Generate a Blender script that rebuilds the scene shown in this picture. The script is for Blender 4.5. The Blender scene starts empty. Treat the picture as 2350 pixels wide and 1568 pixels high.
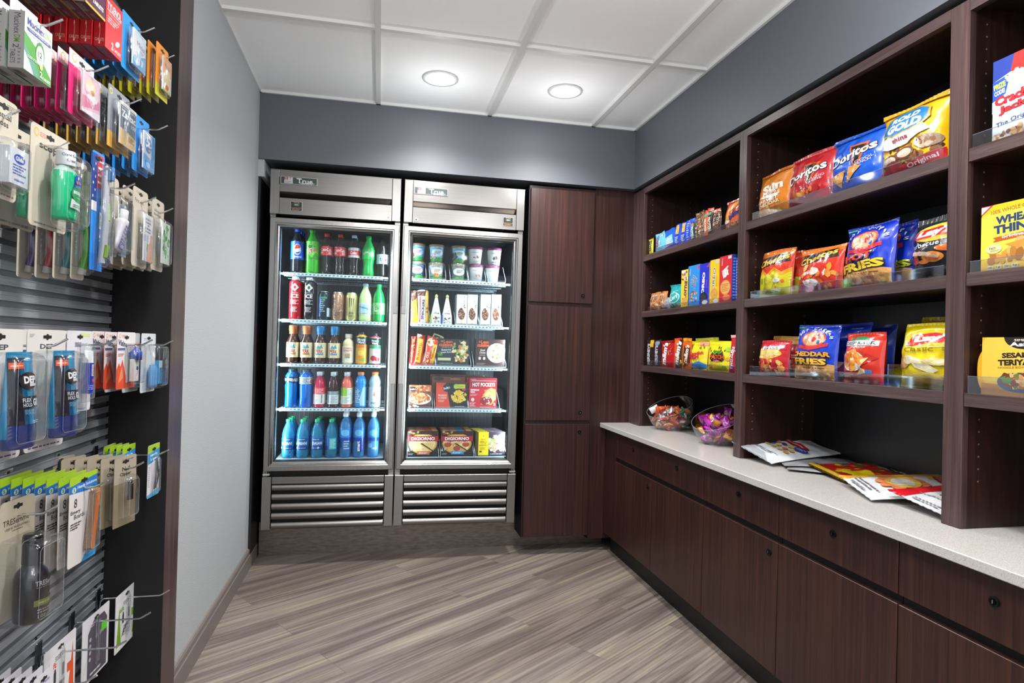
import bpy, math, random
from mathutils import Vector, Matrix, noise
from mathutils.geometry import tessellate_polygon
sc = bpy.context.scene
COL = sc.collection
R = math.radians
# ------------------------------------------------------------------ camera, light, exposure
CX, CY, CZ = 0.644, -3.158, 1.1985
FW = Vector((0.20810, 0.97808, 0.00737)); RT = Vector((0.97774, -0.20822, 0.02577)); UP = Vector((-0.02674, -0.00185, 0.99964))
FPX = 1427.53
cd = bpy.data.cameras.new('camera'); cam = bpy.data.objects.new('camera', cd); COL.objects.link(cam)
cd.sensor_width = 36; cd.lens = FPX * 36 / 2350; cd.clip_start = 0.02
cam.matrix_world = Matrix(((RT.x, UP.x, -FW.x, CX), (RT.y, UP.y, -FW.y, CY), (RT.z, UP.z, -FW.z, CZ), (0, 0, 0, 1)))
sc.camera = cam
w = bpy.data.worlds.new('world'); sc.world = w; w.use_nodes = True
w.node_tree.nodes['Background'].inputs[0].default_value = (0.90, 0.95, 1, 1)
w.node_tree.nodes['Background'].inputs[1].default_value = 1.35
vs = sc.view_settings; sc.display_settings.display_device = 'sRGB'
vs.view_transform = 'Standard'; vs.look = 'None'; vs.gamma = 1; vs.exposure = 0.36; vs.use_curve_mapping = False
def light(name, kind, loc, energy, color=(1, 1, 1), size=.1, sy=None, rot=(0, 0, 0), angle=None):
    l = bpy.data.lights.new(name, kind); l.energy = energy; l.color = color
    if kind == 'AREA':
        l.size = size
        if sy: l.shape = 'RECTANGLE'; l.size_y = sy
    else: l.shadow_soft_size = size
    if kind == 'SPOT': l.spot_size = R(angle or 120); l.spot_blend = .8
    o = bpy.data.objects.new(name, l); COL.objects.link(o); o.location = loc; o.rotation_euler = rot
    return o
H = 2.488
LAMPS = [(0.90, -0.11), (1.53, -0.13), (0.62, -1.75), (1.53, -1.9), (0.9, -3.4), (1.6, -3.5)]  # two seen downlights, then four more added out of view
for i, (x, y) in enumerate(LAMPS):
    light('downlight_beam', 'SPOT', (x, y, H - .03), 56 if i < 2 else 46, (1, .98, .95), .06, angle=140)
    light('added_ceiling_fill', 'POINT', (x, y, H - .26), 1.9 if i < 2 else 11, (.97, .985, 1), .02)  # added point light below each lamp, lifts the ceiling and upper walls
for (x, e, s) in [(0.122, 4.8, 1), (0.672, 1.8, -1), (0.812, 1.6, 1), (1.378, 4.8, -1)]:      # seen LED tubes on the outer sides; the weaker inner pair is added fill
    light('cooler_tube_and_fill', 'AREA', (x, .372, 1.18), e, (.80, .93, 1), .02, 1.2, rot=(R(90), 0, R(-38 * s)))

# ------------------------------------------------------------------ helpers
def hexc(h):
    h = h.lstrip('#'); v = [int(h[i:i + 2], 16) / 255 for i in (0, 2, 4)]
    return tuple((c / 12.92 if c <= .04045 else ((c + .055) / 1.055) ** 2.4) for c in v) + (1,)
MC = {}
def mat(c, rough=.45, metal=0, coat=0, emit=0, alpha=None):
    key = (c, rough, metal, coat, emit, alpha)
    if key in MC: return MC[key]
    m = bpy.data.materials.new('surface'); m.use_nodes = True
    b = m.node_tree.nodes['Principled BSDF']; col = hexc(c)
    if not emit and not metal: col = tuple(.78 * v for v in col[:3]) + (1,)   # printed paper and film reflect about 80 percent at most
    b.inputs['Base Color'].default_value = col; b.inputs['Roughness'].default_value = rough
    b.inputs['Metallic'].default_value = metal; b.inputs['Coat Weight'].default_value = coat; b.inputs['Coat Roughness'].default_value = .08
    if emit: b.inputs['Emission Color'].default_value = col; b.inputs['Emission Strength'].default_value = emit
    if alpha is not None: b.inputs['Alpha'].default_value = alpha
    MC[key] = m; return m
def nodes(name):
    m = bpy.data.materials.new(name); m.use_nodes = True; nt = m.node_tree
    return m, nt, nt.nodes, nt.links, nt.nodes['Principled BSDF']
def ramp(N, stops):
    r = N.new('ShaderNodeValToRGB'); e = r.color_ramp.elements
    e[0].position, e[0].color = stops[0][0], hexc(stops[0][1]); e[1].position, e[1].color = stops[-1][0], hexc(stops[-1][1])
    for p, c in stops[1:-1]:
        k = e.new(p); k.color = hexc(c)
    return r
def mapping(N, L, scale, rot=(0, 0, 0), coord='Object'):
    t = N.new('ShaderNodeTexCoord'); mp = N.new('ShaderNodeMapping'); mp.inputs['Scale'].default_value = scale; mp.inputs['Rotation'].default_value = rot
    L.new(t.outputs[coord], mp.inputs['Vector']); return mp
def wood_mat(name, stops, scale, rough=.33):
    m, nt, N, L, b = nodes(name)
    mp = mapping(N, L, scale)
    n = N.new('ShaderNodeTexNoise'); n.inputs['Scale'].default_value = 1; n.inputs['Detail'].default_value = 7; n.inputs['Roughness'].default_value = .72; n.inputs['Distortion'].default_value = .5
    L.new(mp.outputs[0], n.inputs['Vector']); r = ramp(N, stops); L.new(n.outputs['Fac'], r.inputs[0]); L.new(r.outputs[0], b.inputs['Base Color'])
    b.inputs['Roughness'].default_value = rough; b.inputs['Specular IOR Level'].default_value = .45
    bp = N.new('ShaderNodeBump'); bp.inputs['Strength'].default_value = .05; bp.inputs['Distance'].default_value = .001; L.new(n.outputs['Fac'], bp.inputs['Height']); L.new(bp.outputs[0], b.inputs['Normal'])
    return m
WS = [(.3, '#20110f'), (.46, '#2e1916'), (.56, '#3a201b'), (.72, '#4c2b22')]
WOOD = wood_mat('dark_wood', WS, (85, 85, 1.6))           # vertical grain
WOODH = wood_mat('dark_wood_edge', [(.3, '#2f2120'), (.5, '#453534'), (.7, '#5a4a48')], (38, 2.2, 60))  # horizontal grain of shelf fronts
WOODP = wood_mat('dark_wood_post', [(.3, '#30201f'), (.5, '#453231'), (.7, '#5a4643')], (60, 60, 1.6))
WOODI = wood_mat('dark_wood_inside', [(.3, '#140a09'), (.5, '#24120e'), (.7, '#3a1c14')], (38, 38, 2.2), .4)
def steel_mat(name, c1, c2, rough, scale):
    m, nt, N, L, b = nodes(name); mp = mapping(N, L, scale)
    n = N.new('ShaderNodeTexNoise'); n.inputs['Scale'].default_value = 1; n.inputs['Detail'].default_value = 4; L.new(mp.outputs[0], n.inputs['Vector'])
    r = ramp(N, [(.3, c1), (.7, c2)]); L.new(n.outputs['Fac'], r.inputs[0]); L.new(r.outputs[0], b.inputs['Base Color'])
    b.inputs['Metallic'].default_value = 1; b.inputs['Roughness'].default_value = rough
    return m
STEEL = steel_mat('brushed_steel', '#7d7a77', '#8b8885', .30, (2, 2, 500))
STEELV = steel_mat('brushed_steel_frame', '#8f8c89', '#9c9996', .26, (500, 500, 2))
PLINTH = steel_mat('dull_steel_plinth', '#6f655d', '#8a8078', .42, (20, 20, 90))
RAIL = steel_mat('slat_rail_metal', '#9a9fa6', '#b4b8be', .34, (240, 3, 240))
CHROME = mat('#d6d8da', .12, 1)
def paint_mat(name, c, bump=.15, sc_=260, rough=.7):
    m, nt, N, L, b = nodes(name); b.inputs['Base Color'].default_value = hexc(c); b.inputs['Roughness'].default_value = rough
    mp = mapping(N, L, (1, 1, 1)); n = N.new('ShaderNodeTexNoise'); n.inputs['Scale'].default_value = sc_; n.inputs['Detail'].default_value = 2
    L.new(mp.outputs[0], n.inputs['Vector']); bp = N.new('ShaderNodeBump'); bp.inputs['Strength'].default_value = bump; bp.inputs['Distance'].default_value = .004
    L.new(n.outputs['Fac'], bp.inputs['Height']); L.new(bp.outputs[0], b.inputs['Normal']); return m
LWALL = paint_mat('grey_orange_peel_wall', '#adb1b4', .35, 230)
SOFF = paint_mat('slate_grey_paint', '#595c63', .04, 300, .5)
TILE = paint_mat('ceiling_tile', '#f6f6f5', .12, 420, .85)
TBAR = mat('#f0f0ee', .5)
BLACK = mat('#060505', .6); DARK = mat('#120c0b', .5)
def quartz():
    m, nt, N, L, b = nodes('speckled_quartz'); mp = mapping(N, L, (1, 1, 1))
    n = N.new('ShaderNodeTexVoronoi'); n.inputs['Scale'].default_value = 850; L.new(mp.outputs[0], n.inputs['Vector'])
    r = ramp(N, [(.0, '#96908a'), (.2, '#b4b0ab'), (.65, '#bcb8b4'), (1, '#c6c3c0')]); sep = N.new('ShaderNodeSeparateColor')
    L.new(n.outputs['Color'], sep.inputs[0]); L.new(sep.outputs[0], r.inputs[0]); L.new(r.outputs[0], b.inputs['Base Color']); b.inputs['Roughness'].default_value = .22
    return m
QUARTZ = quartz()
def plank():
    m, nt, N, L, b = nodes('diagonal_vinyl_planks')
    mp = mapping(N, L, (1, 1, 1), (0, 0, R(-34)))
    br = N.new('ShaderNodeTexBrick'); br.offset = .37; br.inputs['Scale'].default_value = 1; br.inputs['Brick Width'].default_value = 1.22; br.inputs['Row Height'].default_value = .2
    br.inputs['Mortar Size'].default_value = .0012; br.inputs['Mortar Smooth'].default_value = 0; br.inputs['Color1'].default_value = (0, 0, 0, 1); br.inputs['Color2'].default_value = (1, 1, 1, 1); br.inputs['Mortar'].default_value = (.5, .5, .5, 1)
    L.new(mp.outputs[0], br.inputs['Vector'])
    mp2 = N.new('ShaderNodeMapping'); mp2.inputs['Scale'].default_value = (.8, 10, 1); L.new(mp.outputs[0], mp2.inputs['Vector'])
    vm = N.new('ShaderNodeVectorMath'); vm.operation = 'MULTIPLY_ADD'; vm.inputs[1].default_value = (7, 3, 9); L.new(br.outputs['Color'], vm.inputs[0]); L.new(mp2.outputs[0], vm.inputs[2])
    n = N.new('ShaderNodeTexNoise'); n.inputs['Scale'].default_value = 1; n.inputs['Detail'].default_value = 5; n.inputs['Distortion'].default_value = 1.1; n.inputs['Roughness'].default_value = .55; L.new(vm.outputs[0], n.inputs['Vector'])
    r = ramp(N, [(.28, '#645b57'), (.42, '#766c68'), (.5, '#867c76'), (.6, '#93897f'), (.68, '#9e9280'), (.78, '#a3988d')]); L.new(n.outputs['Fac'], r.inputs[0])
    wv = N.new('ShaderNodeTexNoise'); wv.inputs['Scale'].default_value = 1; wv.inputs['Detail'].default_value = 3; mp3 = N.new('ShaderNodeMapping'); mp3.inputs['Scale'].default_value = (1.0, 80, 1); L.new(mp.outputs[0], mp3.inputs['Vector']); L.new(mp3.outputs[0], wv.inputs['Vector'])
    r3 = ramp(N, [(.35, '#b0a8a2'), (.6, '#ffffff')]); L.new(wv.outputs['Fac'], r3.inputs[0])
    mx = N.new('ShaderNodeMix'); mx.data_type = 'RGBA'; mx.blend_type = 'MULTIPLY'; mx.inputs[0].default_value = .75; L.new(r.outputs[0], mx.inputs[6]); L.new(r3.outputs[0], mx.inputs[7])
    tone = N.new('ShaderNodeMix'); tone.data_type = 'RGBA'; tone.blend_type = 'MULTIPLY'; tone.inputs[0].default_value = .5
    r2 = ramp(N, [(0, '#d0c6c0'), (1, '#ffffff')]); L.new(br.outputs['Color'], r2.inputs[0]); L.new(mx.outputs[2], tone.inputs[6]); L.new(r2.outputs[0], tone.inputs[7])
    seam = N.new('ShaderNodeMix'); seam.data_type = 'RGBA'; L.new(br.outputs['Fac'], seam.inputs[0]); L.new(tone.outputs[2], seam.inputs[6]); seam.inputs[7].default_value = hexc('#665a50')
    L.new(seam.outputs[2], b.inputs['Base Color']); b.inputs['Roughness'].default_value = .42
    return m
def clear_mat(name, tint, gloss, rough=.03, base=.04):
    m = bpy.data.materials.new(name); m.use_nodes = True; nt = m.node_tree; N, L = nt.nodes, nt.links
    N.remove(N['Principled BSDF']); t = N.new('ShaderNodeBsdfTransparent'); t.inputs[0].default_value = tint
    g = N.new('ShaderNodeBsdfGlossy'); g.inputs['Roughness'].default_value = rough; mx = N.new('ShaderNodeMixShader')
    lw = N.new('ShaderNodeLayerWeight'); lw.inputs[0].default_value = .3
    ma = N.new('ShaderNodeMath'); ma.operation = 'MULTIPLY_ADD'; ma.inputs[1].default_value = gloss; ma.inputs[2].default_value = base
    L.new(lw.outputs['Facing'], ma.inputs[0]); L.new(ma.outputs[0], mx.inputs[0]); L.new(t.outputs[0], mx.inputs[1]); L.new(g.outputs[0], mx.inputs[2]); L.new(mx.outputs[0], N['Material Output'].inputs[0])
    return m
GLASS = clear_mat('cooler_glass', (.95, .99, 1, 1), .06, .02, .014)
BLIST = clear_mat('clear_blister', (.93, .94, .95, 1), .35, .12, .05)
ACRYL = clear_mat('clear_acrylic', (.90, .93, .97, 1), .35, .04, .07)
BOWLM = clear_mat('bowl_acrylic', (.90, .91, .93, 1), .55, .06, .04)
def pet(c, t=.35):
    key = ('pet', c, t)
    if key in MC: return MC[key]
    m, nt, N, L, b = nodes('tinted_bottle'); b.inputs['Base Color'].default_value = hexc(c); b.inputs['Roughness'].default_value = .12; b.inputs['Coat Weight'].default_value = .6
    tr = N.new('ShaderNodeBsdfTransparent'); cc = hexc(c); tr.inputs[0].default_value = tuple(.35 + .65 * v for v in cc[:3]) + (1,)
    mx = N.new('ShaderNodeMixShader'); mx.inputs[0].default_value = t; L.new(b.outputs[0], mx.inputs[1]); L.new(tr.outputs[0], mx.inputs[2]); L.new(mx.outputs[0], N['Material Output'].inputs[0])
    MC[key] = m; return m

class M:
    def __init__(s): s.v = []; s.f = []; s.mi = []; s.ms = []; s.sm = []
    def m(s, mt):
        if mt not in s.ms: s.ms.append(mt)
        return s.ms.index(mt)
    def add(s, vs_, fs, mt, smooth=False):
        o = len(s.v); s.v += [tuple(p) for p in vs_]; k = s.m(mt)
        for f in fs: s.f.append(tuple(i + o for i in f)); s.mi.append(k); s.sm.append(smooth)
    def box(s, x0, y0, z0, x1, y1, z1, mt, bev=0):
        if x1 < x0: x0, x1 = x1, x0
        if y1 < y0: y0, y1 = y1, y0
        if z1 < z0: z0, z1 = z1, z0
        if not bev:
            s.add([(x0, y0, z0), (x1, y0, z0), (x1, y1, z0), (x0, y1, z0), (x0, y0, z1), (x1, y0, z1), (x1, y1, z1), (x0, y1, z1)],
                  [(0, 3, 2, 1), (4, 5, 6, 7), (0, 1, 5, 4), (1, 2, 6, 5), (2, 3, 7, 6), (3, 0, 4, 7)], mt); return
        b = bev; P = []; ix = {}
        for i, x in enumerate((x0, x1)):
            for j, y in enumerate((y0, y1)):
                for k, z in enumerate((z0, z1)):
                    sx, sy, sz = (1, -1)[i], (1, -1)[j], (1, -1)[k]
                    for a, p in enumerate([(x, y + sy * b, z + sz * b), (x + sx * b, y, z + sz * b), (x + sx * b, y + sy * b, z)]):
                        ix[(i, j, k, a)] = len(P); P.append(p)
        F = []
        for i in (0, 1):
            F.append([ix[(i, j, k, 0)] for j, k in ((0, 0), (1, 0), (1, 1), (0, 1))]); F.append([ix[(j, i, k, 1)] for j, k in ((0, 0), (1, 0), (1, 1), (0, 1))]); F.append([ix[(j, k, i, 2)] for j, k in ((0, 0), (1, 0), (1, 1), (0, 1))])
            for j in (0, 1):
                F.append([ix[(0, i, j, 1)], ix[(1, i, j, 1)], ix[(1, i, j, 2)], ix[(0, i, j, 2)]])
                F.append([ix[(i, 0, j, 0)], ix[(i, 1, j, 0)], ix[(i, 1, j, 2)], ix[(i, 0, j, 2)]])
                F.append([ix[(i, j, 0, 0)], ix[(i, j, 1, 0)], ix[(i, j, 1, 1)], ix[(i, j, 0, 1)]])
                for k in (0, 1): F.append([ix[(i, j, k, 0)], ix[(i, j, k, 1)], ix[(i, j, k, 2)]])
        s.add(P, F, mt)
    def lathe(s, prof, mt, n=20, cx=0, cy=0, wob=None):
        P = []
        for (r, z) in prof:
            for i in range(n):
                a = 2 * math.pi * i / n; rr = r * (1 + (wob(a, z) if wob else 0)); P.append((cx + rr * math.cos(a), cy + rr * math.sin(a), z))
        F = [(j * n + i, j * n + (i + 1) % n, (j + 1) * n + (i + 1) % n, (j + 1) * n + i) for j in range(len(prof) - 1) for i in range(n)]
        s.add(P, F, mt, True)
        for j in (0, len(prof) - 1):
            if prof[j][0] > 1e-4: s.add([P[j * n + i] for i in range(n)], [tuple(range(n))], mt)
    def tube(s, pts, r, mt, n=8):
        P = []; pts = [Vector(p) for p in pts]
        for i, p in enumerate(pts):
            d = (pts[min(i + 1, len(pts) - 1)] - pts[max(i - 1, 0)]).normalized(); u = d.orthogonal().normalized() if abs(d.y) > .9 else d.cross(Vector((0, 1, 0))).normalized(); v = d.cross(u)
            for k in range(n):
                a = 2 * math.pi * k / n; P.append(p + u * r * math.cos(a) + v * r * math.sin(a))
        F = [(j * n + i, j * n + (i + 1) % n, (j + 1) * n + (i + 1) % n, (j + 1) * n + i) for j in range(len(pts) - 1) for i in range(n)]
        s.add(P, F, mt, True); s.add(P[:n], [tuple(range(n))], mt); s.add(P[-n:], [tuple(range(n))], mt)
    def frame(s, x0, z0, x1, z1, prof, mt):          # mitred picture frame: prof = (inset, y)
        P = []
        for (d, y) in prof: P += [(x0 + d, y, z0 + d), (x1 - d, y, z0 + d), (x1 - d, y, z1 - d), (x0 + d, y, z1 - d)]
        s.add(P, [(j * 4 + i, j * 4 + (i + 1) % 4, (j + 1) * 4 + (i + 1) % 4, (j + 1) * 4 + i) for j in range(len(prof) - 1) for i in range(4)], mt)
    def build(s, name, parent=None, mt=None, loc=None, rot=None):
        me = bpy.data.meshes.new(name); me.from_pydata(s.v, [], s.f)
        for m_ in s.ms: me.materials.append(m_)
        me.polygons.foreach_set('material_index', s.mi); me.polygons.foreach_set('use_smooth', s.sm); me.update()
        o = bpy.data.objects.new(name, me); COL.objects.link(o)
        if parent: o.parent = parent
        if loc: o.location = loc
        if rot: o.rotation_euler = rot
        return o
def tag(o, label=None, cat=None, group=None, kind=None):
    if label: o['label'] = label
    if cat: o['category'] = cat
    if group: o['group'] = group
    if kind: o['kind'] = kind
    return o
def thing(name, label, cat, loc=(0, 0, 0), rot=(0, 0, 0), group=None):
    o = bpy.data.objects.new(name, None); COL.objects.link(o); o.location = loc; o.rotation_euler = rot; o.empty_display_size = .02
    return tag(o, label, cat, group)
def struct(name, m, parent=None):
    o = m.build(name, parent)
    if not parent: o['kind'] = 'structure'
    return o
def copy_tree(o, parent=None):
    c = o.copy(); COL.objects.link(c)
    if parent: c.parent = parent
    for ch in [q for q in o.children]: copy_tree(ch, c)
    return c
def dup(o, loc, label, group=None, rot=None):
    c = copy_tree(o); c.location = loc; c['label'] = label
    if rot is not None: c.rotation_euler = rot
    if group: c['group'] = group
    elif 'group' in c: del c['group']
    return c
def at(u, v, ax, val):          # where a measured sight line meets a real plane of the room (shelf front, cooler shelf)
    d = FW + RT * ((u - 1175) / FPX) + UP * ((784 - v) / FPX); t = (val - (CX, CY, CZ)[ax]) / d[ax]
    return Vector((CX, CY, CZ)) + d * t

# ---- printed artwork: 2D shapes laid on a surface as thin coloured layers
TC = {}
def text2d(s, bold):
    if (s, bold) in TC: return TC[(s, bold)]
    c = bpy.data.curves.new('t', 'FONT'); c.body = s; c.resolution_u = 2; c.offset = bold; c.align_x = 'LEFT'
    o = bpy.data.objects.new('t', c); me = bpy.data.meshes.new_from_object(o)
    P = [(v.co.x, v.co.y) for v in me.vertices]; F = [tuple(p.vertices) for p in me.polygons]
    bpy.data.objects.remove(o); bpy.data.curves.remove(c); bpy.data.meshes.remove(me)
    if not P: P = [(0, 0)]; F = []
    a, b = min(p[0] for p in P), max(p[0] for p in P); c0, d = min(p[1] for p in P), max(p[1] for p in P)
    P = [((p[0] - a) / max(b - a, 1e-6) - .5, (p[1] - c0) / max(d - c0, 1e-6) - .5) for p in P]
    TC[(s, bold)] = (P, F); return P, F
def shapes(a, W, Hh):
    k = a[0]
    if k == 'r':
        _, x0, z0, x1, z1, c = a; yield [((x0 - .5) * W, z0 * Hh), ((x1 - .5) * W, z0 * Hh), ((x1 - .5) * W, z1 * Hh), ((x0 - .5) * W, z1 * Hh)], [(0, 1, 2, 3)], c
    elif k == 'e':
        cx, cz, rx, rz, c = a[1:6]; rot = R(a[6]) if len(a) > 6 else 0; n = 20; P = []
        for i in range(n):
            t = 2 * math.pi * i / n; x, z = rx * W * math.cos(t), rz * Hh * math.sin(t); P.append(((cx - .5) * W + x * math.cos(rot) - z * math.sin(rot), cz * Hh + x * math.sin(rot) + z * math.cos(rot)))
        yield P, [tuple(range(n))], c
    elif k == 'p':
        P = [((x - .5) * W, z * Hh) for x, z in a[1]]
        yield P, [tuple(t) for t in tessellate_polygon([[Vector((p[0], p[1], 0)) for p in P]])], a[2]
    elif k == 't':
        _, s, cx, cz, w_, h_, c = a[:7]; rot = R(a[7]) if len(a) > 7 else 0; bold = a[8] if len(a) > 8 else .0
        P, F = text2d(s, bold); sn, cs = math.sin(rot), math.cos(rot); Q = []
        for (x, z) in P:
            if abs(abs(math.degrees(rot)) - 90) < 20: x, z = x * w_ * Hh, z * h_ * W
            else: x, z = x * w_ * W, z * h_ * Hh
            Q.append(((cx - .5) * W + x * cs - z * sn, cz * Hh + x * sn + z * cs))
        yield Q, F, c
    elif k == 'L':                                     # lines of small print
        _, cx, cz, w_, h_, n, c = a
        for i in range(n):
            z = cz + h_ / 2 - (i + .5) * h_ / n; ww = w_ * (1 - .35 * ((i * 7) % 3) / 2)
            x0 = cx - w_ / 2
            while x0 < cx - w_ / 2 + ww - .01:
                l = min(w_ * (.08 + .1 * ((i * 5 + int(x0 * 97)) % 3)), cx - w_ / 2 + ww - x0)
                yield from shapes(('r', x0, z - h_ / n * .28, x0 + l, z + h_ / n * .2, c), W, Hh); x0 += l + w_ * .04
    elif k == 'f':                                     # irregular pieces (food pictures)
        _, cx, cz, rx, rz, n, size, cols, seed = a; rd = random.Random(seed)
        for i in range(n):
            t = rd.uniform(0, 2 * math.pi); q = math.sqrt(rd.random()); x, z = cx + rx * q * math.cos(t), cz + rz * q * math.sin(t)
            sx = size * rd.uniform(.6, 1.3); rot = rd.uniform(0, 3.14); ar = rd.uniform(.45, .95); P = []
            for j in range(7):
                u = 2 * math.pi * j / 7; rr = rd.uniform(.8, 1.15); px, pz = sx * rr * math.cos(u), sx * ar * rr * math.sin(u)
                P.append(((x - .5) * W + px * math.cos(rot) - pz * math.sin(rot), z * Hh + px * math.sin(rot) + pz * math.cos(rot)))
            yield P, [tuple(range(7))], cols[i % len(cols)], i + 1
def paint(m, arts, W, Hh, fm, Lmax=None, rough=.4, coat=0, eps=None, clip=None):
    clip = clip or (None if Lmax else 1); base = 0; eps = eps or (.0002 if Lmax else .00007)
    for a in arts:
        base += eps; top = base
        for P, F, c, *ex in shapes(a, W, Hh):
            off = base + (ex[0] * (1.4e-5 if Lmax else 6e-6) if ex else 0); top = max(top, off)
            if clip:
                P = [(max(-W / 2 * clip, min(W / 2 * clip, x)), max(0, min(Hh, z))) for x, z in P]
            mt = mat(c, rough, 0, coat)
            if Lmax:
                tr = []
                for f in F:
                    for i in range(1, len(f) - 1): tr.append((P[f[0]], P[f[i]], P[f[i + 1]]))
                out = []
                while tr:
                    A, B, C = tr.pop(); d = [(A[0] - B[0]) ** 2 + (A[1] - B[1]) ** 2, (B[0] - C[0]) ** 2 + (B[1] - C[1]) ** 2, (C[0] - A[0]) ** 2 + (C[1] - A[1]) ** 2]; mx = max(d)
                    if mx > Lmax * Lmax and len(out) < 4000:
                        if d[0] == mx: mm = ((A[0] + B[0]) / 2, (A[1] + B[1]) / 2); tr += [(A, mm, C), (mm, B, C)]
                        elif d[1] == mx: mm = ((B[0] + C[0]) / 2, (B[1] + C[1]) / 2); tr += [(A, B, mm), (A, mm, C)]
                        else: mm = ((C[0] + A[0]) / 2, (C[1] + A[1]) / 2); tr += [(A, B, mm), (mm, B, C)]
                    else: out.append((A, B, C))
                V = []; FF = []
                for t in out:
                    FF.append((len(V), len(V) + 1, len(V) + 2)); V += [fm(p[0], p[1], off) for p in t]
                m.add(V, FF, mt, True)
            else: m.add([fm(p[0], p[1], off) for p in P], F, mt)
        base = top
def box_pkg(W, Hh, D, col, front=(), right=(), left=(), top=(), bottom=(), rough=.4, coat=.2, sides=None, bev=.0008):
    """carton: local x right, y into depth, z up, front face at y=0"""
    m = M(); m.box(-W / 2, 0, 0, W / 2, D, Hh, mat(sides or col, rough, 0, coat), bev)
    if sides: m.add([(-W / 2, -.0001, 0), (W / 2, -.0001, 0), (W / 2, -.0001, Hh), (-W / 2, -.0001, Hh)], [(0, 1, 2, 3)], mat(col, rough, 0, coat))
    paint(m, front, W, Hh, lambda x, z, o: (x, -o - .0001, z), rough=rough, coat=coat)
    paint(m, right, D, Hh, lambda x, z, o: (W / 2 + o, x + D / 2, z), rough=rough, coat=coat)
    paint(m, left, D, Hh, lambda x, z, o: (-W / 2 - o, D / 2 - x, z), rough=rough, coat=coat)
    paint(m, top, W, D, lambda x, z, o: (x, z, Hh + o), rough=rough, coat=coat)
    paint(m, bottom, W, D, lambda x, z, o: (x, D - z, -o), rough=rough, coat=coat)
    return m
def bag_pkg(W, Hh, D, col, arts=(), seed=0, back=None, seal=.06, rough=.28, wr=.004, pinch=.05, topcol=None, botfull=False, gx=44, gz=52, coat=.5):
    m = M(); sd = Vector((seed * 3.1, seed * 1.7, 0))
    def prof(x, z):
        t = z / Hh; a = max(0., min(1., (t - seal * .6) / (1 - seal * 1.6)))
        s = math.sin(math.pi * (a ** (.72 if botfull else .9))) ** .55 if 0 < a < 1 else 0
        u = min(1., abs(2 * x / W)); return s * (1 - u ** 3) ** .75, s
    def surf(x, z, side, off=0):
        p, s = prof(x, z); n = noise.noise(Vector((x * 22, z * 16, side * 5)) + sd) + .5 * noise.noise(Vector((x * 55, z * 40, side * 3)) + sd)
        e = (z / Hh); crimp = .0011 * math.sin(x * 420) * (1 if e > 1 - seal or e < seal * .6 else 0) + .006 * math.sin(x / W * 5 + seed) * max(0, (e - .85) / .15)
        fold = noise.noise(Vector((x * 9, z * 30, 7 + side)) + sd) * wr * .8
        y = side * (D / 2 * p + .0006) + (n * wr + fold) * (p * 1.0 + .12) * side + crimp
        return (x * (1 - pinch * s) , y + (side * off), z * (1 - .015 * math.cos(x / W * 3 + seed) * e))
    base = mat(col, rough, 0, coat); bk = mat(back or col, rough, 0, coat)
    for side, mt in ((-1, base), (1, bk)):
        P = [surf((i / gx - .5) * W, j / gz * Hh, side) for j in range(gz + 1) for i in range(gx + 1)]
        F = [(j * (gx + 1) + i, j * (gx + 1) + i + 1, (j + 1) * (gx + 1) + i + 1, (j + 1) * (gx + 1) + i) for j in range(gz) for i in range(gx)]
        m.add(P, F, mt, True)
    paint(m, arts, W, Hh, lambda x, z, o: surf(x, z, -1, o * 1.6 + .0007), Lmax=.011, rough=rough, coat=coat, clip=.985)
    return m
def card_pkg(W, Hh, col, arts=(), th=.0012, slot=True, back=None, corner=.006, rough=.5):
    """hang card, front at y=0, top at z=0, hangs down"""
    m = M(); o = []
    for (cx, cz, a0) in ((W / 2 - corner, -corner, 0), (-W / 2 + corner, -corner, 90), (-W / 2 + corner, -Hh + corner, 180), (W / 2 - corner, -Hh + corner, 270)):
        for k in range(4):
            a = R(a0 + k * 30); o.append((cx + corner * math.cos(a), cz + corner * math.sin(a)))
    n = len(o); m.add([(x, 0, z) for x, z in o], [tuple(range(n))], mat(col, rough)); m.add([(x, th, z) for x, z in o], [tuple(range(n))], mat(back or col, rough))
    m.add([(x, y, z) for y in (0, th) for x, z in o], [(i, (i + 1) % n, n + (i + 1) % n, n + i) for i in range(n)], mat(back or '#d8d4cc', .6))
    al = list(arts)
    if slot: al.append(('r', .5 - .0125 / W, 1 - .017 / Hh, .5 + .0125 / W, 1 - .011 / Hh, '#1a1816')); al.append(('e', .5, 1 - .014 / Hh, .005 / W, .006 / Hh, '#1a1816'))
    paint(m, al, W, Hh, lambda x, z, f: (x, -f, z - Hh), rough=rough)
    return m
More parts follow.
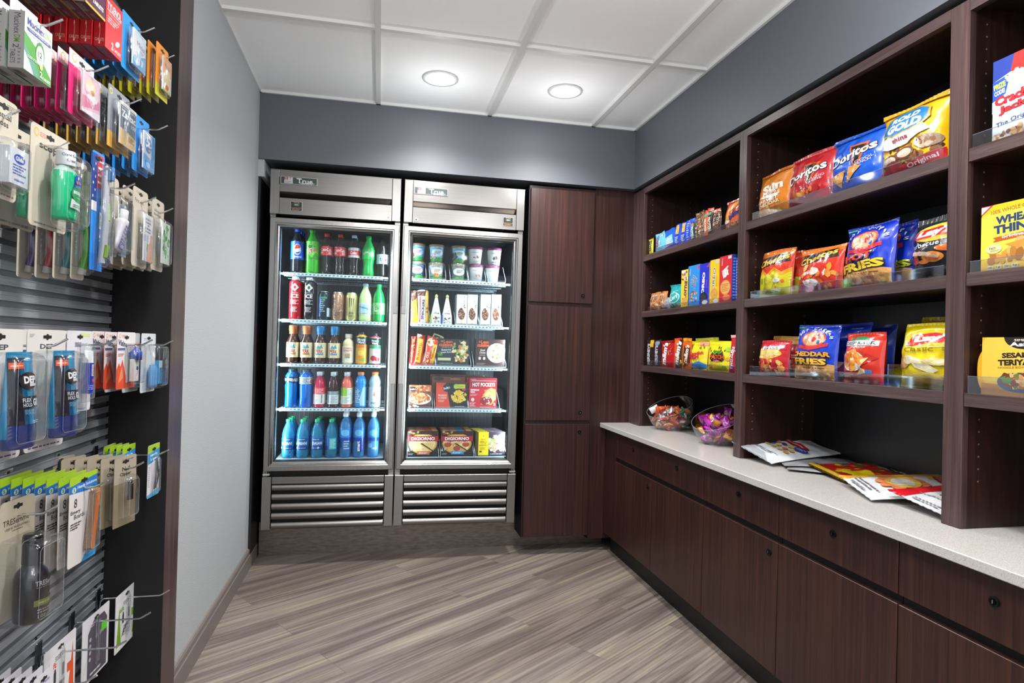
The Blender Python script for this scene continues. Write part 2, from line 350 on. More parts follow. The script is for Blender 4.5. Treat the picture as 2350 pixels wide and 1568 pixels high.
def bottle_prof(kind, h, r):
    c = .0135
    P = {
     'soda': [(0, 0), (.72, 0), (.95, .02), (1, .06), (1, .5), (.97, .62), (.8, .74), (.5, .84), (.38, .9), (.38, .935)],
     'coke': [(0, 0), (.7, 0), (.9, .02), (.93, .08), (.84, .22), (.82, .28), (.95, .4), (1, .45), (1, .62), (.93, .7), (.68, .79), (.42, .88), (.38, .935)],
     'tea': [(0, 0), (.85, 0), (1, .03), (1, .1), (1, .5), (.96, .58), (.72, .68), (.55, .74), (.5, .8), (.5, .84)],
     'vit': [(0, 0), (.85, 0), (.98, .03), (.98, .55), (1, .58), (.93, .7), (.72, .8), (.48, .86), (.45, .9)],
     'sport': [(0, 0), (.85, 0), (1, .04), (1, .3), (.93, .36), (1, .42), (1, .58), (.9, .62), (1, .67), (.95, .76), (.7, .86), (.5, .9), (.5, .93)],
     'power': [(0, 0), (.9, 0), (1, .03), (.94, .3), (1, .58), (.9, .62), (.9, .78), (.98, .82), (.7, .9), (.5, .94)],
     'water': [(0, 0), (.85, 0), (1, .03), (.97, .1), (1, .15), (1, .5), (.97, .53), (.98, .6), (.8, .74), (.45, .88), (.36, .91), (.36, .93)],
     'smart': [(0, 0), (.85, 0), (1, .03), (1, .3), (.95, .33), (1, .36), (1, .62), (.93, .7), (.6, .79), (.36, .83), (.36, .86)],
     'ice': [(0, 0), (.9, 0), (1, .02), (1, .86), (.9, .9), (.55, .93), (.5, .94)],
     'iced': [(0, 0), (.85, 0), (.95, .03), (.88, .1), (.97, .15), (.97, .55), (.9, .6), (1, .66), (.85, .76), (.5, .84), (.5, .88)],
     'mm': [(0, 0), (.75, 0), (.9, .04), (.78, .3), (.9, .5), (.85, .62), (1, .75), (1, .85), (.6, .91), (.5, .93)],
    }[kind]
    return [(a * r, b * h) for a, b in P]
def cap_mesh(r, z0, z1, c, kind='cap'):
    m = M()
    if kind == 'cap':
        m.lathe([(r * .98, z0), (r, z0 + .001), (r, z1 - .001), (r * .93, z1)], mat(c, .35), 20, wob=lambda a, z: .02 * math.cos(a * 20))
    elif kind == 'sport':
        m.lathe([(r, z0), (r, z0 + .018), (r * .75, z0 + .024), (r * .5, z0 + .03), (r * .5, z1)], mat(c, .3), 18)
    return m
def bottle(name, kind, h, r, liquid, cap, label_c, lz, arts, lab, cat, loc, group=None, clear=.25, cap_r=None, capk='cap', rz=0, neck=None):
    t = thing(name, lab, cat, loc, (0, 0, R(rz)), group)
    P = bottle_prof(kind, h, r); m = M()
    if neck:
        zc = neck[0] * h; lo = [p for p in P if p[1] <= zc]; hi = [p for p in P if p[1] > zc]
        i = len(lo); a, b = P[i - 1], P[i]; q = (a[0] + (b[0] - a[0]) * (zc - a[1]) / (b[1] - a[1]), zc)
        m.lathe(lo + [q], pet(liquid, clear), 20); m.lathe([q] + hi, pet(neck[1], .55), 20)
    else: m.lathe(P, pet(liquid, clear), 20)
    m.build('bottle_body', t)
    if cap: cap_mesh(cap_r or P[-1][0] * 1.12, P[-1][1] - .002, h, cap, capk).build('cap', t)
    if label_c or arts:
        z0, z1 = lz[0] * h, lz[1] * h; rr = max(p[0] for p in P if z0 - .02 <= p[1] <= z1 + .02) + .0007
        lm = M(); W = 2 * math.pi * rr
        if label_c: lm.lathe([(rr, z0), (rr, z1)], mat(label_c, .35, 0, .3), 28)
        paint(lm, arts, W, z1 - z0, lambda x, z, o: ((rr + o) * math.sin(x / rr), -(rr + o) * math.cos(x / rr), z + z0), Lmax=.008, rough=.35, coat=.3)
        lm.build('label', t)
    return t

def slat_mat():
    RAIL.node_tree.nodes['Principled BSDF'].inputs['Metallic'].default_value = .55
slat_mat()
# ------------------------------------------------------------------ room shell
YB = 1.02; XS = 2.091; ZS = 2.143; YS = .285; XR = 2.47
m = M(); m.box(-.3, -6.5, -.05, 4.2, YB + .05, 0, plank()); struct('floor', m)
m = M(); m.box(-.3, -4.4, H + .012, 4.2, YB + .05, H + .06, TILE); ceil = struct('ceiling', m)
G0 = .603; T = .611
m = M()
xs = [G0 - T + .004] + [G0 + T * k for k in range(3)]
for x in xs: m.box(x - .012, -4.4, H - .002, x + .012, YS, H + .016, TBAR)
for y in (-.543, -1.762, -2.98, -4.2):
    for i in range(4): m.box((xs[i] + .012), y - .012, H - .0015, (xs[i + 1] - .012) if i < 3 else XS, y + .012, H + .016, TBAR)
m.box(0, YS - .012, H - .002, XS, YS, H + .015, TBAR); m.box(XS - .012, -4.4, H - .002, XS, YS, H + .015, TBAR)
m.build('ceiling_grid', ceil)
m = M(); m.box(-.12, -.93, 0, 0, YB, H + .03, LWALL); struct('wall_left', m)
m = M(); m.box(-.3, YB, 0, 3, YB + .05, H, BLACK); struct('wall_back', m)
m = M(); m.box(0, YS, ZS, XS, YB, H + .03, SOFF); struct('trim_1', m)          # soffit over the coolers
m = M(); m.box(XS, -4.4, ZS, XR, YB, H + .03, SOFF); struct('trim_2', m)       # soffit over the bookcase
m = M(); m.box(XR, -4.4, 0, XR + .1, YB, H + .03, SOFF); struct('wall_right', m)
m = M(); m.box(.0, YB - .02, ZS - .001, .03, YS + .01, ZS - .09, LWALL); m.box(0, YS + .02, 0, .012, YB, ZS, DARK)
struct('trim_3', m)
BB = mat('#857c78', .5)
m = M(); y0, y1 = -.93, YS + .23
P = [(0, 0), (.013, 0), (.013, .072), (.010, .076), (.010, .096), (.006, .104), (0, .106)]
m.add([(x, y, z) for y in (y0, y1) for x, z in P], [(i, i + 1, i + 8, i + 7) for i in range(6)], BB); struct('baseboard_left', m)
# stainless plinth the coolers and the tall cabinet stand on
m = M(); m.box(.02, .50, 0, 1.49, .52, .188, PLINTH); m.box(.02, .52, .17, 1.45, 1.0, .186, PLINTH); m.box(1.49, .50, 0, 2.02, .52, .09, PLINTH); struct('trim_4', m)
# display-niche end panel left of the wall
m = M(); m.box(-.21, -1.062, 0, .014, -.93, H, WOODP); m.box(-.22, -1.066, 0, -.19, -3.6, H, DARK)
m.add([(-.2, -1.0625, 0), (.0135, -1.0625, 0), (.0135, -1.0625, H), (-.2, -1.0625, H)], [(0, 1, 2, 3)], mat('#070404', .8))
struct('wall_niche', m)
# recessed downlights
for i, (x, y) in enumerate(LAMPS):
    t = thing('recessed_downlight', ['lit round ceiling downlight above the left cooler', 'lit round ceiling downlight above the tall cabinet', 'unseen ceiling downlight over the hook display', 'unseen ceiling downlight over the long counter', 'unseen ceiling downlight behind the viewer on the hook side', 'unseen ceiling downlight behind the viewer on the counter side'][i], 'ceiling light', (x, y, H + .012), group='recessed ceiling downlights')
    m = M(); m.lathe([(.088, -.001), (.088, -.005), (.072, -.006), (.068, .004)], mat('#e6e6e6', .4), 32); m.build('trim_ring', t)
    m = M(); m.lathe([(.069, -.003), (.04, -.008), (0, -.010)], mat('#ffffff', .4, 0, 0, 30), 32); m.build('lens', t)
# ------------------------------------------------------------------ coolers
def cooler(x0, side, name_arts, loc_label, badge_x, ctl_x, lock_x, tilt):
    W_ = .680; Y = .31
    t = thing('glass_door_cooler', loc_label, 'cooler', (x0, Y, .19), (0, tilt, 0), 'stainless glass door coolers')
    z = lambda v: v - .19
    m = M()      # case: liner and steel sides
    LN = mat('#262b2f', .4, .3); S = STEELV
    m.box(0, .03, 0, .028, .66, z(2.10), S); m.box(W_ - .028, .03, 0, W_, .66, z(2.10), S); m.box(.028, .64, 0, W_ - .028, .66, z(2.10), LN); m.box(.028, .05, z(1.84), W_ - .028, .64, z(1.87), LN)
    m.box(.028, .05, z(.50), W_ - .028, .64, z(.547), LN); m.box(.028, .055, z(.55), .032, .64, z(1.84), LN); m.box(W_ - .032, .055, z(.55), W_ - .028, .64, z(1.84), LN)
    for k in range(22): xx = .05 + k * .0275; m.box(xx, .635, z(.56), xx + .003, .64, z(1.83), mat('#3b4348', .3, .5))
    m.box(0, .045, z(.47), W_, .06, z(.52), BLACK); m.box(.01, .05, z(1.835), W_ - .01, .06, z(1.90), BLACK)
    m.build('case', t)
    m = M()      # header
    m.box(0, 0, z(1.866), .047, .05, z(2.10), STEELV, .002); m.box(W_ - .047, 0, z(1.866), W_, .05, z(2.10), STEELV, .002)
    a = .049; b = W_ - .049
    m.add([(a, .001, z(1.866)), (b, .001, z(1.866)), (b, .001, z(1.952)), (a, .001, z(1.952))], [(0, 1, 2, 3)], STEEL)
    m.add([(a, .001, z(1.986)), (b, .001, z(1.986)), (b, .001, z(2.10)), (a, .001, z(2.10))], [(0, 1, 2, 3)], STEEL)
    m.add([(a, .001, z(1.952)), (b, .001, z(1.952)), (b, .028, z(1.960)), (a, .028, z(1.960))], [(0, 1, 2, 3)], STEEL)
    m.add([(a, .028, z(1.960)), (b, .028, z(1.960)), (b, .001, z(1.986)), (a, .001, z(1.986))], [(0, 1, 2, 3)], mat('#4a4542', .35, 1))
    m.box(a, .03, z(1.866), b, .05, z(2.10), BLACK); m.box(a - .002, .002, z(1.866), a, .04, z(2.1), BLACK); m.box(b, .002, z(1.866), b + .002, .04, z(2.1), BLACK)
    m.box(0, .0, z(2.099), W_, .05, z(2.101), STEEL); m.build('header_panel', t)
    bw, bh = .186, .040; m = M(); m.box(-bw / 2, 0, 0, bw / 2, .004, bh, mat('#b9bcbb', .3, .6), .001)
    paint(m, [('r', .015, .06, .985, .94, '#2f4140'), ('r', .1, .1, .33, .9, '#c9cccb'), ('r', .1, .55, .2, .9, '#b4413c'), ('t', 'T', .15, .68, .06, .28, '#e8e8e8'), ('t', 'T', .26, .68, .07, .3, '#8b2f2b'), ('L', .215, .28, .2, .3, 3, '#7b8383'),
              ('t', 'True', .66, .5, .42, .62, '#f2f4f4', 0, .01), ('r', .42, .78, .56, .84, '#f2f4f4'), ('r', .5, .2, .93, .26, '#f2f4f4'), ('t', name_arts, .72, .1, .3, .12, '#dfe3e3')], bw, bh, lambda x, zz, o: (x, -o - .0002, zz))
    m.build('nameplate', t, loc=(badge_x, -.004, z(2.026)))
    m = M(); m.box(-.03, 0, 0, .03, .003, .05, mat('#b9bcbb', .3, .6), .001)
    paint(m, [('r', .04, .04, .96, .96, '#151412'), ('t', 'True', .5, .88, .5, .12, '#d8a84a'), ('r', .28, .55, .74, .76, '#4f6a70'), ('t', '36', .5, .655, .25, .14, '#b9e2ea'), ('r', .06, .32, .94, .34, '#d8a84a'), ('L', .5, .18, .7, .16, 2, '#c58a3a')], .06, .05, lambda x, zz, o: (x, -o - .0002, zz))
    m.build('temperature_display', t, loc=(ctl_x, -.003, z(1.886)))
    m = M(); m.tube([(lock_x, .002, z(1.882)), (lock_x, -.006, z(1.882))], .011, CHROME, 16); m.tube([(lock_x, -.0055, z(1.882)), (lock_x, -.007, z(1.882))], .004, BLACK, 8); m.build('key_lock', t)
    # door
    d0, d1 = .004, W_ - .004; zb, zt = z(.505), z(1.848)
    m = M(); m.frame(d0, zb, d1, zt, [(0, .04), (0, .002), (.003, -.001), (.026, -.001), (.030, .003), (.034, .003), (.042, .012), (.048, .014)], STEELV)
    m.frame(d0, zb, d1, zt, [(.0481, .0135), (.052, .016), (.054, .028)], mat('#15191b', .4)); dr = m.build('door', t)
    m = M(); gi = .052; m.box(d0 + gi, .018, zb + gi, d1 - gi, .021, zt - gi, GLASS); m.build('glass_pane', dr)
    m = M(); hx = d1 - .012 if side > 0 else d0 + .012; w2 = .012
    HB = mat('#b3aca6', .3, .9); m.box(hx - w2, -.0035, z(.975), hx + w2, .001, z(1.36), HB, .001); m.box(hx - w2, -.006, z(1.36), hx + w2, .001, z(1.40), STEELV, .001)
    m.build('door_handle', dr)
    hxx = .02 if side > 0 else W_ - .02
    m = M(); m.box(hxx - .018, .005, z(.482), hxx + .018, .03, z(.492), mat('#c8cccb', .3, .6), .002); m.tube([(hxx, .018, z(.477)), (hxx, .018, z(.508))], .006, STEELV); m.build('hinge', t)
    # lower grille
    gz0, gz1 = z(.197), z(.475)
    m = M(); m.box(0, 0, gz0, .048, .04, gz1, STEELV, .002); m.box(W_ - .048, 0, gz0, W_, .04, gz1, STEELV, .002); m.box(.05, 0, z(.438), W_ - .05, .03, gz1, STEEL, .002)
    for zz in (z(.4), z(.26)):
        m.tube([(.022, .001, zz), (.022, -.0015, zz)], .007, STEELV, 14); m.tube([(W_ - .022, .001, zz), (W_ - .022, -.0015, zz)], .007, STEELV, 14)
    m.box(.05, .034, gz0, W_ - .05, .04, gz1, BLACK); m.build('grille_frame', t)
    for k in range(5):
        zc = z(.418 - .0505 * k); m = M(); P = []; n = 9
        for i in range(n):
            q = -.62 + 1.24 * i / (n - 1); P.append((.026 * (1 - math.cos(q * 1.5)), zc + .0175 * math.sin(q * 1.45) / math.sin(.9)))
        m.add([(x, y - .002, zz) for x in (.052, W_ - .052) for y, zz in P], [(i, n + i, n + i + 1, i + 1) for i in range(n - 1)], STEEL, True)
        m.build('louver', t)
    m = M(); m.box(.03, .06, 0, W_ - .03, .62, .005, BLACK); m.box(.02, .05, .005, W_ - .02, .06, z(.48), BLACK); m.build('compressor_cover', t)
    SB = mat('#b4cfdc', .35); ZSH = [.557, .832, 1.073, 1.313, 1.566]
    for zz in ZSH:
        m = M(); yb = .075; x0_, x1_ = .055, W_ - .055
        if zz > .6:
            for k in range(44): xx = x0_ + .006 + k * (x1_ - x0_ - .012) / 43; m.box(xx - .0012, yb, z(zz) - .006, xx + .0012, .60, z(zz) - .003, mat('#9fb4c0', .3, .3))
            for yy in (.2, .35, .5): m.box(x0_, yy, z(zz) - .009, x1_, yy + .005, z(zz) - .006, mat('#9fb4c0', .3, .3))
            m.box(x0_, .60, z(zz) - .012, x1_, .606, z(zz) - .003, SB); m.box(x0_, yb, z(zz) - .012, x1_, yb + .006, z(zz) - .002, SB)
        else: m.box(x0_, yb, z(zz) - .004, x1_, .6, z(zz), mat('#8fa3ad', .4, .2))
        s_ = m.build('wire_shelf', t)
        if zz > .6:
            m = M(); m.add([(x0_ + .012, yb - .004, z(zz) - .016), (x1_ - .03, yb - .004, z(zz) - .016), (x1_ - .03, yb - .001, z(zz) + .001), (x0_ + .012, yb - .001, z(zz) + .001)], [(0, 1, 2, 3)], mat('#cfe2ea', .3))
            for k in range(26): xx = x0_ + .025 + k * .0205; m.box(xx, yb - .0055, z(zz) - .008, xx + .010, yb - .002, z(zz) - .0045, mat('#5b7480', .5))
            m.build('price_rail', s_)
    for sx in ((.040,) if side > 0 else (W_ - .040,)):
        m = M(); m.box(sx - .006, .050, z(.57), sx + .006, .062, z(1.80), mat('#d8f0ff', .4, 0, 0, 3.2), .001); m.build('led_tube', t)
    m = M(); sx = W_ - .045 if side > 0 else .045; m.box(sx - .003, .06, z(.57), sx + .003, .07, z(1.80), mat('#6f8a94', .4, .4)); m.box(.05, .066, z(.57), .054, .075, z(1.8), mat('#7b949e', .4, .4)); m.build('shelf_standard', t)
    return t
cooler(.058, 1, 'REFRIGERATOR', 'left stainless glass-door cooler filled with bottled drinks', .145, .135, .66 - .045, 0)
cooler(.742, -1, 'FREEZER', 'right stainless glass-door cooler filled with frozen food', .145, .585, .068, R(.45))
# ------------------------------------------------------------------ tall cabinet and filler beside the coolers
def lock(m_parent, loc, axis):
    m = M()
    if axis == 'y': a, b, c, d = (0, 0, 0), (0, -.004, 0), (0, -.0035, 0), (0, -.006, 0)
    else: a, b, c, d = (0, 0, 0), (-.004, 0, 0), (-.0035, 0, 0), (-.006, 0, 0)
    m.tube([a, b], .0115, mat('#2c2d30', .3, .8), 18); m.tube([c, d], .007, mat('#0e0e10', .3, .8), 14)
    e = .0062
    if axis == 'y': m.box(-.001, -e - .0005, -.004, .001, -e, .004, CHROME)
    else: m.box(-e - .0005, -.001, -.004, -e, .001, .004, CHROME)
    return m.build('lock', m_parent, loc=loc)
t = thing('tall_cabinet', 'tall dark wood cabinet with three stacked doors right of the coolers', 'cabinet', (1.470, .33, .10))
m = M(); m.box(0, .0, 0, .40, .6, 2.03, WOOD); m.box(-.004, .0, .0, 0, .5, 2.03, BLACK); m.build('body', t)
for (z0, z1, lz, i) in [(1.458, 2.112, .045, 0), (.775, 1.436, .045, 1), (.105, .755, None, 2)]:
    m = M(); m.box(.003, -.020, z0 - .10, .387, -.001, z1 - .10, WOOD, .0012); d = m.build('door', t)
    lock(d, (.327, -.020, z0 - .10 + .045) if i < 2 else (.327, -.020, z1 - .10 - .048), 'y')
m = M(); m.box(1.872, .338, .075, 2.13, .36, ZS - .002, WOOD); m.box(1.87, .345, .075, 1.873, .5, 2.13, BLACK); tag(m.build('filler_panel'), 'plain dark wood filler panel between the tall cabinet and the bookcase', 'panel')
# ------------------------------------------------------------------ base cabinets, counter
XG = 1.962; ZC = .759
m = M(); m.box(XG + .055, -3.1, 0, XG + .07, .34, .13, mat('#0b0a0a', .5)); struct('baseboard_right', m)
BW = .4906; Y0 = .161
names = ['base cabinet at the corner end under the counter, next to the tall cabinet', 'second base cabinet from the corner, under the candy bowls', 'middle base cabinet under the post between the candy bowls and the flat bags', 'base cabinet under the flat candy bags', 'base cabinet nearest the viewer, cut off at the lower right', 'base cabinet beyond the frame edge under the near counter end']
for i in range(6):
    ya, yb_ = Y0 - BW * i, Y0 - BW * (i + 1)
    t = thing('base_cabinet', names[i], 'cabinet', (XG, ya, .12), group='dark wood base cabinets under the counter')
    m = M(); m.box(.02, -BW, -.01, .48, 0, ZC - .155, WOOD); m.box(.018, -BW + .002, .42, .022, -.002, .47, BLACK)
    if i == 0: m.box(.01, 0.001, -.01, .1, .17, ZC - .155, WOOD)
    m.build('carcass', t)
    g = .0017
    m = M(); m.box(0, -BW + g, 0, .019, -g, .442, WOOD, .001); d = m.build('door', t)
    if i % 2 == 0: lock(d, (0, -BW + .045, .400), 'x')
    m = M(); m.box(0, -BW + g, .467, .019, -g, ZC - .155 + .005, WOOD, .001); d = m.build('drawer', t)
    lock(d, (0, -BW * .52, .467 + .085), 'x')
m = M(); m.box(1.932, -3.1, ZC - .026, XR, .336, ZC, QUARTZ, .002); tag(m.build('countertop'), 'long speckled grey quartz countertop on the dark base cabinets', 'countertop')
# ------------------------------------------------------------------ bookcases
XB = 2.110; SH = [1.107, 1.415, 1.735]; TH = .034; XI = XR - .012
def bookcase(ya, yb_, label, la, lb):
    t = thing('open_bookcase', label, 'bookcase', (XB, ya, ZC + .001), group='dark wood open bookcases on the counter')
    D = XI - XB; Z = ZS - .018 - ZC; Wd = ya - yb_
    for (y0_, y1_) in ((0, -la), (-Wd, -Wd + lb)):
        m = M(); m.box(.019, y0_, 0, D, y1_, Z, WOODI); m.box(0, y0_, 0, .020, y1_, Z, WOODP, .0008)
        ys_ = y1_ + (-.0006 if y1_ > -.2 else .0006)
        for k in range(38):
            zz = .12 + k * .032
            for xx in (.052, D - .06):
                P = [(xx + .0028 * math.cos(q * 1.0472), ys_, zz + .0028 * math.sin(q * 1.0472)) for q in range(6)]
                m.add(P, [tuple(range(6))], mat('#8d8078', .4, .5))
        m.build('side_panel', t)
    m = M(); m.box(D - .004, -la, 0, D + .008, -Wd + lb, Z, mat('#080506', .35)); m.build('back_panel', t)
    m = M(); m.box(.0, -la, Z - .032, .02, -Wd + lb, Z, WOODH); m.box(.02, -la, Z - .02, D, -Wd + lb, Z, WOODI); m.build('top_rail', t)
    for z_ in SH:
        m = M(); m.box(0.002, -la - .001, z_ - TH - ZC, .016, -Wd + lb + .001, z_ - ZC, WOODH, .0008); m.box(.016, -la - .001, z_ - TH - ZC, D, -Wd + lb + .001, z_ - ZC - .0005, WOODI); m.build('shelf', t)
    return t
bookcase(.335, -.817, 'far dark wood bookcase with snack bars, cookies and candy, at the room corner', .155, .026)
bookcase(-.817, -1.808, 'middle dark wood bookcase with three shelves of chip bags', .026, .026)
bookcase(-1.808, -2.80, 'near dark wood bookcase cut by the right frame edge, holding cracker boxes', .030, .026)
# ------------------------------------------------------------------ slat wall and hooks
XW = -.15
WEB = mat('#7b8086', .35, .7)
m = M(); k = 0
for k in range(60):
    z0 = .20 + k * .0334
    m.box(XW - .012, -3.2, z0, XW - .006, -1.069, z0 + .0334, WEB)            # recessed web
    m.box(XW - .006, -3.2, z0, XW, -1.069, z0 + .017, RAIL)                    # raised slat
    m.box(XW - .001, -3.2, z0 + .0165, XW + .0012, -1.069, z0 + .0188, RAIL)   # lip
m.box(XW - .03, -3.2, .2, XW - .013, -1.085, 2.2, mat('#4b4e52', .4, .8))
tag(m.build('slat_wall'), 'grey metal slat wall that carries the product hooks', 'slat wall')
HX = .045
HK = [[(-1.645, 2.010), (-1.535, 2.010), (-1.368, 2.010), (-1.208, 2.010)], [(-1.837, 1.792), (-1.636, 1.792), (-1.442, 1.794), (-1.246, 1.794)],
      [(-1.969, 1.572), (-1.798, 1.572), (-1.618, 1.572), (-1.468, 1.575), (-1.321, 1.575), (-1.180, 1.575)], [(-1.782, 1.190), (-1.556, 1.191), (-1.315, 1.190), (-1.145, 1.190)],
      [(-1.80, .868), (-1.573, .868), (-1.352, .868), (-1.155, .868)], [(-1.60, .437), (-1.435, .437), (-1.268, .437), (-1.108, .437)]]
hl = [['carton hook at the very top left', 'hook of the red boxes, second of the top row', 'hook of the blue sachet cards', 'hook of the orange sachet cards'],
      ['hook of the white and green cough tablet boxes', 'hook of the pink blister cards', 'hook of the grey and tan tablet cards', 'hook of the light blue tablet cards'],
      ['hook of the dental floss card', 'hook of the green mouthwash card', 'hook of the toothbrushes', 'hook of the toothpaste card', 'hook of the ointment cards', 'hook of the adhesive bandage card'],
      ['hook of the dark hair gel packs', 'hook of the blue lip balm card', 'hook of the red eye drop cards', 'hook of the small light blue bottle pack'],
      ['hook of the black hair spray bottle', 'hook of the emery board cards', 'hook of the nail clipper cards', 'hook of the tweezers card'],
      ['hook of the small white tags in the bottom corner', 'hook of the orange striped cable card', 'hook of the purple cable card', 'hook of the green striped cable card']]
for r_, row in enumerate(HK):
    for c_, (y, z) in enumerate(row):
        t = thing('display_hook', 'chrome ' + hl[r_][c_], 'hook', (XW, y, z - .016), group='chrome hooks on the slat wall')
        m = M(); m.box(.0015, -.013, -.045, .0045, .013, .028, mat('#8f9398', .2, 1), .001); m.box(-.006, -.013, .022, .004, .013, .026, CHROME); m.box(-.006, -.016, .026, -.004, .016, .044, CHROME)
        m.tube([(-.0035, 0, .036), (-.003, 0, .036)], .004, BLACK, 8); m.build('bracket', t)
        L_ = HX - XW; m = M(); m.tube([(.0045, 0, -.036), (.0075, 0, -.034), (.0095, 0, -.006), (.014, 0, -.001), (.02, 0, 0), (L_ - .028, 0, .001), (L_ - .022, 0, .003), (L_, 0, .016)], .0024, CHROME, 10)
        m.build('prong', t)
# ------------------------------------------------------------------ drinks in the left cooler
YF = .425
def fx(u, v=800): return at(u, v, 1, YF).x
S = [.557, .832, 1.073, 1.313, 1.566]
def vt(s, x, z, w_, h_, c, rot=0, b=.01): return ('t', s, x, z, w_, h_, c, rot, b)
W1 = '#ffffff'
def drink(u, sh, kind, h, r, liquid, cap, label_c, lz, arts, lab, cat='bottle', name='drink_bottle', behind=0, group=None, **k):
    x = fx(u, 600 + (4 - sh) * 105); zz = S[sh] + .0015
    t = bottle(name, kind, h, r, liquid, cap, label_c, lz, arts, lab, cat, (x, YF, zz), group=group, **k)
    for j in range(behind):
        c = dup(t, (x + .003 * (j + 1), YF + (2 * r + .006) * (j + 1), zz), behind_lab(lab, j), 'bottles standing behind the front row in the left cooler')
    return t
def behind_lab(lab, j):
    w_ = lab.replace(',', '').split()[:12]
    while w_[-1] in ('a', 'the', 'on', 'of', 'and', 'with', 'from', 'in', 'at', 'second', 'to', 'end'): w_.pop()
    return 'bottle %s the %s' % (('directly behind', 'second behind', 'third behind')[j], ' '.join(w_))
drink(682, 4, 'soda', .245, .0345, '#1a1c24', '#1d4fd0', '#1450d8', (.30, .70), [('e', .52, .55, .085, .3, '#f4f6ff'), ('p', [(.445, .55), (.455, .68), (.48, .78), (.52, .83), (.56, .78), (.59, .68), (.57, .62), (.52, .6), (.47, .55)], '#e0242c'), ('p', [(.45, .42), (.48, .33), (.52, .29), (.56, .33), (.59, .45), (.54, .4), (.5, .38)], '#0d2f9c'), vt('pepsi', .53, .13, .17, .13, W1)], 'cola bottle with a blue label and red white and blue globe, top shelf', behind=2)
drink(716, 4, 'soda', .245, .0345, '#2fae1f', '#22a13a', '#57d41c', (.30, .72), [('p', [(.3, .2), (.42, .35), (.5, .1), (.6, .4), (.72, .2), (.72, .02), (.3, .02)], '#2f8f1a'), vt('Mtn', .45, .72, .14, .2, '#1d5e2a', 14, .02), vt('DEW', .51, .5, .25, .26, W1, 14, .04), vt('DEW', .515, .495, .23, .22, '#d3262c', 14, .02), ('f', .5, .8, .2, .15, 8, .004, ['#7df04a', '#2f9a20'], 3)], 'lime green soda bottle with a green label, top shelf', behind=2, clear=.15)
for u in (749, 780):
    drink(u, 4, 'coke', .226, .032, '#17100f', '#e22a2a', '#ea2a2b', (.46, .68), [vt('Coca-Cola', .5, .62, .30, .34, W1, 0, .015), ('e', .5, .28, .075, .2, '#c41c20'), ('e', .37, .28, .045, .14, '#f7d8d4'), ('L', .62, .3, .12, .4, 5, '#f8e8e8'), ('r', .3, .93, .7, .98, '#b81a1c')],
          'cola bottle with a red cap and red label, %s on the top shelf' % ('third from left' if u == 749 else 'fourth from left'), behind=1, clear=.1)
drink(812, 4, 'coke', .226, .032, '#15100f', '#b9d4e4', '#d9e0e4', (.44, .68), [('r', 0, .22, 1, .72, '#e3302f'), vt('Coke', .49, .47, .17, .34, W1, 0, .02), ('L', .5, .11, .3, .1, 1, '#93a0a8')], 'diet cola bottle with a pale cap and silver red banded label, top shelf', behind=1, clear=.1)
drink(845, 4, 'coke', .226, .0345, '#18b04a', '#12a64a', '#16c04c', (.42, .66), [vt('Sprite', .42, .6, .16, .36, W1, 20, .01), ('e', .6, .5, .07, .33, '#8ff0a4'), ('L', .6, .5, .1, .5, 5, '#f0fff0')], 'green lemon lime soda bottle with a green cap, top shelf', behind=1, clear=.12)
drink(877, 4, 'coke', .226, .032, '#171211', None, '#a8c4cc', (.32, .56), [vt('diet', .52, .82, .1, .2, '#3a4448', 0), vt('Dr', .5, .48, .1, .3, '#2d3639', 8, .03), vt('Pepper', .56, .18, .17, .26, '#7d2a2c', 8, .02), ('e', .6, .4, .02, .12, '#b32b32')], 'clear cola bottle with a pale grey label at the right end of the top shelf', clear=.45, behind=1)
# row 4
drink(677, 3, 'ice', .232, .032, '#b5222b', '#e4eef4', None, (.08, .86), [('p', [(.5, .98), (.61, .86), (.5, .74), (.39, .86)], '#e9dfe6'), ('e', .5, .86, .035, .05, '#c22c3a'), vt('sparkling', .5, .70, .18, .03, '#f2d5d9'), vt('ICE', .5, .60, .2, .12, W1, 0, .02), ('L', .5, .42, .22, .14, 4, '#f3dadd'), ('e', .5, .18, .1, .1, '#9c1722'), ('L', .5, .2, .16, .16, 4, '#f0c6cb')], 'slim red sparkling drink bottle with a white cap, second shelf from top', clear=.15, behind=1)
drink(709, 3, 'ice', .232, .032, '#241f22', '#e4eef4', None, (.08, .86), [('p', [(.5, .98), (.61, .86), (.5, .74), (.39, .86)], '#dfe7e4'), ('e', .5, .86, .035, .05, '#2f5d33'), vt('sparkling', .5, .70, .18, .03, '#c9d2d4'), vt('ICE', .5, .60, .2, .12, W1, 0, .02), ('L', .5, .42, .22, .14, 4, '#d4dade'), ('e', .5, .18, .1, .1, '#3b1320'), ('L', .5, .2, .16, .16, 4, '#c8ccd2')], 'slim black sparkling drink bottle with a white cap, second shelf from top', clear=.1, behind=1)
def can(u, body, arts, lab):
    x = fx(u, 705); zz = S[3] + .0015; h, r = .158, .031
    t = thing('drink_can', lab, 'can', (x, YF, zz)); m = M()
    m.lathe([(.72 * r, 0), (.78 * r, .002), (r, .012), (r, .138), (.93 * r, .145), (.82 * r, .152), (.82 * r, h), (.78 * r, h - .001), (.76 * r, h - .004), (0, h - .004)], mat(body, .28, .55), 24)
    W = 2 * math.pi * r; paint(m, arts, W, .12, lambda a, z, o: ((r + o) * math.sin(a / r), -(r + o) * math.cos(a / r), z + .014), Lmax=.008, rough=.3); m.build('can_body', t)
    m = M(); m.lathe([(.83 * r, h - .002), (.83 * r, h + .0005), (.79 * r, h + .0005), (.78 * r, h - .004)], mat('#c9d2d4', .25, .9), 24); m.box(-.006, -.012, h - .004, .006, .004, h - .0025, mat('#c9d2d4', .25, .9)); m.build('can_rim', t)
    dup(t, (x + .004, YF + .07, zz), 'can directly behind the ' + lab.split(',')[0])
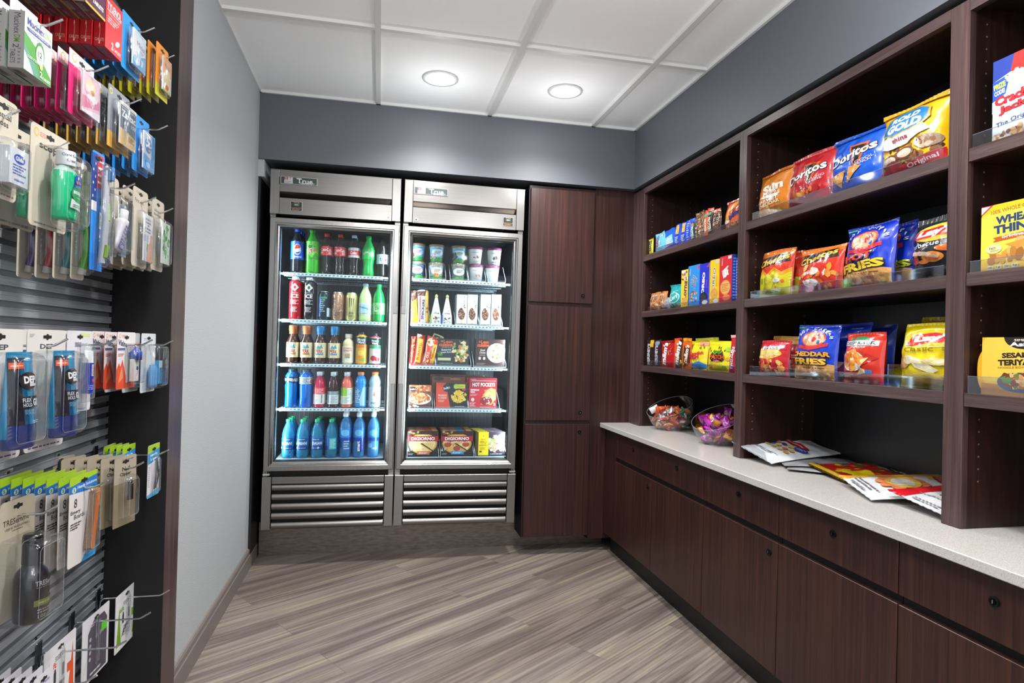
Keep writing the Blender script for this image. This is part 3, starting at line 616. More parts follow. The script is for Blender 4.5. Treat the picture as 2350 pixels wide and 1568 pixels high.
can(743, '#26343c', [('r', .3, .05, .42, .95, '#2e63b8'), ('L', .48, .55, .14, .6, 7, '#8fb4c8'), ('r', .6, .05, .74, .45, '#cfe4ee'), ('r', .44, .86, .6, .95, '#3f9c6a')], 'dark blue energy drink can, second shelf from top')
can(775, '#b58c72', [('p', [(.33, .95), (.37, .95), (.36, .6), (.34, .4), (.33, .6)], '#3a2c20'), ('p', [(.4, .9), (.43, .93), (.42, .6)], '#5a4332'), ('f', .52, .5, .2, .45, 60, .004, ['#c9a184', '#a67a5e', '#d8b698'], 5), ('L', .5, .18, .14, .2, 3, '#4a3626')], 'copper brown energy drink can, second shelf from top')
can(806, '#d6cf8a', [('p', [(.44, .95), (.47, .95), (.465, .55), (.45, .45)], '#3c3a24'), ('p', [(.5, .95), (.53, .95), (.52, .5), (.505, .62)], '#3c3a24'), ('p', [(.56, .9), (.585, .95), (.575, .6)], '#3c3a24'), vt('Java', .5, .25, .13, .14, '#4a3f22', 0, .01), ('L', .5, .12, .13, .1, 2, '#6a5f35')], 'pale yellow energy drink can, second shelf from top')
drink(838, 3, 'soda', .212, .0345, '#d3f0a8', '#8fb0cc', '#e6f6f4', (.18, .48), [('r', .36, .1, .56, .9, '#b9dff0'), vt('LEMON', .45, .6, .14, .3, '#3f86c8', 78, .01), ('L', .62, .5, .12, .7, 7, '#9dbccb'), ('L', .5, .1, .3, .1, 1, '#8fae5f')], 'pale yellow lemonade bottle with a white label, second shelf from top', clear=.15, behind=1)
drink(869, 3, 'soda', .212, .0335, '#0d9c42', '#12a85a', '#7fe07a', (.20, .50), [('e', .42, .5, .05, .3, '#d8f2c0'), vt('Canada', .5, .75, .22, .2, '#2b7a34', 0, .01), vt('DRY', .5, .5, .18, .26, '#2b7a34', 0, .02), ('e', .6, .5, .05, .3, '#d8f2c0'), ('L', .5, .12, .3, .16, 2, '#3e9446')], 'green ginger ale bottle with a light green label, second shelf from top', clear=.15, behind=1)
# row 3: tea, iced coffee, juices
for i, (u, cp) in enumerate([(671, '#b8643a'), (702, '#e07f45'), (734, '#1f8fd0'), (766, '#2690d6')]):
    art = [('r', 0, 0, 1, 1, '#e6d3a6'), ('e', .5, .55, .13, .34, '#f2e6c4'), ('p', [(.4, .62), (.46, .85), (.5, .72), (.55, .9), (.6, .62)], '#4fa0b0'), vt('GOLD', .46, .55, .14, .16, '#a03a24', 0, .01), vt('PEAK', .5, .42, .2, .24, '#b23a20', 0, .02), ('r', .4, .2, .6, .28, '#d06a3a' if i < 2 else '#3a8fd0'), ('e', .64, .22, .035, .14, '#e9dcb4')]
    if i == 1: art[0] = ('r', 0, 0, 1, 1, '#f1dfb8')
    drink(u, 2, 'tea', .205, .0315, '#3a1d12', None, '#e6d3a6', (.16, .56), art, ['iced tea bottle with a brown orange cap, leftmost on the middle shelf', 'iced tea bottle with a bright orange cap, second on the middle shelf', 'iced tea bottle with a blue cap, third on the middle shelf', 'iced tea bottle with a blue cap, fourth on the middle shelf beside the coffee'][i], clear=.06, behind=1)
for o in list(COL.objects):
    if o.get('category') == 'bottle' and 'iced tea bottle' in o.get('label', ''):
        cpc = '#b8643a' if 'brown orange' in o['label'] else ('#e07f45' if 'bright orange' in o['label'] else '#2390d4')
        m = M(); r = .0315; m.lathe([(.60 * r, .160), (.60 * r, .176), (.66 * r, .178), (.66 * r, .205), (.6 * r, .207)], mat(cpc, .35), 20, wob=lambda a, z: .015 * math.cos(a * 16)); m.build('cap', o)
drink(798, 2, 'iced', .168, .0295, '#d9c7a2', '#efe8cf', '#f1e9d2', (.05, .60), [vt('DUNKIN', .5, .86, .26, .11, '#e8702a', 0, .02), vt('DONUTS', .5, .72, .26, .11, '#c2268a', 0, .02), ('r', .42, .28, .58, .6, '#d9c39a'), vt('ICED', .5, .45, .14, .12, '#5d3a22', 0, .01), vt('COFFEE', .5, .32, .14, .08, '#5d3a22')], 'cream coloured iced coffee bottle, middle shelf', clear=0, behind=1)
drink(829, 2, 'mm', .182, .030, '#e8a02a', '#1f2a3c', '#f0b63c', (.04, .86), [('r', 0, .70, 1, .98, '#1c3a36'), vt('Minute', .5, .88, .2, .09, W1), vt('Maid', .5, .78, .16, .1, W1, 0, .01), ('r', 0, .58, 1, .69, '#f07a24'), ('e', .5, .38, .09, .1, '#fbd25a'), ('e', .45, .2, .08, .09, '#f39a2a'), ('e', .58, .14, .06, .07, '#8dbb3a'), ('r', 0, 0, .3, .55, '#f6efe0')], 'orange juice bottle with a dark cap and waisted shape, middle shelf', clear=0, behind=1)
drink(860, 2, 'mm', .176, .030, '#b8353f', '#1f2a3c', '#eef2ea', (.04, .86), [('r', 0, .70, 1, .98, '#1c3a36'), vt('Minute', .5, .88, .2, .09, W1), vt('Maid', .5, .78, .16, .1, W1, 0, .01), ('r', 0, .58, 1, .69, '#2aa85a'), ('e', .5, .42, .1, .12, '#f4ead8'), ('e', .46, .2, .09, .1, '#c2283a'), ('e', .58, .16, .07, .09, '#a8202f')], 'apple juice bottle with a dark cap and green band, middle shelf', clear=0, behind=1)
# row 2: sports drinks and vitamin waters
drink(668, 1, 'power', .208, .034, '#0f5fae', '#2b3a4a', '#12263c', (.66, .80), [vt('POWERADE', .5, .5, .4, .5, '#e6eef4', 0, .02), ('L', .62, .2, .2, .2, 1, '#9ab8d0')], 'dark blue sports drink bottle with a black band, second shelf from bottom', clear=.12, behind=1, cap_r=.018)
drink(700, 1, 'power', .208, .034, '#1464c4', '#3c4c5a', '#c6d2dc', (.62, .80), [('L', .5, .5, .36, .8, 5, '#5b7890'), ('r', .64, .1, .72, .6, '#d34c4c')], 'blue sports drink bottle with a grey nutrition label, second shelf from bottom', clear=.12, behind=1, cap_r=.018)
VL = [(732, '#c01f4a', '#ef4552', 'crimson vitamin water bottle with a red and white label, second shelf from bottom'), (764, '#3a1420', '#8fa2a8', 'dark purple vitamin water bottle with a white label, second shelf from bottom'), (795, '#e06a5c', '#9cd62f', 'pink vitamin water bottle with a green and white label, second shelf from bottom')]
for i, (u, lq, lc, lb) in enumerate(VL):
    art = [('r', 0, 0, 1, .60, '#f2f4f4'), ('L', .42, .3, .12, .5, 6, '#aab4b8')]
    if i == 0: art = [('r', 0, 0, 1, .6, '#f2f0ee'), vt('vitaminwater', .58, .32, .55, .055, '#222222', 90, .02), ('L', .42, .3, .1, .45, 6, '#c88a8a'), ('L', .55, .8, .2, .3, 4, '#ffd0d0')]
    if i == 1: art = [('r', 0, 0, 1, .72, '#dfe8ea'), vt('vitaminwater', .36, .36, .6, .05, '#333333', 90), ('L', .55, .36, .2, .6, 8, '#8496a0')]
    if i == 2: art = [('r', 0, 0, 1, .5, '#f4f6ee'), ('r', .52, .5, 1, 1, '#eef2ea'), ('L', .6, .75, .14, .4, 5, '#b5bcae'), ('L', .5, .26, .2, .4, 6, '#b5bcae')]
    drink(u, 1, 'vit', .196, .0305, lq, '#d3dce6', lc, (.10, .56 if i != 1 else .46), art, lb, clear=.12, behind=1)
drink(827, 1, 'sport', .198, .032, '#1688e0', '#ee8236', '#2b93dc', (.06, .58), [('p', [(.5, 0), (.62, 0), (.62, 1), (.57, 1), (.47, .3)], '#9fd4ee'), ('L', .42, .5, .14, .7, 7, '#cfe8f6'), ('f', .42, .5, .08, .4, 14, .004, ['#c9e2c8', '#e8f4f8'], 4)], 'bright blue sports drink bottle with an orange cap, second shelf from bottom', clear=.15, behind=0)
drink(859, 1, 'sport', .198, .032, '#b3d1dc', '#ee8236', '#d5e4ea', (.06, .58), [('e', .5, .62, .1, .28, '#e8eff2'), ('p', [(.47, .7), (.5, .78), (.53, .7), (.51, .48), (.48, .52)], '#e2702e'), vt('G', .5, .6, .08, .26, '#c8d4da', 0, .02), ('L', .5, .15, .2, .12, 2, '#5e7078')], 'white frosted sports drink bottle with an orange cap, second shelf from bottom', clear=.2, behind=1)
# row 1: waters
WB = '#3f9fc8'
for i, u in enumerate([661, 694, 727, 760]):
    art = [('r', 0, .75, 1, 1, '#1a5ea0'), ('r', 0, 0, 1, .3, '#123f8c'), vt('DASANI', [.48, .5, .53, .4][i], .55, .26, .24, W1, 0, .015), ('L', .5, .88, .16, .08, 1, '#dceefa'), ('e', [.33, .38, .55, .7][i], .16, .02, .1, '#e6f2fa'), ('L', .5, .15, .2, .1, 1, '#9cc4e6')]
    if i in (1, 2): art.append(('p', [(.3 + .02 * i, .2), (.36, .5), (.33, .7)], '#5fd05a'))
    if i == 3: art = [('r', .46, 0, .66, 1, '#37b2bc'), ('L', .56, .5, .16, .8, 7, '#bfeef0'), ('r', 0, 0, .44, .3, '#123f8c')]
    drink(u, 0, 'water', .210, .0330, WB, '#1fb673', '#1d69b4', (.22, .52), art, ['water bottle with a green cap, leftmost on the bottom shelf', 'water bottle with a green cap, second from left on the bottom shelf', 'water bottle with a green cap, third from left on the bottom shelf', 'water bottle with a green cap and teal nutrition panel, bottom shelf'][i], clear=.62, behind=[2, 2, 2, 1][i], name='water_bottle')
for i, u in enumerate([792, 823, 856]):
    art = [('r', 0, .55, 1, 1, '#2a86d8'), ('r', 0, .46, 1, .60, '#1140b4'), ('e', .5, .8, .12, .14, '#6bbcf0')]
    if i == 1: art += [('e', .56, .26, .1, .26, '#0f2f9c'), vt('smart', .5, .24, .42, .075, W1, 90, .03)]
    if i == 0: art += [('e', .36, .3, .06, .16, '#0f2f9c'), ('L', .55, .3, .16, .4, 4, '#b8d8f0')]
    if i == 2: art += [('e', .42, .26, .06, .1, '#8cc6e8'), ('r', .46, .1, .62, .2, '#7fa8c0')]
    drink(u, 0, 'smart', .262, .0315, '#5fa9e2', '#e7effa', None, (.12, .62), art, ['tall water bottle with a white sport cap, nearest the green capped ones', 'tall water bottle with a white sport cap and dark blue drop, middle of three', 'tall water bottle with a white sport cap, right end of the bottom shelf'][i], clear=.6, behind=1, name='water_bottle', capk='sport', cap_r=.0145)
# ------------------------------------------------------------------ frozen food in the right cooler
def put(m, name, lab, cat, loc, group=None, rz=0, rx=0, ry=0): return tag(m.build(name, loc=loc, rot=(R(rx), R(ry), R(rz))), lab, cat, group)
YR = .415
def rx_(u, v): return at(u, v, 1, YR).x
# pints
def pint(u, lv, arts, side, lid, lab, flip=False):
    h, r0, r1 = .098, .034, .0425; x = rx_(u, 610); z = S[4] + .002 + lv * (h + .0055)
    t = thing('ice_cream_pint', lab, 'ice cream', (x, YR + .04, z), (0, 0, 0), 'ice cream pints on the top freezer shelf'); m = M()
    m.lathe([(0, .002), (r0, 0), (r1, h - .006), (r1, h - .004)], mat(side, .45), 28)
    W = 2 * math.pi * .039; paint(m, arts, W, h - .01, lambda a, z, o: ((r0 + (r1 - r0) * z / h + o + .0003) * math.sin(a / .039), -(r0 + (r1 - r0) * z / h + o + .0003) * math.cos(a / .039), z + .002), Lmax=.009, rough=.45)
    m.build('tub', t); m = M(); rr = r1 + .002; m.lathe([(rr, h - .014), (rr, h), (rr * .95, h + .002), (rr * .93, h), (0, h)], lid, 28); m.build('lid', t); return t
CLID = mat('#9a8768', .3, 0, .5); PL = mat('#8b3f6c', .4)
def bj(sky, cloud, food, fc): return [('r', 0, 0, 1, .24, '#3f9c34'), ('f', .5, .24, .5, .05, 30, .004, ['#57b53c', '#2f8a30', '#f4f6f4'], 2), ('e', .5, .55, .15, .24, cloud), vt('BEN & JERRY\'S', .5, .82, .27, .13, W1, 0, .03), vt('BEN & JERRY\'S', .5, .82, .26, .12, '#20242c', 0, .008), food, ('L', .52, .58, .16, .22, 3, fc)]
pt = [(958, 0, bj('#2f8fd8', '#f2c2d4', ('f', .4, .2, .06, .1, 10, .005, ['#4a3020', '#704830'], 1), '#c02a5c'), '#2a86cf', CLID, 'blue ice cream pint, lower left on the top freezer shelf'),
      (958, 1, bj('#5fb8e8', '#d8d4f4', ('f', .37, .35, .09, .2, 30, .005, ['#c9a070', '#8a5a38', '#e6d0a8'], 6), '#6a4ab0'), '#58b4e6', CLID, 'light blue ice cream pint, upper left on the top freezer shelf'),
      (1003, 0, bj('#e8f0f2', '#f6eede', ('f', .5, .28, .09, .14, 18, .006, ['#c87a3a', '#e0a060'], 7), '#8a6a44'), '#c8d8da', CLID, 'pint with a cream ring and cookie picture, lower second stack'),
      (1003, 1, bj('#7ec8ec', '#eaf4fa', ('f', .38, .35, .08, .2, 26, .005, ['#e8b8c0', '#c06a70', '#f0e0d0'], 8), '#4a86b0'), '#7ac6ea', CLID, 'light blue ice cream pint, upper second stack'),
      (1054, 0, bj('#9cc8d8', '#f0f4f4', ('f', .5, .2, .1, .1, 20, .005, ['#5d6f5a', '#8a9a80'], 9), '#4c6050'), '#8a9ea6', CLID, 'grey blue ice cream pint, lower middle stack'),
      (1054, 1, bj('#74bce6', '#d8ecf6', ('f', .36, .4, .09, .26, 40, .006, ['#4a4440', '#6e655e', '#3a342f'], 10), '#4a7a40'), '#6cb8e2', CLID, 'blue ice cream pint with a dark chunk picture, upper middle stack'),
      (1095, 0, [vt("Haagen-Dazs", .5, .72, .2, .09, '#3a4654'), ('f', .53, .34, .06, .1, 10, .005, ['#c8482c', '#e07a4a'], 11), ('L', .5, .15, .14, .06, 1, '#bb8866')], '#eef0ef', PL, 'white pint with an orange fruit picture and plum lid, lower fourth stack'),
      (1092, 1, [vt("Haagen-Dazs", .5, .72, .2, .09, '#3a4654'), ('f', .5, .38, .06, .12, 10, .006, ['#d42a34', '#e04a4a', '#4a9a3a'], 12), ('L', .5, .15, .14, .06, 1, '#888888')], '#eef0ef', PL, 'white pint with a strawberry picture and plum lid, upper fourth stack'),
      (1132, 0, [vt("Haagen-Dazs", .5, .72, .22, .09, '#3a4654'), ('f', .52, .34, .08, .12, 10, .005, ['#9cbc4a', '#c8d88a'], 13)], '#edf0ea', PL, 'white pint with a pale green picture and plum lid, lower right stack'),
      (1136, 1, [vt("Haagen-Dazs", .5, .72, .22, .09, '#3a4654'), ('f', .52, .38, .07, .14, 12, .007, ['#4a2c20', '#2f1a14'], 14), ('L', .5, .14, .18, .08, 1, '#555555')], '#e2e5e2', PL, 'white pint with a chocolate picture and plum lid, upper right stack')]
for a in pt:
    a = (a[0], a[1], [(q if q[0] != 'L' or len(q[6]) == 7 else q[:6] + ('#bb8866',)) for q in a[2]]) + a[3:]
    pint(*a)
def lane_tray(x0, x1, z, hs, lab, d=.30):
    m = M(); y0 = YR - .024
    m.box(x0, y0, z, x1, y0 + d, z + .0015, ACRYL); m.box(x0, y0, z, x1, y0 + .0015, z + .012, ACRYL)
    for x in (x0, x1):
        P = [(x - .001, y0, z), (x - .001, y0, z + .02), (x - .001, y0 + .09, z + hs), (x - .001, y0 + d, z + hs), (x - .001, y0 + d, z)]; Q = [(x + .001, b, c) for a, b, c in P]
        m.add(P + Q, [(0, 1, 2, 3, 4), (9, 8, 7, 6, 5)] + [(i, (i + 1) % 5, 5 + (i + 1) % 5, 5 + i) for i in range(5)], ACRYL)
        m.tube([(x, y0, z + .02), (x, y0 + .09, z + hs)], .0012, mat('#d6e8f2', .2), 6); m.tube([(x, y0 - .001, z + .001), (x, y0 - .001, z + .02)], .0012, mat('#d6e8f2', .2), 6)
    m.box(x0, y0 - .001, z, x1, y0, z + .002, mat('#e4f0f6', .2))
    return tag(m.build('lane_tray'), lab, 'tray', 'clear lane trays in the freezer')
for (a, b, wh) in [(942, 977, 'left'), (985, 1022, 'second'), (1032, 1072, 'middle'), (1074, 1113, 'fourth'), (1118, 1158, 'right')]:
    lane_tray(rx_(a, 640), rx_(b, 640), S[4] - .0005, .10, 'clear tray holding the %s stack of ice cream pints' % wh)
# novelty row: wrapped bars, cones, stick-bar boxes
def bar(u0, u1, vt_, sh, col, arts, lab, rz=0, ry=0, seed=1, dz=0, yy=None, topd=.02):
    v = {3: 742, 2: 842, 1: 934, 0: 1052}[sh]; a, b = rx_(u0, v), rx_(u1, v); zt = at((u0 + u1) / 2, vt_, 1, YR).z
    m = bag_pkg(b - a, zt - S[sh] - dz, .024, col, arts, seed, seal=.05, wr=.003, pinch=.02, gx=10, gz=20)
    return put(m, 'wrapped_ice_cream_bar' if sh == 3 else 'wrapped_burrito', lab, 'frozen snack', ((a + b) / 2, (yy or YR), S[sh] + .002 + dz), 'wrapped frozen snacks standing in the freezer', rz, 0, ry)
bar(938, 960, 669, 3, '#f2c43a', [('e', .4, .95, .8, .28, '#6b3424'), ('f', .5, .85, .4, .12, 10, .006, ['#8a5a3a', '#4a2a1c'], 1), vt('Butterfinger', .22, .3, .5, .25, '#1c4fa8', 84, .03), ('L', .7, .3, .2, .4, 6, '#c8902a')], 'yellow and blue peanut candy ice cream bar, leftmost in the freezer', ry=-5, seed=2)
bar(960, 978, 667, 3, '#f2e8ea', [('r', 0, .82, 1, .96, '#4a2018'), ('f', .5, .88, .4, .08, 12, .005, ['#6b3a2a', '#8a4a34'], 2), ('p', [(.05, .05), (.2, .05), (.4, .8), (.25, .8)], '#d82a3a'), vt('SNICKERS', .6, .42, .6, .35, '#2a1a4c', 84, .03)], 'white candy ice cream bar with dark blue lettering', ry=-3, seed=3)
bar(976, 984, 668, 3, '#d8a03a', [('r', 0, .3, 1, .5, '#6b3424')], 'thin gold and brown ice cream bar squeezed beside the white one', ry=-2, seed=4)
def cone(u, lab, c1, seed):
    x = rx_(u, 742); h = .165; t = thing('wrapped_ice_cream_cone', lab, 'frozen snack', (x, YR, S[3] + .002)); m = M()
    prof = [(.028, 0), (.031, .01), (.029, .045), (.0045, h), (.001, h + .004)]
    m.lathe(prof, mat('#e9edf3', .3, 0, .4), 18)
    def fm(a, z, o):
        r = .0295 if z < .045 else .0295 - .0245 * (z - .045) / (h - .045); r += o + .0006; return (r * math.sin(a / .03), -r * math.cos(a / .03), z)
    paint(m, [('e', .5, .17, .13, .17, '#f7f3ec'), ('f', .5, .13, .11, .12, 30, .004, ['#4a3024', '#e8dfd0', '#6b4a34'], seed), vt('CONE', .5, .36, .2, .05, '#26221f', 0, .02), ('f', .5, .62, .06, .3, 34, .0025, ['#e07a8c', '#5aa0d8', '#f2e6c0', '#b84a3a'], seed + 1), ('p', [(.26, 0), (.33, 0), (.36, .3), (.3, .35)], c1), ('r', .3, .93, .7, 1.0, '#b8d84a')], .19, h, fm, Lmax=.012, rough=.3)
    m.build('wrapper', t); m = M(); m.lathe([(.0315, -.0015), (.0315, .004), (.0, .004)], mat('#d8dee6', .35), 18); m.build('lid', t); return t
cone(1000, 'paper wrapped ice cream cone with a yellow green edge, left of two', '#c8dc4a', 3); cone(1025, 'paper wrapped ice cream cone with a blue edge, right of two', '#5a7ad8', 8)
def fbox(u0, u1, vt_, sh, col, arts, lab, D=.05, nm='frozen_food_box', sides=None, top=(), right=(), left=(), yy=0, rz=0, grp=None, hh=None):
    v = {3: 742, 2: 842, 1: 934, 0: 1052}[sh]; a, b = at(u0, v, 1, YR + yy).x, at(u1, v, 1, YR + yy).x; zt = at((u0 + u1) / 2, vt_, 1, YR + yy).z
    m = box_pkg(b - a, hh or zt - S[sh] - .002, D, col, arts, right=right, left=left, sides=sides, top=top, rough=.35)
    return put(m, nm, lab, 'frozen food', ((a + b) / 2, YR + yy, S[sh] + .002), grp, rz)
for i, (a, b) in enumerate([(1047, 1071), (1072, 1095), (1102, 1125), (1127, 1149)]):
    o = fbox(a, b, 676, 3, '#eef0f0', [('L', .42, .8, .5, .26, 8, '#c6cace'), vt('Haagen-Dazs', .72, .82, .28, .12, '#4a5a6c', 90), ('r', .42, .02, .56, .3, '#e6cfa4'), ('e', .48, .36, .34, .2, '#6b3a26'), ('f', .48, .36, .28, .17, 46, .0035, ['#a8745a', '#4a2418', '#c89a7c'], i), ('p', [(.5, .56), (.85, .36), (.95, .56), (.7, .62)], '#f6efe2'), ('f', .75, .6, .15, .05, 6, .003, ['#5a3020'], i), ('r', .05, .0, .95, .03, '#6a6058')],
             ['white stick ice cream box, leftmost of four', 'white stick ice cream box, second of four', 'white stick ice cream box, third of four', 'white stick ice cream box, rightmost of four'][i], D=.05, nm='stick_ice_cream_box')
    c = dup(o, (o.location.x, o.location.y + .053, o.location.z), 'white stick ice cream box standing directly behind the front %s' % ['leftmost one', 'second one', 'third one', 'rightmost one'][i], 'back row of stick ice cream boxes')
# row 3: burritos and two meal boxes
bar(948, 967, 768, 2, '#e0392a', [('r', .2, .08, .8, .86, '#f6b22e'), vt('BURRITO', .48, .45, .55, .3, '#b8261c', 84, .03), ('f', .5, .94, .4, .05, 8, .006, ['#f2e6c0', '#8a4a2a'], 3), ('f', .5, .06, .3, .05, 6, .006, ['#a82a20'], 4)], 'red and yellow wrapped burrito, left one on the middle freezer shelf', ry=6, seed=5)
bar(969, 995, 772, 2, '#e2452c', [('e', .35, .8, .3, .14, '#f2dcc0'), ('f', .35, .85, .3, .1, 12, .007, ['#c0522a', '#f0c890'], 5), ('r', .6, .1, .95, .75, '#f4c030'), vt('OLE', .3, .35, .2, .22, '#f6e8c8', 84, .03), vt('ROLLER', .75, .45, .4, .12, '#b02a1c', 84, .02), ('f', .25, .12, .2, .1, 10, .006, ['#f2dcc0', '#d88a4a'], 6)], 'orange wrapped snack roll leaning beside the meal boxes', ry=9, seed=6)
bar(938, 948, 772, 2, '#c8322a', [('f', .5, .6, .4, .3, 12, .006, ['#5aa040', '#e8c040'], 5)], 'narrow red burrito wrapper at the left edge of the middle freezer shelf', ry=4, seed=7)
bar(962, 987, 762, 2, '#eadfb6', [('r', .1, .86, .9, .96, '#2c5c48')], 'pale wrapper sticking up behind the orange snack roll', ry=25, seed=9, yy=YR + .05)
fbox(1001, 1075, 778, 2, '#20282c', [('f', .72, .55, .26, .4, 70, .010, ['#e8cf98', '#d8b070', '#6a9a3c', '#c87a4a', '#f0e0b8'], 21), vt('+Lean', .3, .9, .36, .12, '#f0642a', 0, .02), vt('cuisine', .28, .78, .42, .12, '#f0642a', 0, .03), ('L', .3, .69, .3, .04, 1, '#9ab0b4'), vt('Butternut', .3, .60, .3, .08, '#dfeaea', 4), vt('Squash Ravioli', .3, .5, .42, .08, '#dfeaea', 4), ('f', .1, .42, .09, .08, 14, .006, ['#4f9a34', '#3a7a2a'], 4), ('r', .04, .2, .44, .3, '#c8cf9a'), ('L', .3, .1, .4, .06, 1, '#8a979c')], 'black frozen meal box with a squash ravioli picture', D=.04)
fbox(1090, 1158, 779, 2, '#3c2420', [('e', .72, .5, .34, .36, '#b8d4e0'), ('e', .74, .52, .31, .32, '#f2e4cc'), ('f', .74, .54, .27, .27, 70, .008, ['#e8a078', '#f4dcc0', '#5a9a3c', '#d06a48'], 22), vt('+Lean', .27, .9, .34, .12, '#f0642a', 0, .02), vt('cuisine', .26, .78, .4, .12, '#f0642a', 0, .03), vt('Glazed', .24, .6, .16, .07, '#f2e6e0'), vt('Chicken', .24, .51, .2, .07, '#f2e6e0'), ('L', .24, .42, .2, .06, 1, '#b09a94'), ('e', .15, .3, .045, .06, '#c8beb8'), ('e', .3, .3, .045, .06, '#c8beb8'), ('L', .2, .1, .3, .08, 2, '#a08a84')], 'brown frozen meal box with a glazed chicken plate picture', D=.04)
# row 2
fbox(938, 989, 884, 1, '#7a4a34', [('r', 0, .72, 1, 1, '#c8683a'), ('f', .5, .86, .5, .12, 30, .008, ['#e09a6a', '#a84a2a', '#f0c090'], 31), ('e', .5, .4, .5, .26, '#f2efe6'), ('f', .48, .45, .42, .22, 80, .008, ['#e07a3a', '#c8522a', '#f0b070'], 32), ('e', .16, .82, .18, .1, '#171310'), vt("Stouffer's", .16, .82, .3, .08, W1), ('r', 0, 0, 1, .14, '#5a3020'), ('f', .3, .07, .3, .04, 8, .006, ['#e8dcc0'], 3)], 'brown frozen pasta box with a heaped plate, left on the fourth freezer shelf', D=.05)
st = fbox(1000, 1072, 879, 1, '#1c1a1a', [('p', [(0, 0), (.46, 0), (.3, 1), (0, 1)], '#e8472a'), ('e', .33, .8, .12, .16, '#16283c'), vt("Stouffer's", .33, .8, .2, .1, W1, 12), vt('MACARONI', .2, .5, .26, .08, '#fbe6d8'), vt('& CHEESE', .2, .4, .26, .08, '#fbe6d8'), ('L', .18, .28, .2, .1, 2, '#f6c8b4'), ('f', .72, .45, .24, .22, 80, .008, ['#f2c838', '#e8b028', '#f8dc6a'], 33), ('r', .62, .78, .92, .95, '#d8dc3a'), ('e', .62, .86, .07, .1, '#a8d04a'), vt('Classics', .78, .86, .2, .08, '#5a5a20'), ('e', .88, .74, .06, .05, '#d02a3a'), ('L', .75, .06, .3, .04, 1, '#cccccc')], 'orange and black macaroni and cheese box in front of its stack', D=.05, sides='#d8402a')
for j, (n_, dy, dz) in enumerate([('red brown', .055, .012), ('darker brown', .11, .02)]):
    fbox(1000 - 10 - 4 * j, 1066, 871, 1, '#5a2c20', [('r', 0, .8, 1, 1, '#7a4028'), ('e', .2, .92, .16, .06, '#1a100c'), ('L', .7, .92, .3, .08, 1, '#c88a6a')], '%s frozen dinner box standing behind the macaroni box' % n_, yy=dy, hh=.166 + dz)
fbox(1076, 1139, 868, 1, '#c8202e', [('r', .06, .66, .97, .93, '#b01826'), ('r', .08, .90, .95, .915, W1), vt('HOT POCKETS', .52, .78, .82, .13, W1, 0, .03), ('L', .15, .95, .2, .02, 1, '#ffffff'), vt('PEPPERONI', .2, .6, .3, .055, W1, 0, .02), vt('PIZZA', .13, .53, .16, .055, W1, 0, .02), ('L', .17, .44, .26, .08, 2, '#f2b0b8'), ('p', [(.42, .12), (.46, .36), (.62, .6), (.8, .68), (.96, .62), (.97, .3), (.8, .1)], '#d8a45a'), ('f', .72, .45, .2, .18, 50, .007, ['#e8bc74', '#c88a42', '#f0d090'], 41), ('e', .62, .24, .22, .14, '#7a1a1c'), ('f', .62, .24, .19, .11, 30, .006, ['#a82a2a', '#f6ead8', '#8a1a1c'], 42), ('e', .13, .28, .06, .065, '#e8c8cc'), ('L', .14, .12, .22, .14, 4, '#f6d0d4'), vt('2', .92, .13, .08, .09, W1, 0, .02), ('L', .6, .035, .4, .03, 1, '#f6d0d4')], 'red stuffed sandwich box, front one of its row', D=.045, sides='#a81826')
for j in range(3):
    o = [q for q in COL.objects if q.get('label', '').startswith('red stuffed sandwich box, front')][0]
    c = o.copy(); COL.objects.link(c); c.location = (o.location.x - .010 * (j + 1), o.location.y + .048 * (j + 1), o.location.z); c['label'] = 'red stuffed sandwich box standing behind the front one'; c['group'] = 'red stuffed sandwich boxes behind the front one'
fbox(1062, 1110, 862, 1, '#6a5a2c', [('r', 0, .85, 1, 1, '#8a7434')], 'olive gold box just showing above the red sandwich boxes', yy=.23, hh=.178)
# row 1: pizza boxes
def dig(pep, strip):
    a = [('r', 0, 0, 1, .66, '#2a2220'), ('e', .5, .5, .46, .42, '#d89a4a'), ('e', .5, .5, .41, .37, '#f2d68c' if not pep else '#eeb45e'), ('f', .5, .48, .4, .34, 90, .008, ['#f8e4a8', '#f2cf80', '#e8bc68'] if not pep else ['#f2c070', '#e09a48', '#f8dc9c'], 51 + pep)]
    if pep: a += [('e', x, z, .11, .1, '#a83226') for x, z in ((.22, .46), (.5, .3), (.78, .46), (.76, .66), (.3, .64))] + [('e', x, z, .09, .08, '#c04a38') for x, z in ((.22, .46), (.5, .3), (.78, .46))]
    a += [('r', 0, .60, 1, .80, '#b01c28'), vt('DIGIORNO', .5, .70, .76, .13, W1, 0, .03), vt('STUFFED CRUST', .52, .555, .74, .06, '#f4ecd8', 0, .02), ('p', [(.42, .5), (.47, .52), (.86, .2), (.8, .2)], '#3a281c'), ('p', [(.42, .5), (.44, .48), (.78, .2), (.7, .24)], '#e8c47c'), ('f', .07, .3, .06, .12, 8, .005, ['#d8dcd8', '#9aa09c'], 5), ('r', .32, .06, .72, .2, strip), ('L', .52, .13, .3, .08, 2, '#f2e6da'), ('L', .12, .08, .16, .08, 2, '#b0a89c'), ('r', .05, .88, .7, .94, '#3a3026'), ('f', .2, .93, .2, .06, 14, .006, ['#6a8a3a', '#c84a34', '#e8b070'], 6)]
    return a
TOPA = [('r', .02, .05, .98, .95, '#a82a2c'), ('f', .3, .5, .25, .4, 20, .010, ['#e8a070', '#c84a34', '#f2cfa0'], 8), vt('DIGIORNO', .32, .5, .5, .4, '#f4d8d0'), ('r', .55, .1, .8, .9, '#c8603a'), ('r', .8, .1, .97, .9, '#e0b060')]
lb = ['cheese stuffed crust pizza box, front left on the bottom freezer shelf', 'pepperoni stuffed crust pizza box, front middle on the bottom freezer shelf']
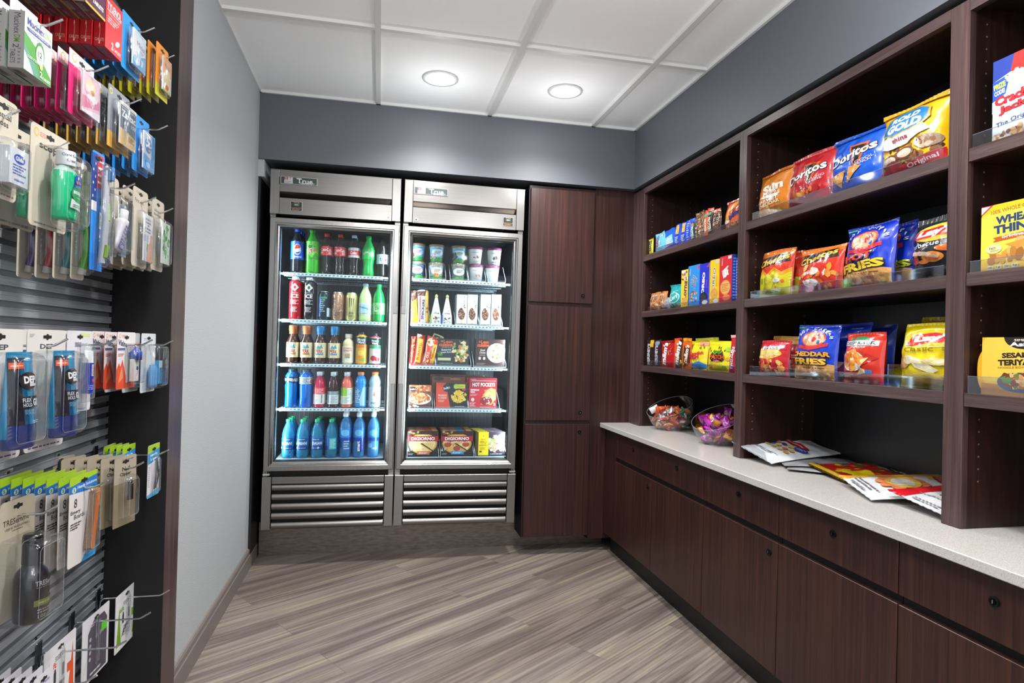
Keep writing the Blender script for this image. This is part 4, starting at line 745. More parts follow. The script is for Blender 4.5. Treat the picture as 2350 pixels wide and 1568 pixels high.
for i, (a, b, pep, stp) in enumerate([(934, 1005, 0, '#d0704a'), (1011, 1084, 1, '#2a9ad0')]):
    top = list(TOPA)
    if i: top[3] = ('r', .5, .1, .72, .9, '#2a9ad0')
    o = fbox(a, b, 990, 0, '#3a1c1a', dig(pep, stp), lb[i], D=.045, top=top, sides='#6a2420')
    for j in range(3):
        c = o.copy(); COL.objects.link(c); c.location = (o.location.x, o.location.y + .048 * (j + 1), o.location.z); c['label'] = ['cheese', 'pepperoni'][i] + ' pizza box in the row behind the front %s one' % ['left', 'middle'][i]; c['group'] = ['cheese', 'pepperoni'][i] + ' pizza boxes behind the front one'
o = fbox(1090, 1158, 992, 0, '#39303c', [('r', .0, 0, .14, 1, '#4a3f1a'), ('f', .70, .5, .28, .38, 120, .0085, ['#e8d2c4', '#c88a78', '#f4ece0', '#a8605a', '#8aa04a'], 61), ('r', .10, 0, .44, 1, '#f2d81c'), ('p', [(.25, .84), (.29, .88), (.27, .8)], '#3a6a2c'), ('L', .27, .68, .2, .06, 2, '#7a5a1a'), vt('BBQ', .27, .57, .2, .1, '#8a4a1c', 0, .01), vt('CHICKEN', .27, .49, .2, .035, '#8a4a1c'), vt('SANDWICH', .27, .43, .28, .04, '#6a2a18', 0, .02), ('L', .27, .3, .22, .14, 4, '#a8862a'), ('r', .14, .13, .22, .2, '#8a3a24'), ('e', .86, .78, .12, .14, '#9c8cc8'), ('f', .9, .3, .07, .12, 12, .008, ['#3f8a34', '#68a84a'], 9), ('L', .7, .06, .4, .04, 1, '#d8dcd8')], 'yellow banded barbecue chicken pizza box, right on the bottom freezer shelf', D=.045, top=[('r', .08, 0, .42, 1, '#f2d81c'), ('f', .7, .5, .3, .4, 30, .010, ['#d8b8b0', '#a86a70', '#8a78b8'], 62)], sides='#3c321c', rz=0)
for j in range(3):
    c = o.copy(); COL.objects.link(c); c.location = (o.location.x - .007 * (j + 1), o.location.y + .048 * (j + 1), o.location.z); c['label'] = 'yellow banded pizza box in the row behind the front right one'; c['group'] = 'yellow banded pizza boxes behind the front one'
TR = [(S[0], 1052, [(934, 1006, 'cheese pizza boxes'), (1010, 1086, 'pepperoni pizza boxes'), (1089, 1160, 'yellow banded pizza boxes')], .09), (S[1], 934, [(938, 992, 'brown pasta box'), (997, 1073, 'macaroni boxes'), (1075, 1145, 'red sandwich boxes')], .09),
      (S[2], 842, [(938, 998, 'wrapped burritos'), (1000, 1080, 'squash ravioli box'), (1086, 1160, 'glazed chicken box')], .09), (S[3], 742, [(938, 986, 'wrapped ice cream bars'), (1044, 1098, 'left pair of stick ice cream boxes'), (1100, 1152, 'right pair of stick ice cream boxes')], .08)]
for z, v, l, hs in TR:
    for a, b, n_ in l: lane_tray(at(a, v, 1, .40).x, at(b, v, 1, .40).x, z - .0005, hs, 'clear tray holding the ' + n_)
# ------------------------------------------------------------------ snacks in the bookcases
XF = XB + .022
def shelf_dims(uL, uR, vT, z, xp=XF):
    v0 = {1.735: 545, 1.415: 690, 1.107: 860}.get(z, 900)
    def yb(u):
        for _ in range(3): pass
        # the pixel row of the shelf top under column u
        lo, hi = 0., 1568.
        for _ in range(24):
            mid = (lo + hi) / 2
            if at(u, mid, 0, xp).z > z: lo = mid
            else: hi = mid
        return at(u, lo, 0, xp).y
    ya, yb_ = yb(uL), yb(uR)
    if uL < 1690: yb_ = max(yb_, -.784)
    elif uL < 2170: yb_ = max(yb_, -1.775)
    zt = at((uL + uR) / 2, vT, 0, xp).z
    return (ya + yb_) / 2, ya - yb_, zt - z
def sbag(uL, uR, vT, sh, D, col, arts, lab, seed, name='chip_bag', cat='snack bag', dx=0, tilt=-4, rz=0, grp=None, **k):
    z = SH[sh]; yc, W, hh = shelf_dims(uL, uR, vT, z, XF + dx)
    m = bag_pkg(W / .97, hh, D, col, arts, seed, **k)
    return put(m, name, lab, cat, (XF + dx + D / 2, yc, z + .001), grp, -90 + rz, tilt)
def sbox(uL, uR, vT, sh, D, col, front, lab, name='cookie_box', cat='snack box', dx=0, rz=0, ry=0, grp=None, hh=None, **k):
    z = SH[sh]; yc, W, h_ = shelf_dims(uL, uR, vT, z, XF + dx)
    m = box_pkg(W, hh or h_, D, col, front, **k)
    return put(m, name, lab, cat, (XF + dx, yc, z + .0012), grp, -90 + rz, 0, ry)
CH = ['#e89a3a', '#f2b858', '#d87a2a']
# ---- far bookcase, top shelf (2)
def bar2(uL, uR, vT, col, arts, lab, seed, D=.05, sh=2, rz=0, **k): return sbag(uL, uR, vT, sh, .016, col, arts, lab, seed, name='snack_bar', cat='snack bar', tilt=0, rz=rz, seal=.05, wr=.0015, pinch=.01, gx=8, gz=16, **k)
bar2(1484, 1500, 548, '#e6dc4a', [('r', .3, .25, .75, .85, '#2a2a24'), vt('LARA', .52, .55, .5, .3, '#f0f0e0', 84, .02), ('f', .5, .1, .4, .08, 6, .004, ['#8aa03a'], 1)], 'yellow snack bar at the corner end of the top shelf', 1, rz=-12)
bar2(1502, 1523, 535, '#6cc4ea', [('f', .6, .85, .3, .1, 10, .005, ['#7a4a34', '#f0e0d0'], 2), vt('CRUNCH', .3, .5, .6, .28, '#c8324a', 84, .02), ('f', .6, .35, .3, .25, 14, .005, ['#e6f4fa', '#d8e8f4'], 3)], 'light blue rounded cereal bar pouch on the top shelf', 2)
bar2(1523, 1546, 527, '#1f5fd0', [('p', [(.1, .1), (.9, .2), (.8, .7), (.1, .6)], '#8cc8ee'), ('L', .5, .4, .6, .3, 4, '#e8f4fa'), vt('TREATS', .6, .2, .6, .1, '#d8304a', 0, .02)], 'blue marshmallow treat pouch on the top shelf', 3)
for i, (a, b, vv) in enumerate([(1546, 1559, 516), (1560, 1573, 511)]):
    bar2(a, b, vv, '#1545c8', [('r', .3, .55, .8, .95, '#e8b04a'), ('f', .5, .7, .25, .15, 6, .004, ['#f2d28a', '#a06a30'], 4), ('L', .5, .3, .6, .3, 4, '#dfe8ff'), ('f', .4, .08, .3, .06, 4, .004, ['#e8c070'], 5)], 'royal blue bar with a yellow picture, %s of two on the top shelf' % ['left', 'right'][i], 4 + i)
bar2(1573, 1582, 506, '#1a4ad0', [('L', .5, .5, .6, .8, 8, '#b8ccf8')], 'plain royal blue bar next to the green protein bar', 6)
bar2(1582, 1593, 501, '#1e3a34', [('r', 0, .8, 1, 1, '#1f58d8'), ('e', .5, .72, .3, .06, '#e87a3a'), vt('PROTEIN', .5, .38, .5, .6, '#e6f2ee', -84, .03), ('r', .1, .64, .9, .68, '#2fb09a')], 'dark green protein bar with white lettering', 7)
for i, (a, b, vv) in enumerate([(1594, 1604, 489), (1603, 1613, 485)]):
    bar2(a, b, vv, '#8a6248', [('f', .5, .5, .5, .45, 50, .004, ['#c09a78', '#4a2e20', '#e0c8a8', '#6b4430'], 8 + i), ('L', .4, .3, .3, .4, 3, '#efe4d4')], 'speckled brown granola bar, %s of the pair before the orange protein bars' % ['left', 'right'][i], 8 + i)
for i, (a, b, vv) in enumerate([(1613, 1622, 484), (1621, 1633, 478)]):
    bar2(a, b, vv, '#e8622a' if i == 0 else '#2a1c16', [('r', 0, .88, 1, 1, '#f0582a'), ('e', .5, .8, .35, .06, '#58a89a'), vt('PROTEIN', .5, .42, .5, .6, '#f4ead8', -84, .03), ('f', .3, .06, .3, .05, 6, .004, ['#d8a060'], 2)], ['orange edged protein bar, left of two', 'black protein bar with an orange top, right of two'][i], 11 + i)
for i, (a, b, vv) in enumerate([(1634, 1643, 481), (1642, 1651, 478)]):
    bar2(a, b, vv, '#6a4436', [('r', 0, .86, 1, 1, '#ee5a28'), ('f', .5, .5, .45, .35, 40, .004, ['#a88068', '#3c241c', '#d8c0a8'], 18 + i), ('L', .5, .5, .5, .3, 4, '#d8c8c0')], 'brown granola bar with an orange top, %s of the pair beside the snack mix bag' % ['left', 'right'][i], 13 + i)
sbag(1652, 1712, 452, 2, .06, '#ee6a3a', [('f', .4, .1, .4, .1, 24, .008, ['#f2d8a8', '#e8b070', '#f8e8d0', '#c87a3a'], 21), ('p', [(.1, .25), (.55, .95), (.75, .9), (.4, .2)], '#f6a84a'), ('r', .0, .86, 1, 1, '#d8361c'), vt('Chex', .62, .6, .5, .16, '#d8241c', 20, .03), vt('Mix', .62, .44, .5, .16, '#1c3c8c', 16, .04), ('e', .25, .26, .15, .05, '#f8f2ea')], 'orange snack mix bag partly hidden by the bookcase post', 15)
# ---- far bookcase, middle shelf (1)
def smallb(uL, uR, vT, lab, s): sbag(uL, uR, vT, 1, .035, '#c8824a', [('f', .5, .45, .45, .42, 60, .006, ['#e0b080', '#8a4a2a', '#f0d8b0', '#a8603a', '#6a9ab8'], s), ('L', .5, .8, .5, .1, 2, '#f4e0c8')], lab, s, gx=14, gz=16)
smallb(1485, 1508, 672, 'small brown trail mix bag at the corner end of the middle shelf', 22); smallb(1507, 1522, 669, 'second small brown trail mix bag squeezed beside the first', 23)
sbag(1519, 1532, 683, 1, .03, '#8f8f96', [('L', .5, .5, .6, .6, 6, '#c8c8d0')], 'small grey foil packet leaning by the teal pouch', 24, gx=12, gz=14)
sbag(1527, 1565, 651, 1, .05, '#1fa6ae', [('r', .0, .93, 1, 1, '#178e98'), ('e', .42, .42, .36, .22, '#e6f4f2'), ('e', .42, .42, .32, .19, '#1fb0b4'), vt('Keri', .42, .42, .5, .2, '#eaf8f4', 12, .03), ('L', .55, .68, .3, .06, 1, '#bfeeea'), ('f', .55, .1, .4, .1, 26, .006, ['#e8d8b8', '#b8a078', '#8aa8a8'], 25)], 'teal pouch with a round white script logo', 26, seal=.04)
sbox(1562, 1580, 620, 1, .05, '#f2cc2a', [('f', .5, .82, .45, .14, 20, .006, ['#7a2a8c', '#4a1a5c', '#e8c8f0'], 3), vt('Lorna', .5, .45, .5, .5, '#5a2a6a', 84, .03), ('e', .5, .15, .35, .1, '#d8a050'), ('r', .05, .92, .5, .98, '#f2e8ea')], 'yellow cookie box with purple berries, leftmost of the cookie boxes')
sbox(1578, 1604, 610, 1, .05, '#2a8fe0', [('p', [(.7, .9), (.97, .9), (.97, .98)], '#e0325a'), vt('nabisco', .14, .85, .16, .1, '#f8e8f0', 84), vt("Chips", .42, .62, .5, .20, W1, 66, .05), vt("Ahoy!", .62, .56, .5, .20, W1, 66, .05), vt("Chips", .42, .62, .48, .19, '#12306c', 66, .02), vt("Ahoy!", .62, .56, .48, .19, '#12306c', 66, .02), ('f', .5, .24, .36, .14, 34, .006, ['#d89a58', '#b8743a', '#5a3018', '#e8b878'], 27)], 'light blue chocolate chip cookie box', right=[('L', .5, .5, .6, .8, 10, '#9cc8ee')])
sbox(1604, 1626, 606, 1, .055, '#1b2fc8', [('p', [(.7, .9), (.97, .9), (.97, .98)], '#e0325a'), vt('OREO', .4, .52, .55, .26, W1, 84, .05), vt('birthday', .75, .5, .2, .1, '#e85a9a', 84), ('e', .45, .18, .38, .13, '#15151c'), ('e', .45, .18, .3, .1, '#2f2f3a'), ('e', .6, .06, .3, .05, '#f0f0f4')], 'dark blue sandwich cookie box', right=[('r', 0, 0, 1, 1, '#b8bcc8'), ('L', .5, .5, .8, .9, 16, '#5a6274')])
sbox(1628, 1649, 597, 1, .05, '#f0c61e', [('r', .62, .9, .95, .98, '#c8ccd4'), vt('OREO', .42, .55, .55, .26, W1, 84, .06), vt('OREO', .42, .55, .53, .24, '#1c3c9c', 84, .01), vt('golden', .75, .5, .24, .1, '#b88a1a', 84), ('e', .48, .22, .4, .13, '#d8a04a'), ('f', .48, .22, .32, .1, 20, .004, ['#e8b868', '#c88a3a'], 4), ('e', .7, .06, .3, .05, '#f6f0e0')], 'yellow golden sandwich cookie box')
sbox(1650, 1678, 588, 1, .05, '#d82030', [('r', .68, .92, .95, .98, '#e8e0e0'), vt('nabisco', .2, .88, .16, .1, '#f8d8d8', 84), vt('Nutter', .42, .62, .40, .17, W1, -66, .04), vt('Butter', .62, .66, .40, .17, W1, -66, .04), ('e', .5, .32, .42, .16, '#d89a4a'), ('e', .5, .32, .38, .14, '#e8b060'), ('L', .5, .32, .6, .18, 5, '#c07a34'), ('e', .6, .1, .3, .07, '#ee7a4a')], 'red peanut cookie box', right=[('r', 0, 0, 1, 1, '#2c54c4'), ('L', .5, .5, .8, .9, 14, '#9ab4f0')])
sbox(1687, 1712, 590, 1, .05, '#2c54c4', [('L', .5, .5, .8, .9, 14, '#9ab4f0')], 'blue box mostly hidden behind the bookcase post')
# ---- far bookcase, lowest shelf (0)
def cbar(uL, uR, vT, col, arts, lab, s, **k): return sbag(uL, uR, vT, 0, .012, col, arts, lab, s, name='candy_bar', cat='candy bar', tilt=0, seal=.04, wr=.001, pinch=.01, gx=8, gz=18, **k)
cbar(1482, 1498, 780, '#2a1c20', [('r', .55, .72, .95, 1, '#e0b02a'), vt("HERSHEY'S", .38, .45, .8, .4, '#d8dce4', 88, .04), ('f', .7, .1, .2, .06, 4, .004, ['#c8a07a'], 1)], 'dark chocolate bar with a gold corner, leftmost on the lowest shelf', 31)
cbar(1499, 1514, 780, '#342228', [('e', .5, .86, .35, .09, '#8f98a8'), vt("HERSHEY'S", .45, .42, .72, .42, '#d8dce4', 88, .04)], 'dark chocolate bar with silver lettering, second on the lowest shelf', 32)
cbar(1516, 1545, 782, '#c81c22', [vt("m&m's", .3, .52, .84, .36, W1, 78, .05), ('f', .72, .6, .16, .32, 16, .006, ['#e8322a', '#f0b82a', '#3a8ad8', '#e87a2a', '#4aa83a'], 33), ('r', 0, .92, 1, 1, '#8a1218')], 'red candy pack with large white letters', 33)
cbar(1545, 1564, 777, '#4a2a1a', [('p', [(0, .0), (.2, 0), (.7, 1), (0, 1)], '#e8621c'), vt("m&m's", .5, .52, .8, .5, W1, 74, .05), ('r', 0, .94, 1, 1, '#e03a1c'), ('f', .8, .3, .15, .2, 8, .005, ['#f0a82a', '#e8d23a'], 2)], 'brown and orange candy pack with slanted white letters', 34)
cbar(1563, 1584, 777, '#e86a1c', [('r', .0, .9, 1, 1, '#f0a01c'), ('p', [(.2, .05), (.9, .2), (.9, .7), (.3, .75)], '#5a2c1c'), vt("m&m's", .55, .5, .6, .4, '#f4e8d8', 74, .05), ('f', .5, .2, .3, .1, 10, .005, ['#f2c83a', '#7a3a1c'], 3)], 'orange topped candy pack with brown swirl', 35)
sbag(1571, 1616, 784, 0, .03, '#f2dc2a', [('p', [(0, 0), (1, 0), (1, .2), (.7, .3), (.4, .22), (0, .32)], '#1f8fdc'), ('r', 0, .0, 1, .05, '#e8c82a'), ('r', .62, .86, 1, .98, '#f09a8a'), vt('Swedish', .56, .58, .62, .13, '#e0244a', 4, .03), vt('FISH', .46, .44, .42, .16, '#e0244a', 4, .05), ('f', .75, .82, .12, .08, 8, .006, ['#3aa84a', '#e8543a'], 5), ('L', .45, .08, .5, .06, 1, '#d8ecf8')], 'yellow and blue gummy fish pouch', 36)
sbag(1616, 1671, 782, 0, .035, '#eede14', [('f', .5, .62, .3, .2, 14, .006, ['#2a2a1a'], 38), ('p', [(.2, .45), (.3, .62), (.38, .5), (.5, .68), (.6, .5), (.72, .66), (.8, .42), (.7, .3), (.5, .38), (.3, .3)], '#232018'), vt('SOUR', .5, .62, .36, .12, '#3a9c2a', 0, .05), vt('PATCH', .5, .46, .58, .14, '#ee5a1c', 0, .05), vt('KIDS', .5, .33, .24, .08, '#c83aa0', 0, .03), ('e', .9, .72, .1, .07, '#9ad83a'), ('e', .9, .4, .08, .05, '#e8a82a'), ('e', .1, .76, .07, .05, '#c8d83a'), ('e', .2, .16, .1, .05, '#e87a6a'), ('e', .8, .14, .08, .04, '#6ab83a'), ('L', .5, .22, .5, .03, 1, '#8a7a10')], 'yellow sour gummy candy pouch with green and orange letters', 37, topcol='#f08a6a')
sbag(1668, 1684, 768, 0, .02, '#d01c34', [('r', 0, .93, 1, 1, '#f2b8b0'), vt('TWIZZLERS', .55, .38, .6, .4, '#f0e8f0', 84, .04), ('r', 0, .55, 1, .58, '#f4d8dc'), ('L', .5, .1, .6, .14, 3, '#5a5ab8')], 'red licorice pouch against the post', 39, gx=10, gz=20)
sbag(1588, 1640, 776, 0, .02, '#f0907a', [('r', 0, .9, 1, 1, '#d8e02a')], 'pink topped gummy pouch showing behind the yellow ones', 40, dx=.05, gx=14, gz=16)
# ---- middle bookcase, top shelf
dor = lambda sub, chip: [('p', [(.42, .78), (.80, .74), (.60, .30)], '#e0672a'), ('p', [(.46, .745), (.74, .715), (.60, .36)], '#17100f'), vt('Doritos', .5, .60, .84, .17, '#141414', 8, .07), vt('Doritos', .5, .60, .82, .155, W1, 8, .03), vt(sub[0], .74, .46, .3, .04, '#f4dce0', 8, .01), vt(sub[1], .72, .41, .26, .04, '#f4dce0', 8, .01)] + chip
CHIP = [('p', [(.08, .32), (.42, .36), (.30, .1)], '#e8a85a'), ('p', [(.42, .14), (.72, .36), (.50, .40)], '#e09a48'), ('f', .32, .25, .2, .1, 14, .004, ['#c87a30', '#f4c888'], 44)]
sbag(1727, 1799, 393, 2, .06, '#ee8a14', [('f', .4, .72, .35, .12, 16, .006, ['#f4b84a', '#f8d88a', '#d8701c'], 41), vt('Sun', .56, .62, .56, .2, '#fbf0e0', 8, .05), ('e', .5, .44, .3, .035, '#fbf0e0'), vt('CHIPS', .5, .50, .4, .06, '#fbf0e0', 6, .03), vt('HARVEST', .44, .36, .66, .07, '#fbe8c8', 3, .04), vt('CHEDDAR', .46, .28, .7, .075, '#fbe8c8', 3, .04), ('f', .45, .12, .4, .1, 24, .009, ['#e8c03a', '#c8982a', '#f0e08a', '#d86a1c'], 42), ('r', 0, .95, 1, 1, '#d87010')], 'orange harvest chip bag at the left end of the top chip shelf', 41, seal=.07)
sbag(1792, 1893, 350, 2, .07, '#c81a26', dor(('NACHO', 'CHEESE'), [('f', .5, .24, .2, .1, 12, .014, ['#e8842a', '#d86a20', '#f0a848'], 43), ('e', .5, .25, .3, .12, '#b41420')][::-1]), 'red tortilla chip bag, front one on the top chip shelf', 42, seal=.06, wr=.006)
sbag(1815, 1905, 352, 2, .06, '#c81a26', [('f', .8, .3, .15, .12, 6, .012, ['#e8842a'], 45)], 'second red tortilla chip bag standing behind the front red one', 43, dx=.08, wr=.006)
sbag(1888, 2009, 300, 2, .075, '#0f5cd8', dor(('COOL', 'RANCH'), CHIP + [('r', 0, .9, 1, .97, '#0d4ab8')]), 'bright blue tortilla chip bag, front one on the top chip shelf', 44, seal=.06, wr=.006)
sbag(1925, 2034, 318, 2, .06, '#0d4fc0', [('L', .85, .3, .2, .06, 2, '#d8e6fa')], 'second blue tortilla chip bag standing behind the front blue one', 45, dx=.08, wr=.006)
RG = [('f', .46, .26, .5, .17, 30, .013, ['#6a3c1c', '#8a5428', '#4a2812', '#a86c38'], 46), ('e', .25, .22, .16, .09, '#5a3016'), ('e', .25, .22, .12, .065, '#c8b49a'), ('e', .5, .28, .15, .085, '#6a3c1c'), ('e', .5, .28, .11, .06, '#d0c0aa'), ('e', .3, .14, .13, .07, '#7a4822'), ('e', .3, .14, .09, .045, '#c02430'), ('e', .82, .36, .16, .09, '#9a7c64'), ('f', .82, .36, .13, .07, 10, .01, ['#c8a888', '#8a5c3c', '#e8dcd0'], 47),
      ('p', [(0, .10), (.25, .12), (.6, .14), (1, .24), (1, .08), (.6, 0), (0, 0)], '#d41c28'), vt('Original', .72, .115, .42, .075, '#f8ecec', 8, .02), ('p', [(.02, .45), (.25, .38), (.55, .40), (.85, .52), (.75, .62), (.4, .60), (.12, .55)], '#eceef2'), ('p', [(.1, .62), (.16, .84), (.3, .92), (.62, .92), (.8, .84), (.82, .7), (.7, .58), (.3, .54)], '#c8a03a'), ('p', [(.13, .63), (.18, .83), (.31, .9), (.61, .9), (.77, .83), (.79, .7), (.68, .6), (.31, .56)], '#2a7ec0'), vt('ROLD', .46, .80, .42, .09, W1, 2, .06), vt('GOLD', .47, .67, .52, .13, W1, 2, .06), vt('thins', .44, .49, .26, .06, '#b82a38', 2, .02), ('r', 0, .93, 1, 1, '#f0a80c')]
sbag(2000, 2142, 235, 2, .09, '#f4bc10', RG, 'golden yellow pretzel bag with a blue logo, front one', 46, seal=.05, wr=.006, rz=4)
sbag(2062, 2185, 243, 2, .07, '#f0b40e', [('e', .74, .72, .2, .14, '#2c2a28'), ('e', .74, .74, .17, .11, '#2a6ea8'), vt('D.', .66, .76, .14, .1, W1, 0, .05), ('e', .82, .3, .2, .12, '#b89878'), ('r', 0, 0, 1, .2, '#d41c28')], 'second golden pretzel bag half hidden by the post', 47, dx=.09, wr=.006)
# ---- middle bookcase, middle shelf
chee = lambda low: [('r', 0, .86, 1, 1, '#ee7a1c'), ('p', [(.05, .62), (.12, .84), (.86, .92), (.95, .72)], '#1c1410'), vt('Cheetos', .5, .77, .84, .16, '#20160e', 10, .08), vt('Cheetos', .5, .77, .82, .145, '#f4c22a', 10, .03)] + low
sbag(1729, 1802, 574, 1, .06, '#e23a20', chee([('p', [(0, .42), (.2, .52), (.4, .4), (.6, .55), (.8, .42), (1, .5), (1, 0), (0, 0)], '#d8cf22'), ('p', [(0, .5), (.2, .6), (.4, .48), (.6, .62), (.8, .5), (1, .58), (1, .5), (.8, .42), (.6, .55), (.4, .4), (.2, .52), (0, .42)], '#f0a01c'), ('f', .5, .3, .42, .14, 14, .010, ['#a8b81c', '#e8dc48', '#8a981a', '#e86a2a'], 48), ('e', .7, .33, .1, .05, '#dfe4d8'), ('L', .5, .12, .6, .06, 2, '#6a6a10')]), 'red and lime cheese snack bag, left end of the middle chip shelf', 48, seal=.06, wr=.005)
sbag(1760, 1822, 578, 1, .05, '#e23a20', [('p', [(0, 0), (1, 0), (1, .42), (0, .5)], '#c8c422')], 'second red and lime cheese snack bag behind the front one', 49, dx=.07)
sbag(1817, 1914, 566, 1, .065, '#e0301c', chee([('f', .5, .38, .46, .2, 26, .013, ['#ee7a1c', '#f49a2c', '#d85a14', '#f0ece8'], 50), ('e', .42, .2, .17, .09, '#e8e6ea'), ('e', .5, .45, .12, .08, '#f0dcd0'), ('r', 0, 0, 1, .12, '#c8204a'), ('f', .6, .14, .3, .06, 6, .008, ['#ee8a3a'], 51)]), 'orange topped red cheese snack bag on the middle chip shelf', 50, seal=.06, wr=.006)
af = lambda big, c1: [('e', .5, .73, .30, .15, '#d8522c'), ('e', .5, .73, .26, .125, '#e8a878'), ('f', .5, .73, .2, .09, 10, .009, ['#c82a2a', '#f2e8e0', '#2a62b8', '#f0b8a0'], 52), ('p', [(.16, .62), (.5, .58), (.86, .66), (.86, .60), (.5, .52), (.16, .56)], '#d83040'), ('r', .03, .93, .22, .96, '#3aa84a')]
def arcw(s, cx, cz, rx, rz, a0, a1, c, sz):
    o = []; n = len(s)
    for i, ch in enumerate(s):
        if ch == ' ': continue
        a = R(a0 + (a1 - a0) * i / max(1, n - 1)); o.append(vt(ch, cx + rx * math.cos(a), cz + rz * math.sin(a), sz[0] * (.35 if ch in "'I" else 1), sz[1], c, 0, .03))
    return o
hot = af(0, 0) + arcw("ANDY CAPP'S", .5, .70, .42, .235, 165, 15, '#e4e8f2', (.07, .05)) + [('e', .5, .12, 1.0, .16, '#d8a05a'), ('f', .5, .1, .48, .1, 50, .009, ['#e8bc7c', '#c88a48', '#f0d09a', '#b87438'], 53), vt('HOT', .46, .455, .62, .13, '#16120e', 4, .12), vt('HOT', .46, .46, .58, .115, '#e83a20', 4, .05), vt('FRIES', .5, .31, .9, .15, '#16120e', 4, .12), vt('FRIES', .5, .315, .86, .13, '#f0c82a', 4, .05), ('L', .6, .2, .5, .03, 1, '#7a4a1c')]
sbag(1918, 2027, 512, 1, .075, '#1238c8', hot, 'blue hot fries bag with red and yellow letters, front one', 51, seal=.05, wr=.007)
sbag(1960, 2078, 518, 1, .06, '#1238c8', af(0, 0) + [('e', .5, .1, 1, .2, '#d8a05a'), vt('FRIES', .6, .315, .8, .13, '#16120e', 4, .12), vt('FRIES', .6, .32, .76, .115, '#b8c82a', 4, .05)] + arcw("CAPP'S", .55, .68, .36, .25, 110, 10, '#e4e8f2', (.07, .05)), 'second blue hot fries bag standing behind the front one', 52, dx=.08, wr=.006)
lays = lambda: [('e', .56, .70, .44, .14, '#f0b01c'), ('e', .6, .76, .36, .09, '#f8d24a'), ('p', [(.1, .62), (.2, .76), (.62, .8), (1.0, .76), (1, .66), (.6, .64), (.3, .6)], '#d42430'), vt("Lay's", .58, .71, .66, .15, W1, 6, .06)]
sbag(2068, 2186, 492, 1, .09, '#23282e', lays() + [vt('Barbecue', .4, .52, .66, .075, '#e8ecf0', 3, .01), ('f', .2, .36, .18, .09, 20, .010, ['#7a2028', '#a83a3a', '#d88a7a'], 54), ('e', .6, .32, .2, .075, '#e88a2c'), ('e', .84, .44, .17, .05, '#e8742a'), ('f', .6, .32, .15, .05, 10, .006, ['#f2a858', '#d8701c'], 55), ('e', .42, .26, .12, .03, '#d87a34'), ('p', [(.1, .44), (.5, .4), (.75, .32), (.7, .29), (.4, .35), (.1, .38)], '#d8b8a0'), ('r', .0, 0, 1, .18, '#343c48'), ('L', .2, .12, .2, .04, 1, '#9aa4b0')], 'black barbecue potato chip bag beside the post', 53, seal=.1, wr=.007)
# ---- middle bookcase, lowest shelf
sbag(1729, 1795, 782, 0, .055, '#c82430', [('e', .36, .62, .5, .16, '#f0bc3a'), ('e', .4, .68, .4, .12, '#f6d880'), ('p', [(.16, .74), (.22, .88), (.9, .92), (.94, .74)], '#d42430'), vt('Fritos', .54, .80, .72, .13, '#2a3a8c', 5, .08), vt('Fritos', .54, .80, .70, .12, W1, 5, .04), vt('The ORIGINAL', .46, .55, .7, .06, '#f8e4d8', 7, .02), ('f', .5, .24, .46, .2, 34, .012, ['#f0a848', '#f8c878', '#d8822c', '#e8603a'], 56)], 'red and yellow corn chip bag, left end of the lowest chip shelf', 54, seal=.06, wr=.005)
sbag(1756, 1832, 772, 0, .05, '#d8a04a', [('r', 0, .0, 1, .8, '#b03030'), ('L', .8, .5, .3, .1, 2, '#f0e0d0')], 'tan topped corn chip bag behind the red and yellow one', 55, dx=.07, wr=.006)
ch = [q for q in af(0, 0)] + arcw("ANDY CAPP'S", .5, .70, .42, .235, 165, 15, '#e4e8f2', (.07, .05)) + [('e', .5, .12, 1.0, .18, '#d8a05a'), ('f', .5, .1, .48, .12, 50, .009, ['#e8bc7c', '#c88a48', '#f0d09a', '#b87438'], 58), vt('CHEDDAR', .5, .445, .92, .10, '#16120e', 0, .12), vt('CHEDDAR', .5, .45, .88, .088, '#f0a42a', 0, .05), vt('FRIES', .5, .31, .8, .13, '#16120e', 0, .12), vt('FRIES', .5, .315, .76, .115, '#f0b83a', 0, .05), ('L', .6, .2, .5, .03, 1, '#7a4a1c')]
sbag(1812, 1898, 745, 0, .065, '#1242cc', ch, 'blue cheddar fries bag with orange letters, front one', 56, seal=.05, wr=.006, rz=3)
sbag(1850, 1975, 742, 0, .05, '#1034b8', [('L', .8, .9, .2, .04, 1, '#8aa4e8')], 'blue snack bag showing behind the cheddar fries bag', 57, dx=.09, wr=.008)
sbag(1905, 2035, 748, 0, .05, '#0f3cb0', [], 'dark blue bag top showing behind the red barbecue bag', 58, dx=.155, wr=.008)
sbag(1918, 2005, 764, 0, .07, '#d8321c', [('e', .42, .82, .36, .1, '#b01c28'), ('e', .45, .84, .26, .08, '#3f8a5a'), ('r', .02, .73, .92, .83, '#f4f2ee'), ('r', .04, .735, .9, .825, '#f4f4f2'), vt('DEEP RIVER', .47, .78, .82, .07, '#26303c', 0, .03), vt('SNACKS', .5, .70, .4, .035, '#f4e8e0', 0, .02), ('p', [(.05, .2), (.55, .25), (.95, .5), (.6, .62), (.2, .62)], '#c0281c'), ('e', .38, .42, .33, .2, '#f2e6d8'), ('f', .38, .42, .26, .16, 24, .014, ['#ee8a2c', '#f4a848', '#d8701c'], 59), ('p', [(.62, .45), (.8, .5), (.7, .36)], '#f0c888'), ('p', [(.5, .15), (.85, .22), (.65, .3)], '#e8c890'), ('r', .74, .2, .86, .26, '#3a7ac8'), vt('mesquite', .26, .16, .34, .045, '#f4dcd8', 0, .01), vt('BBQ', .24, .11, .22, .045, '#f4dcd8', 0, .03), ('L', .65, .11, .3, .02, 1, '#f0c0b8')], 'red barbecue chip bag with a white name banner', 59, seal=.05, wr=.006)
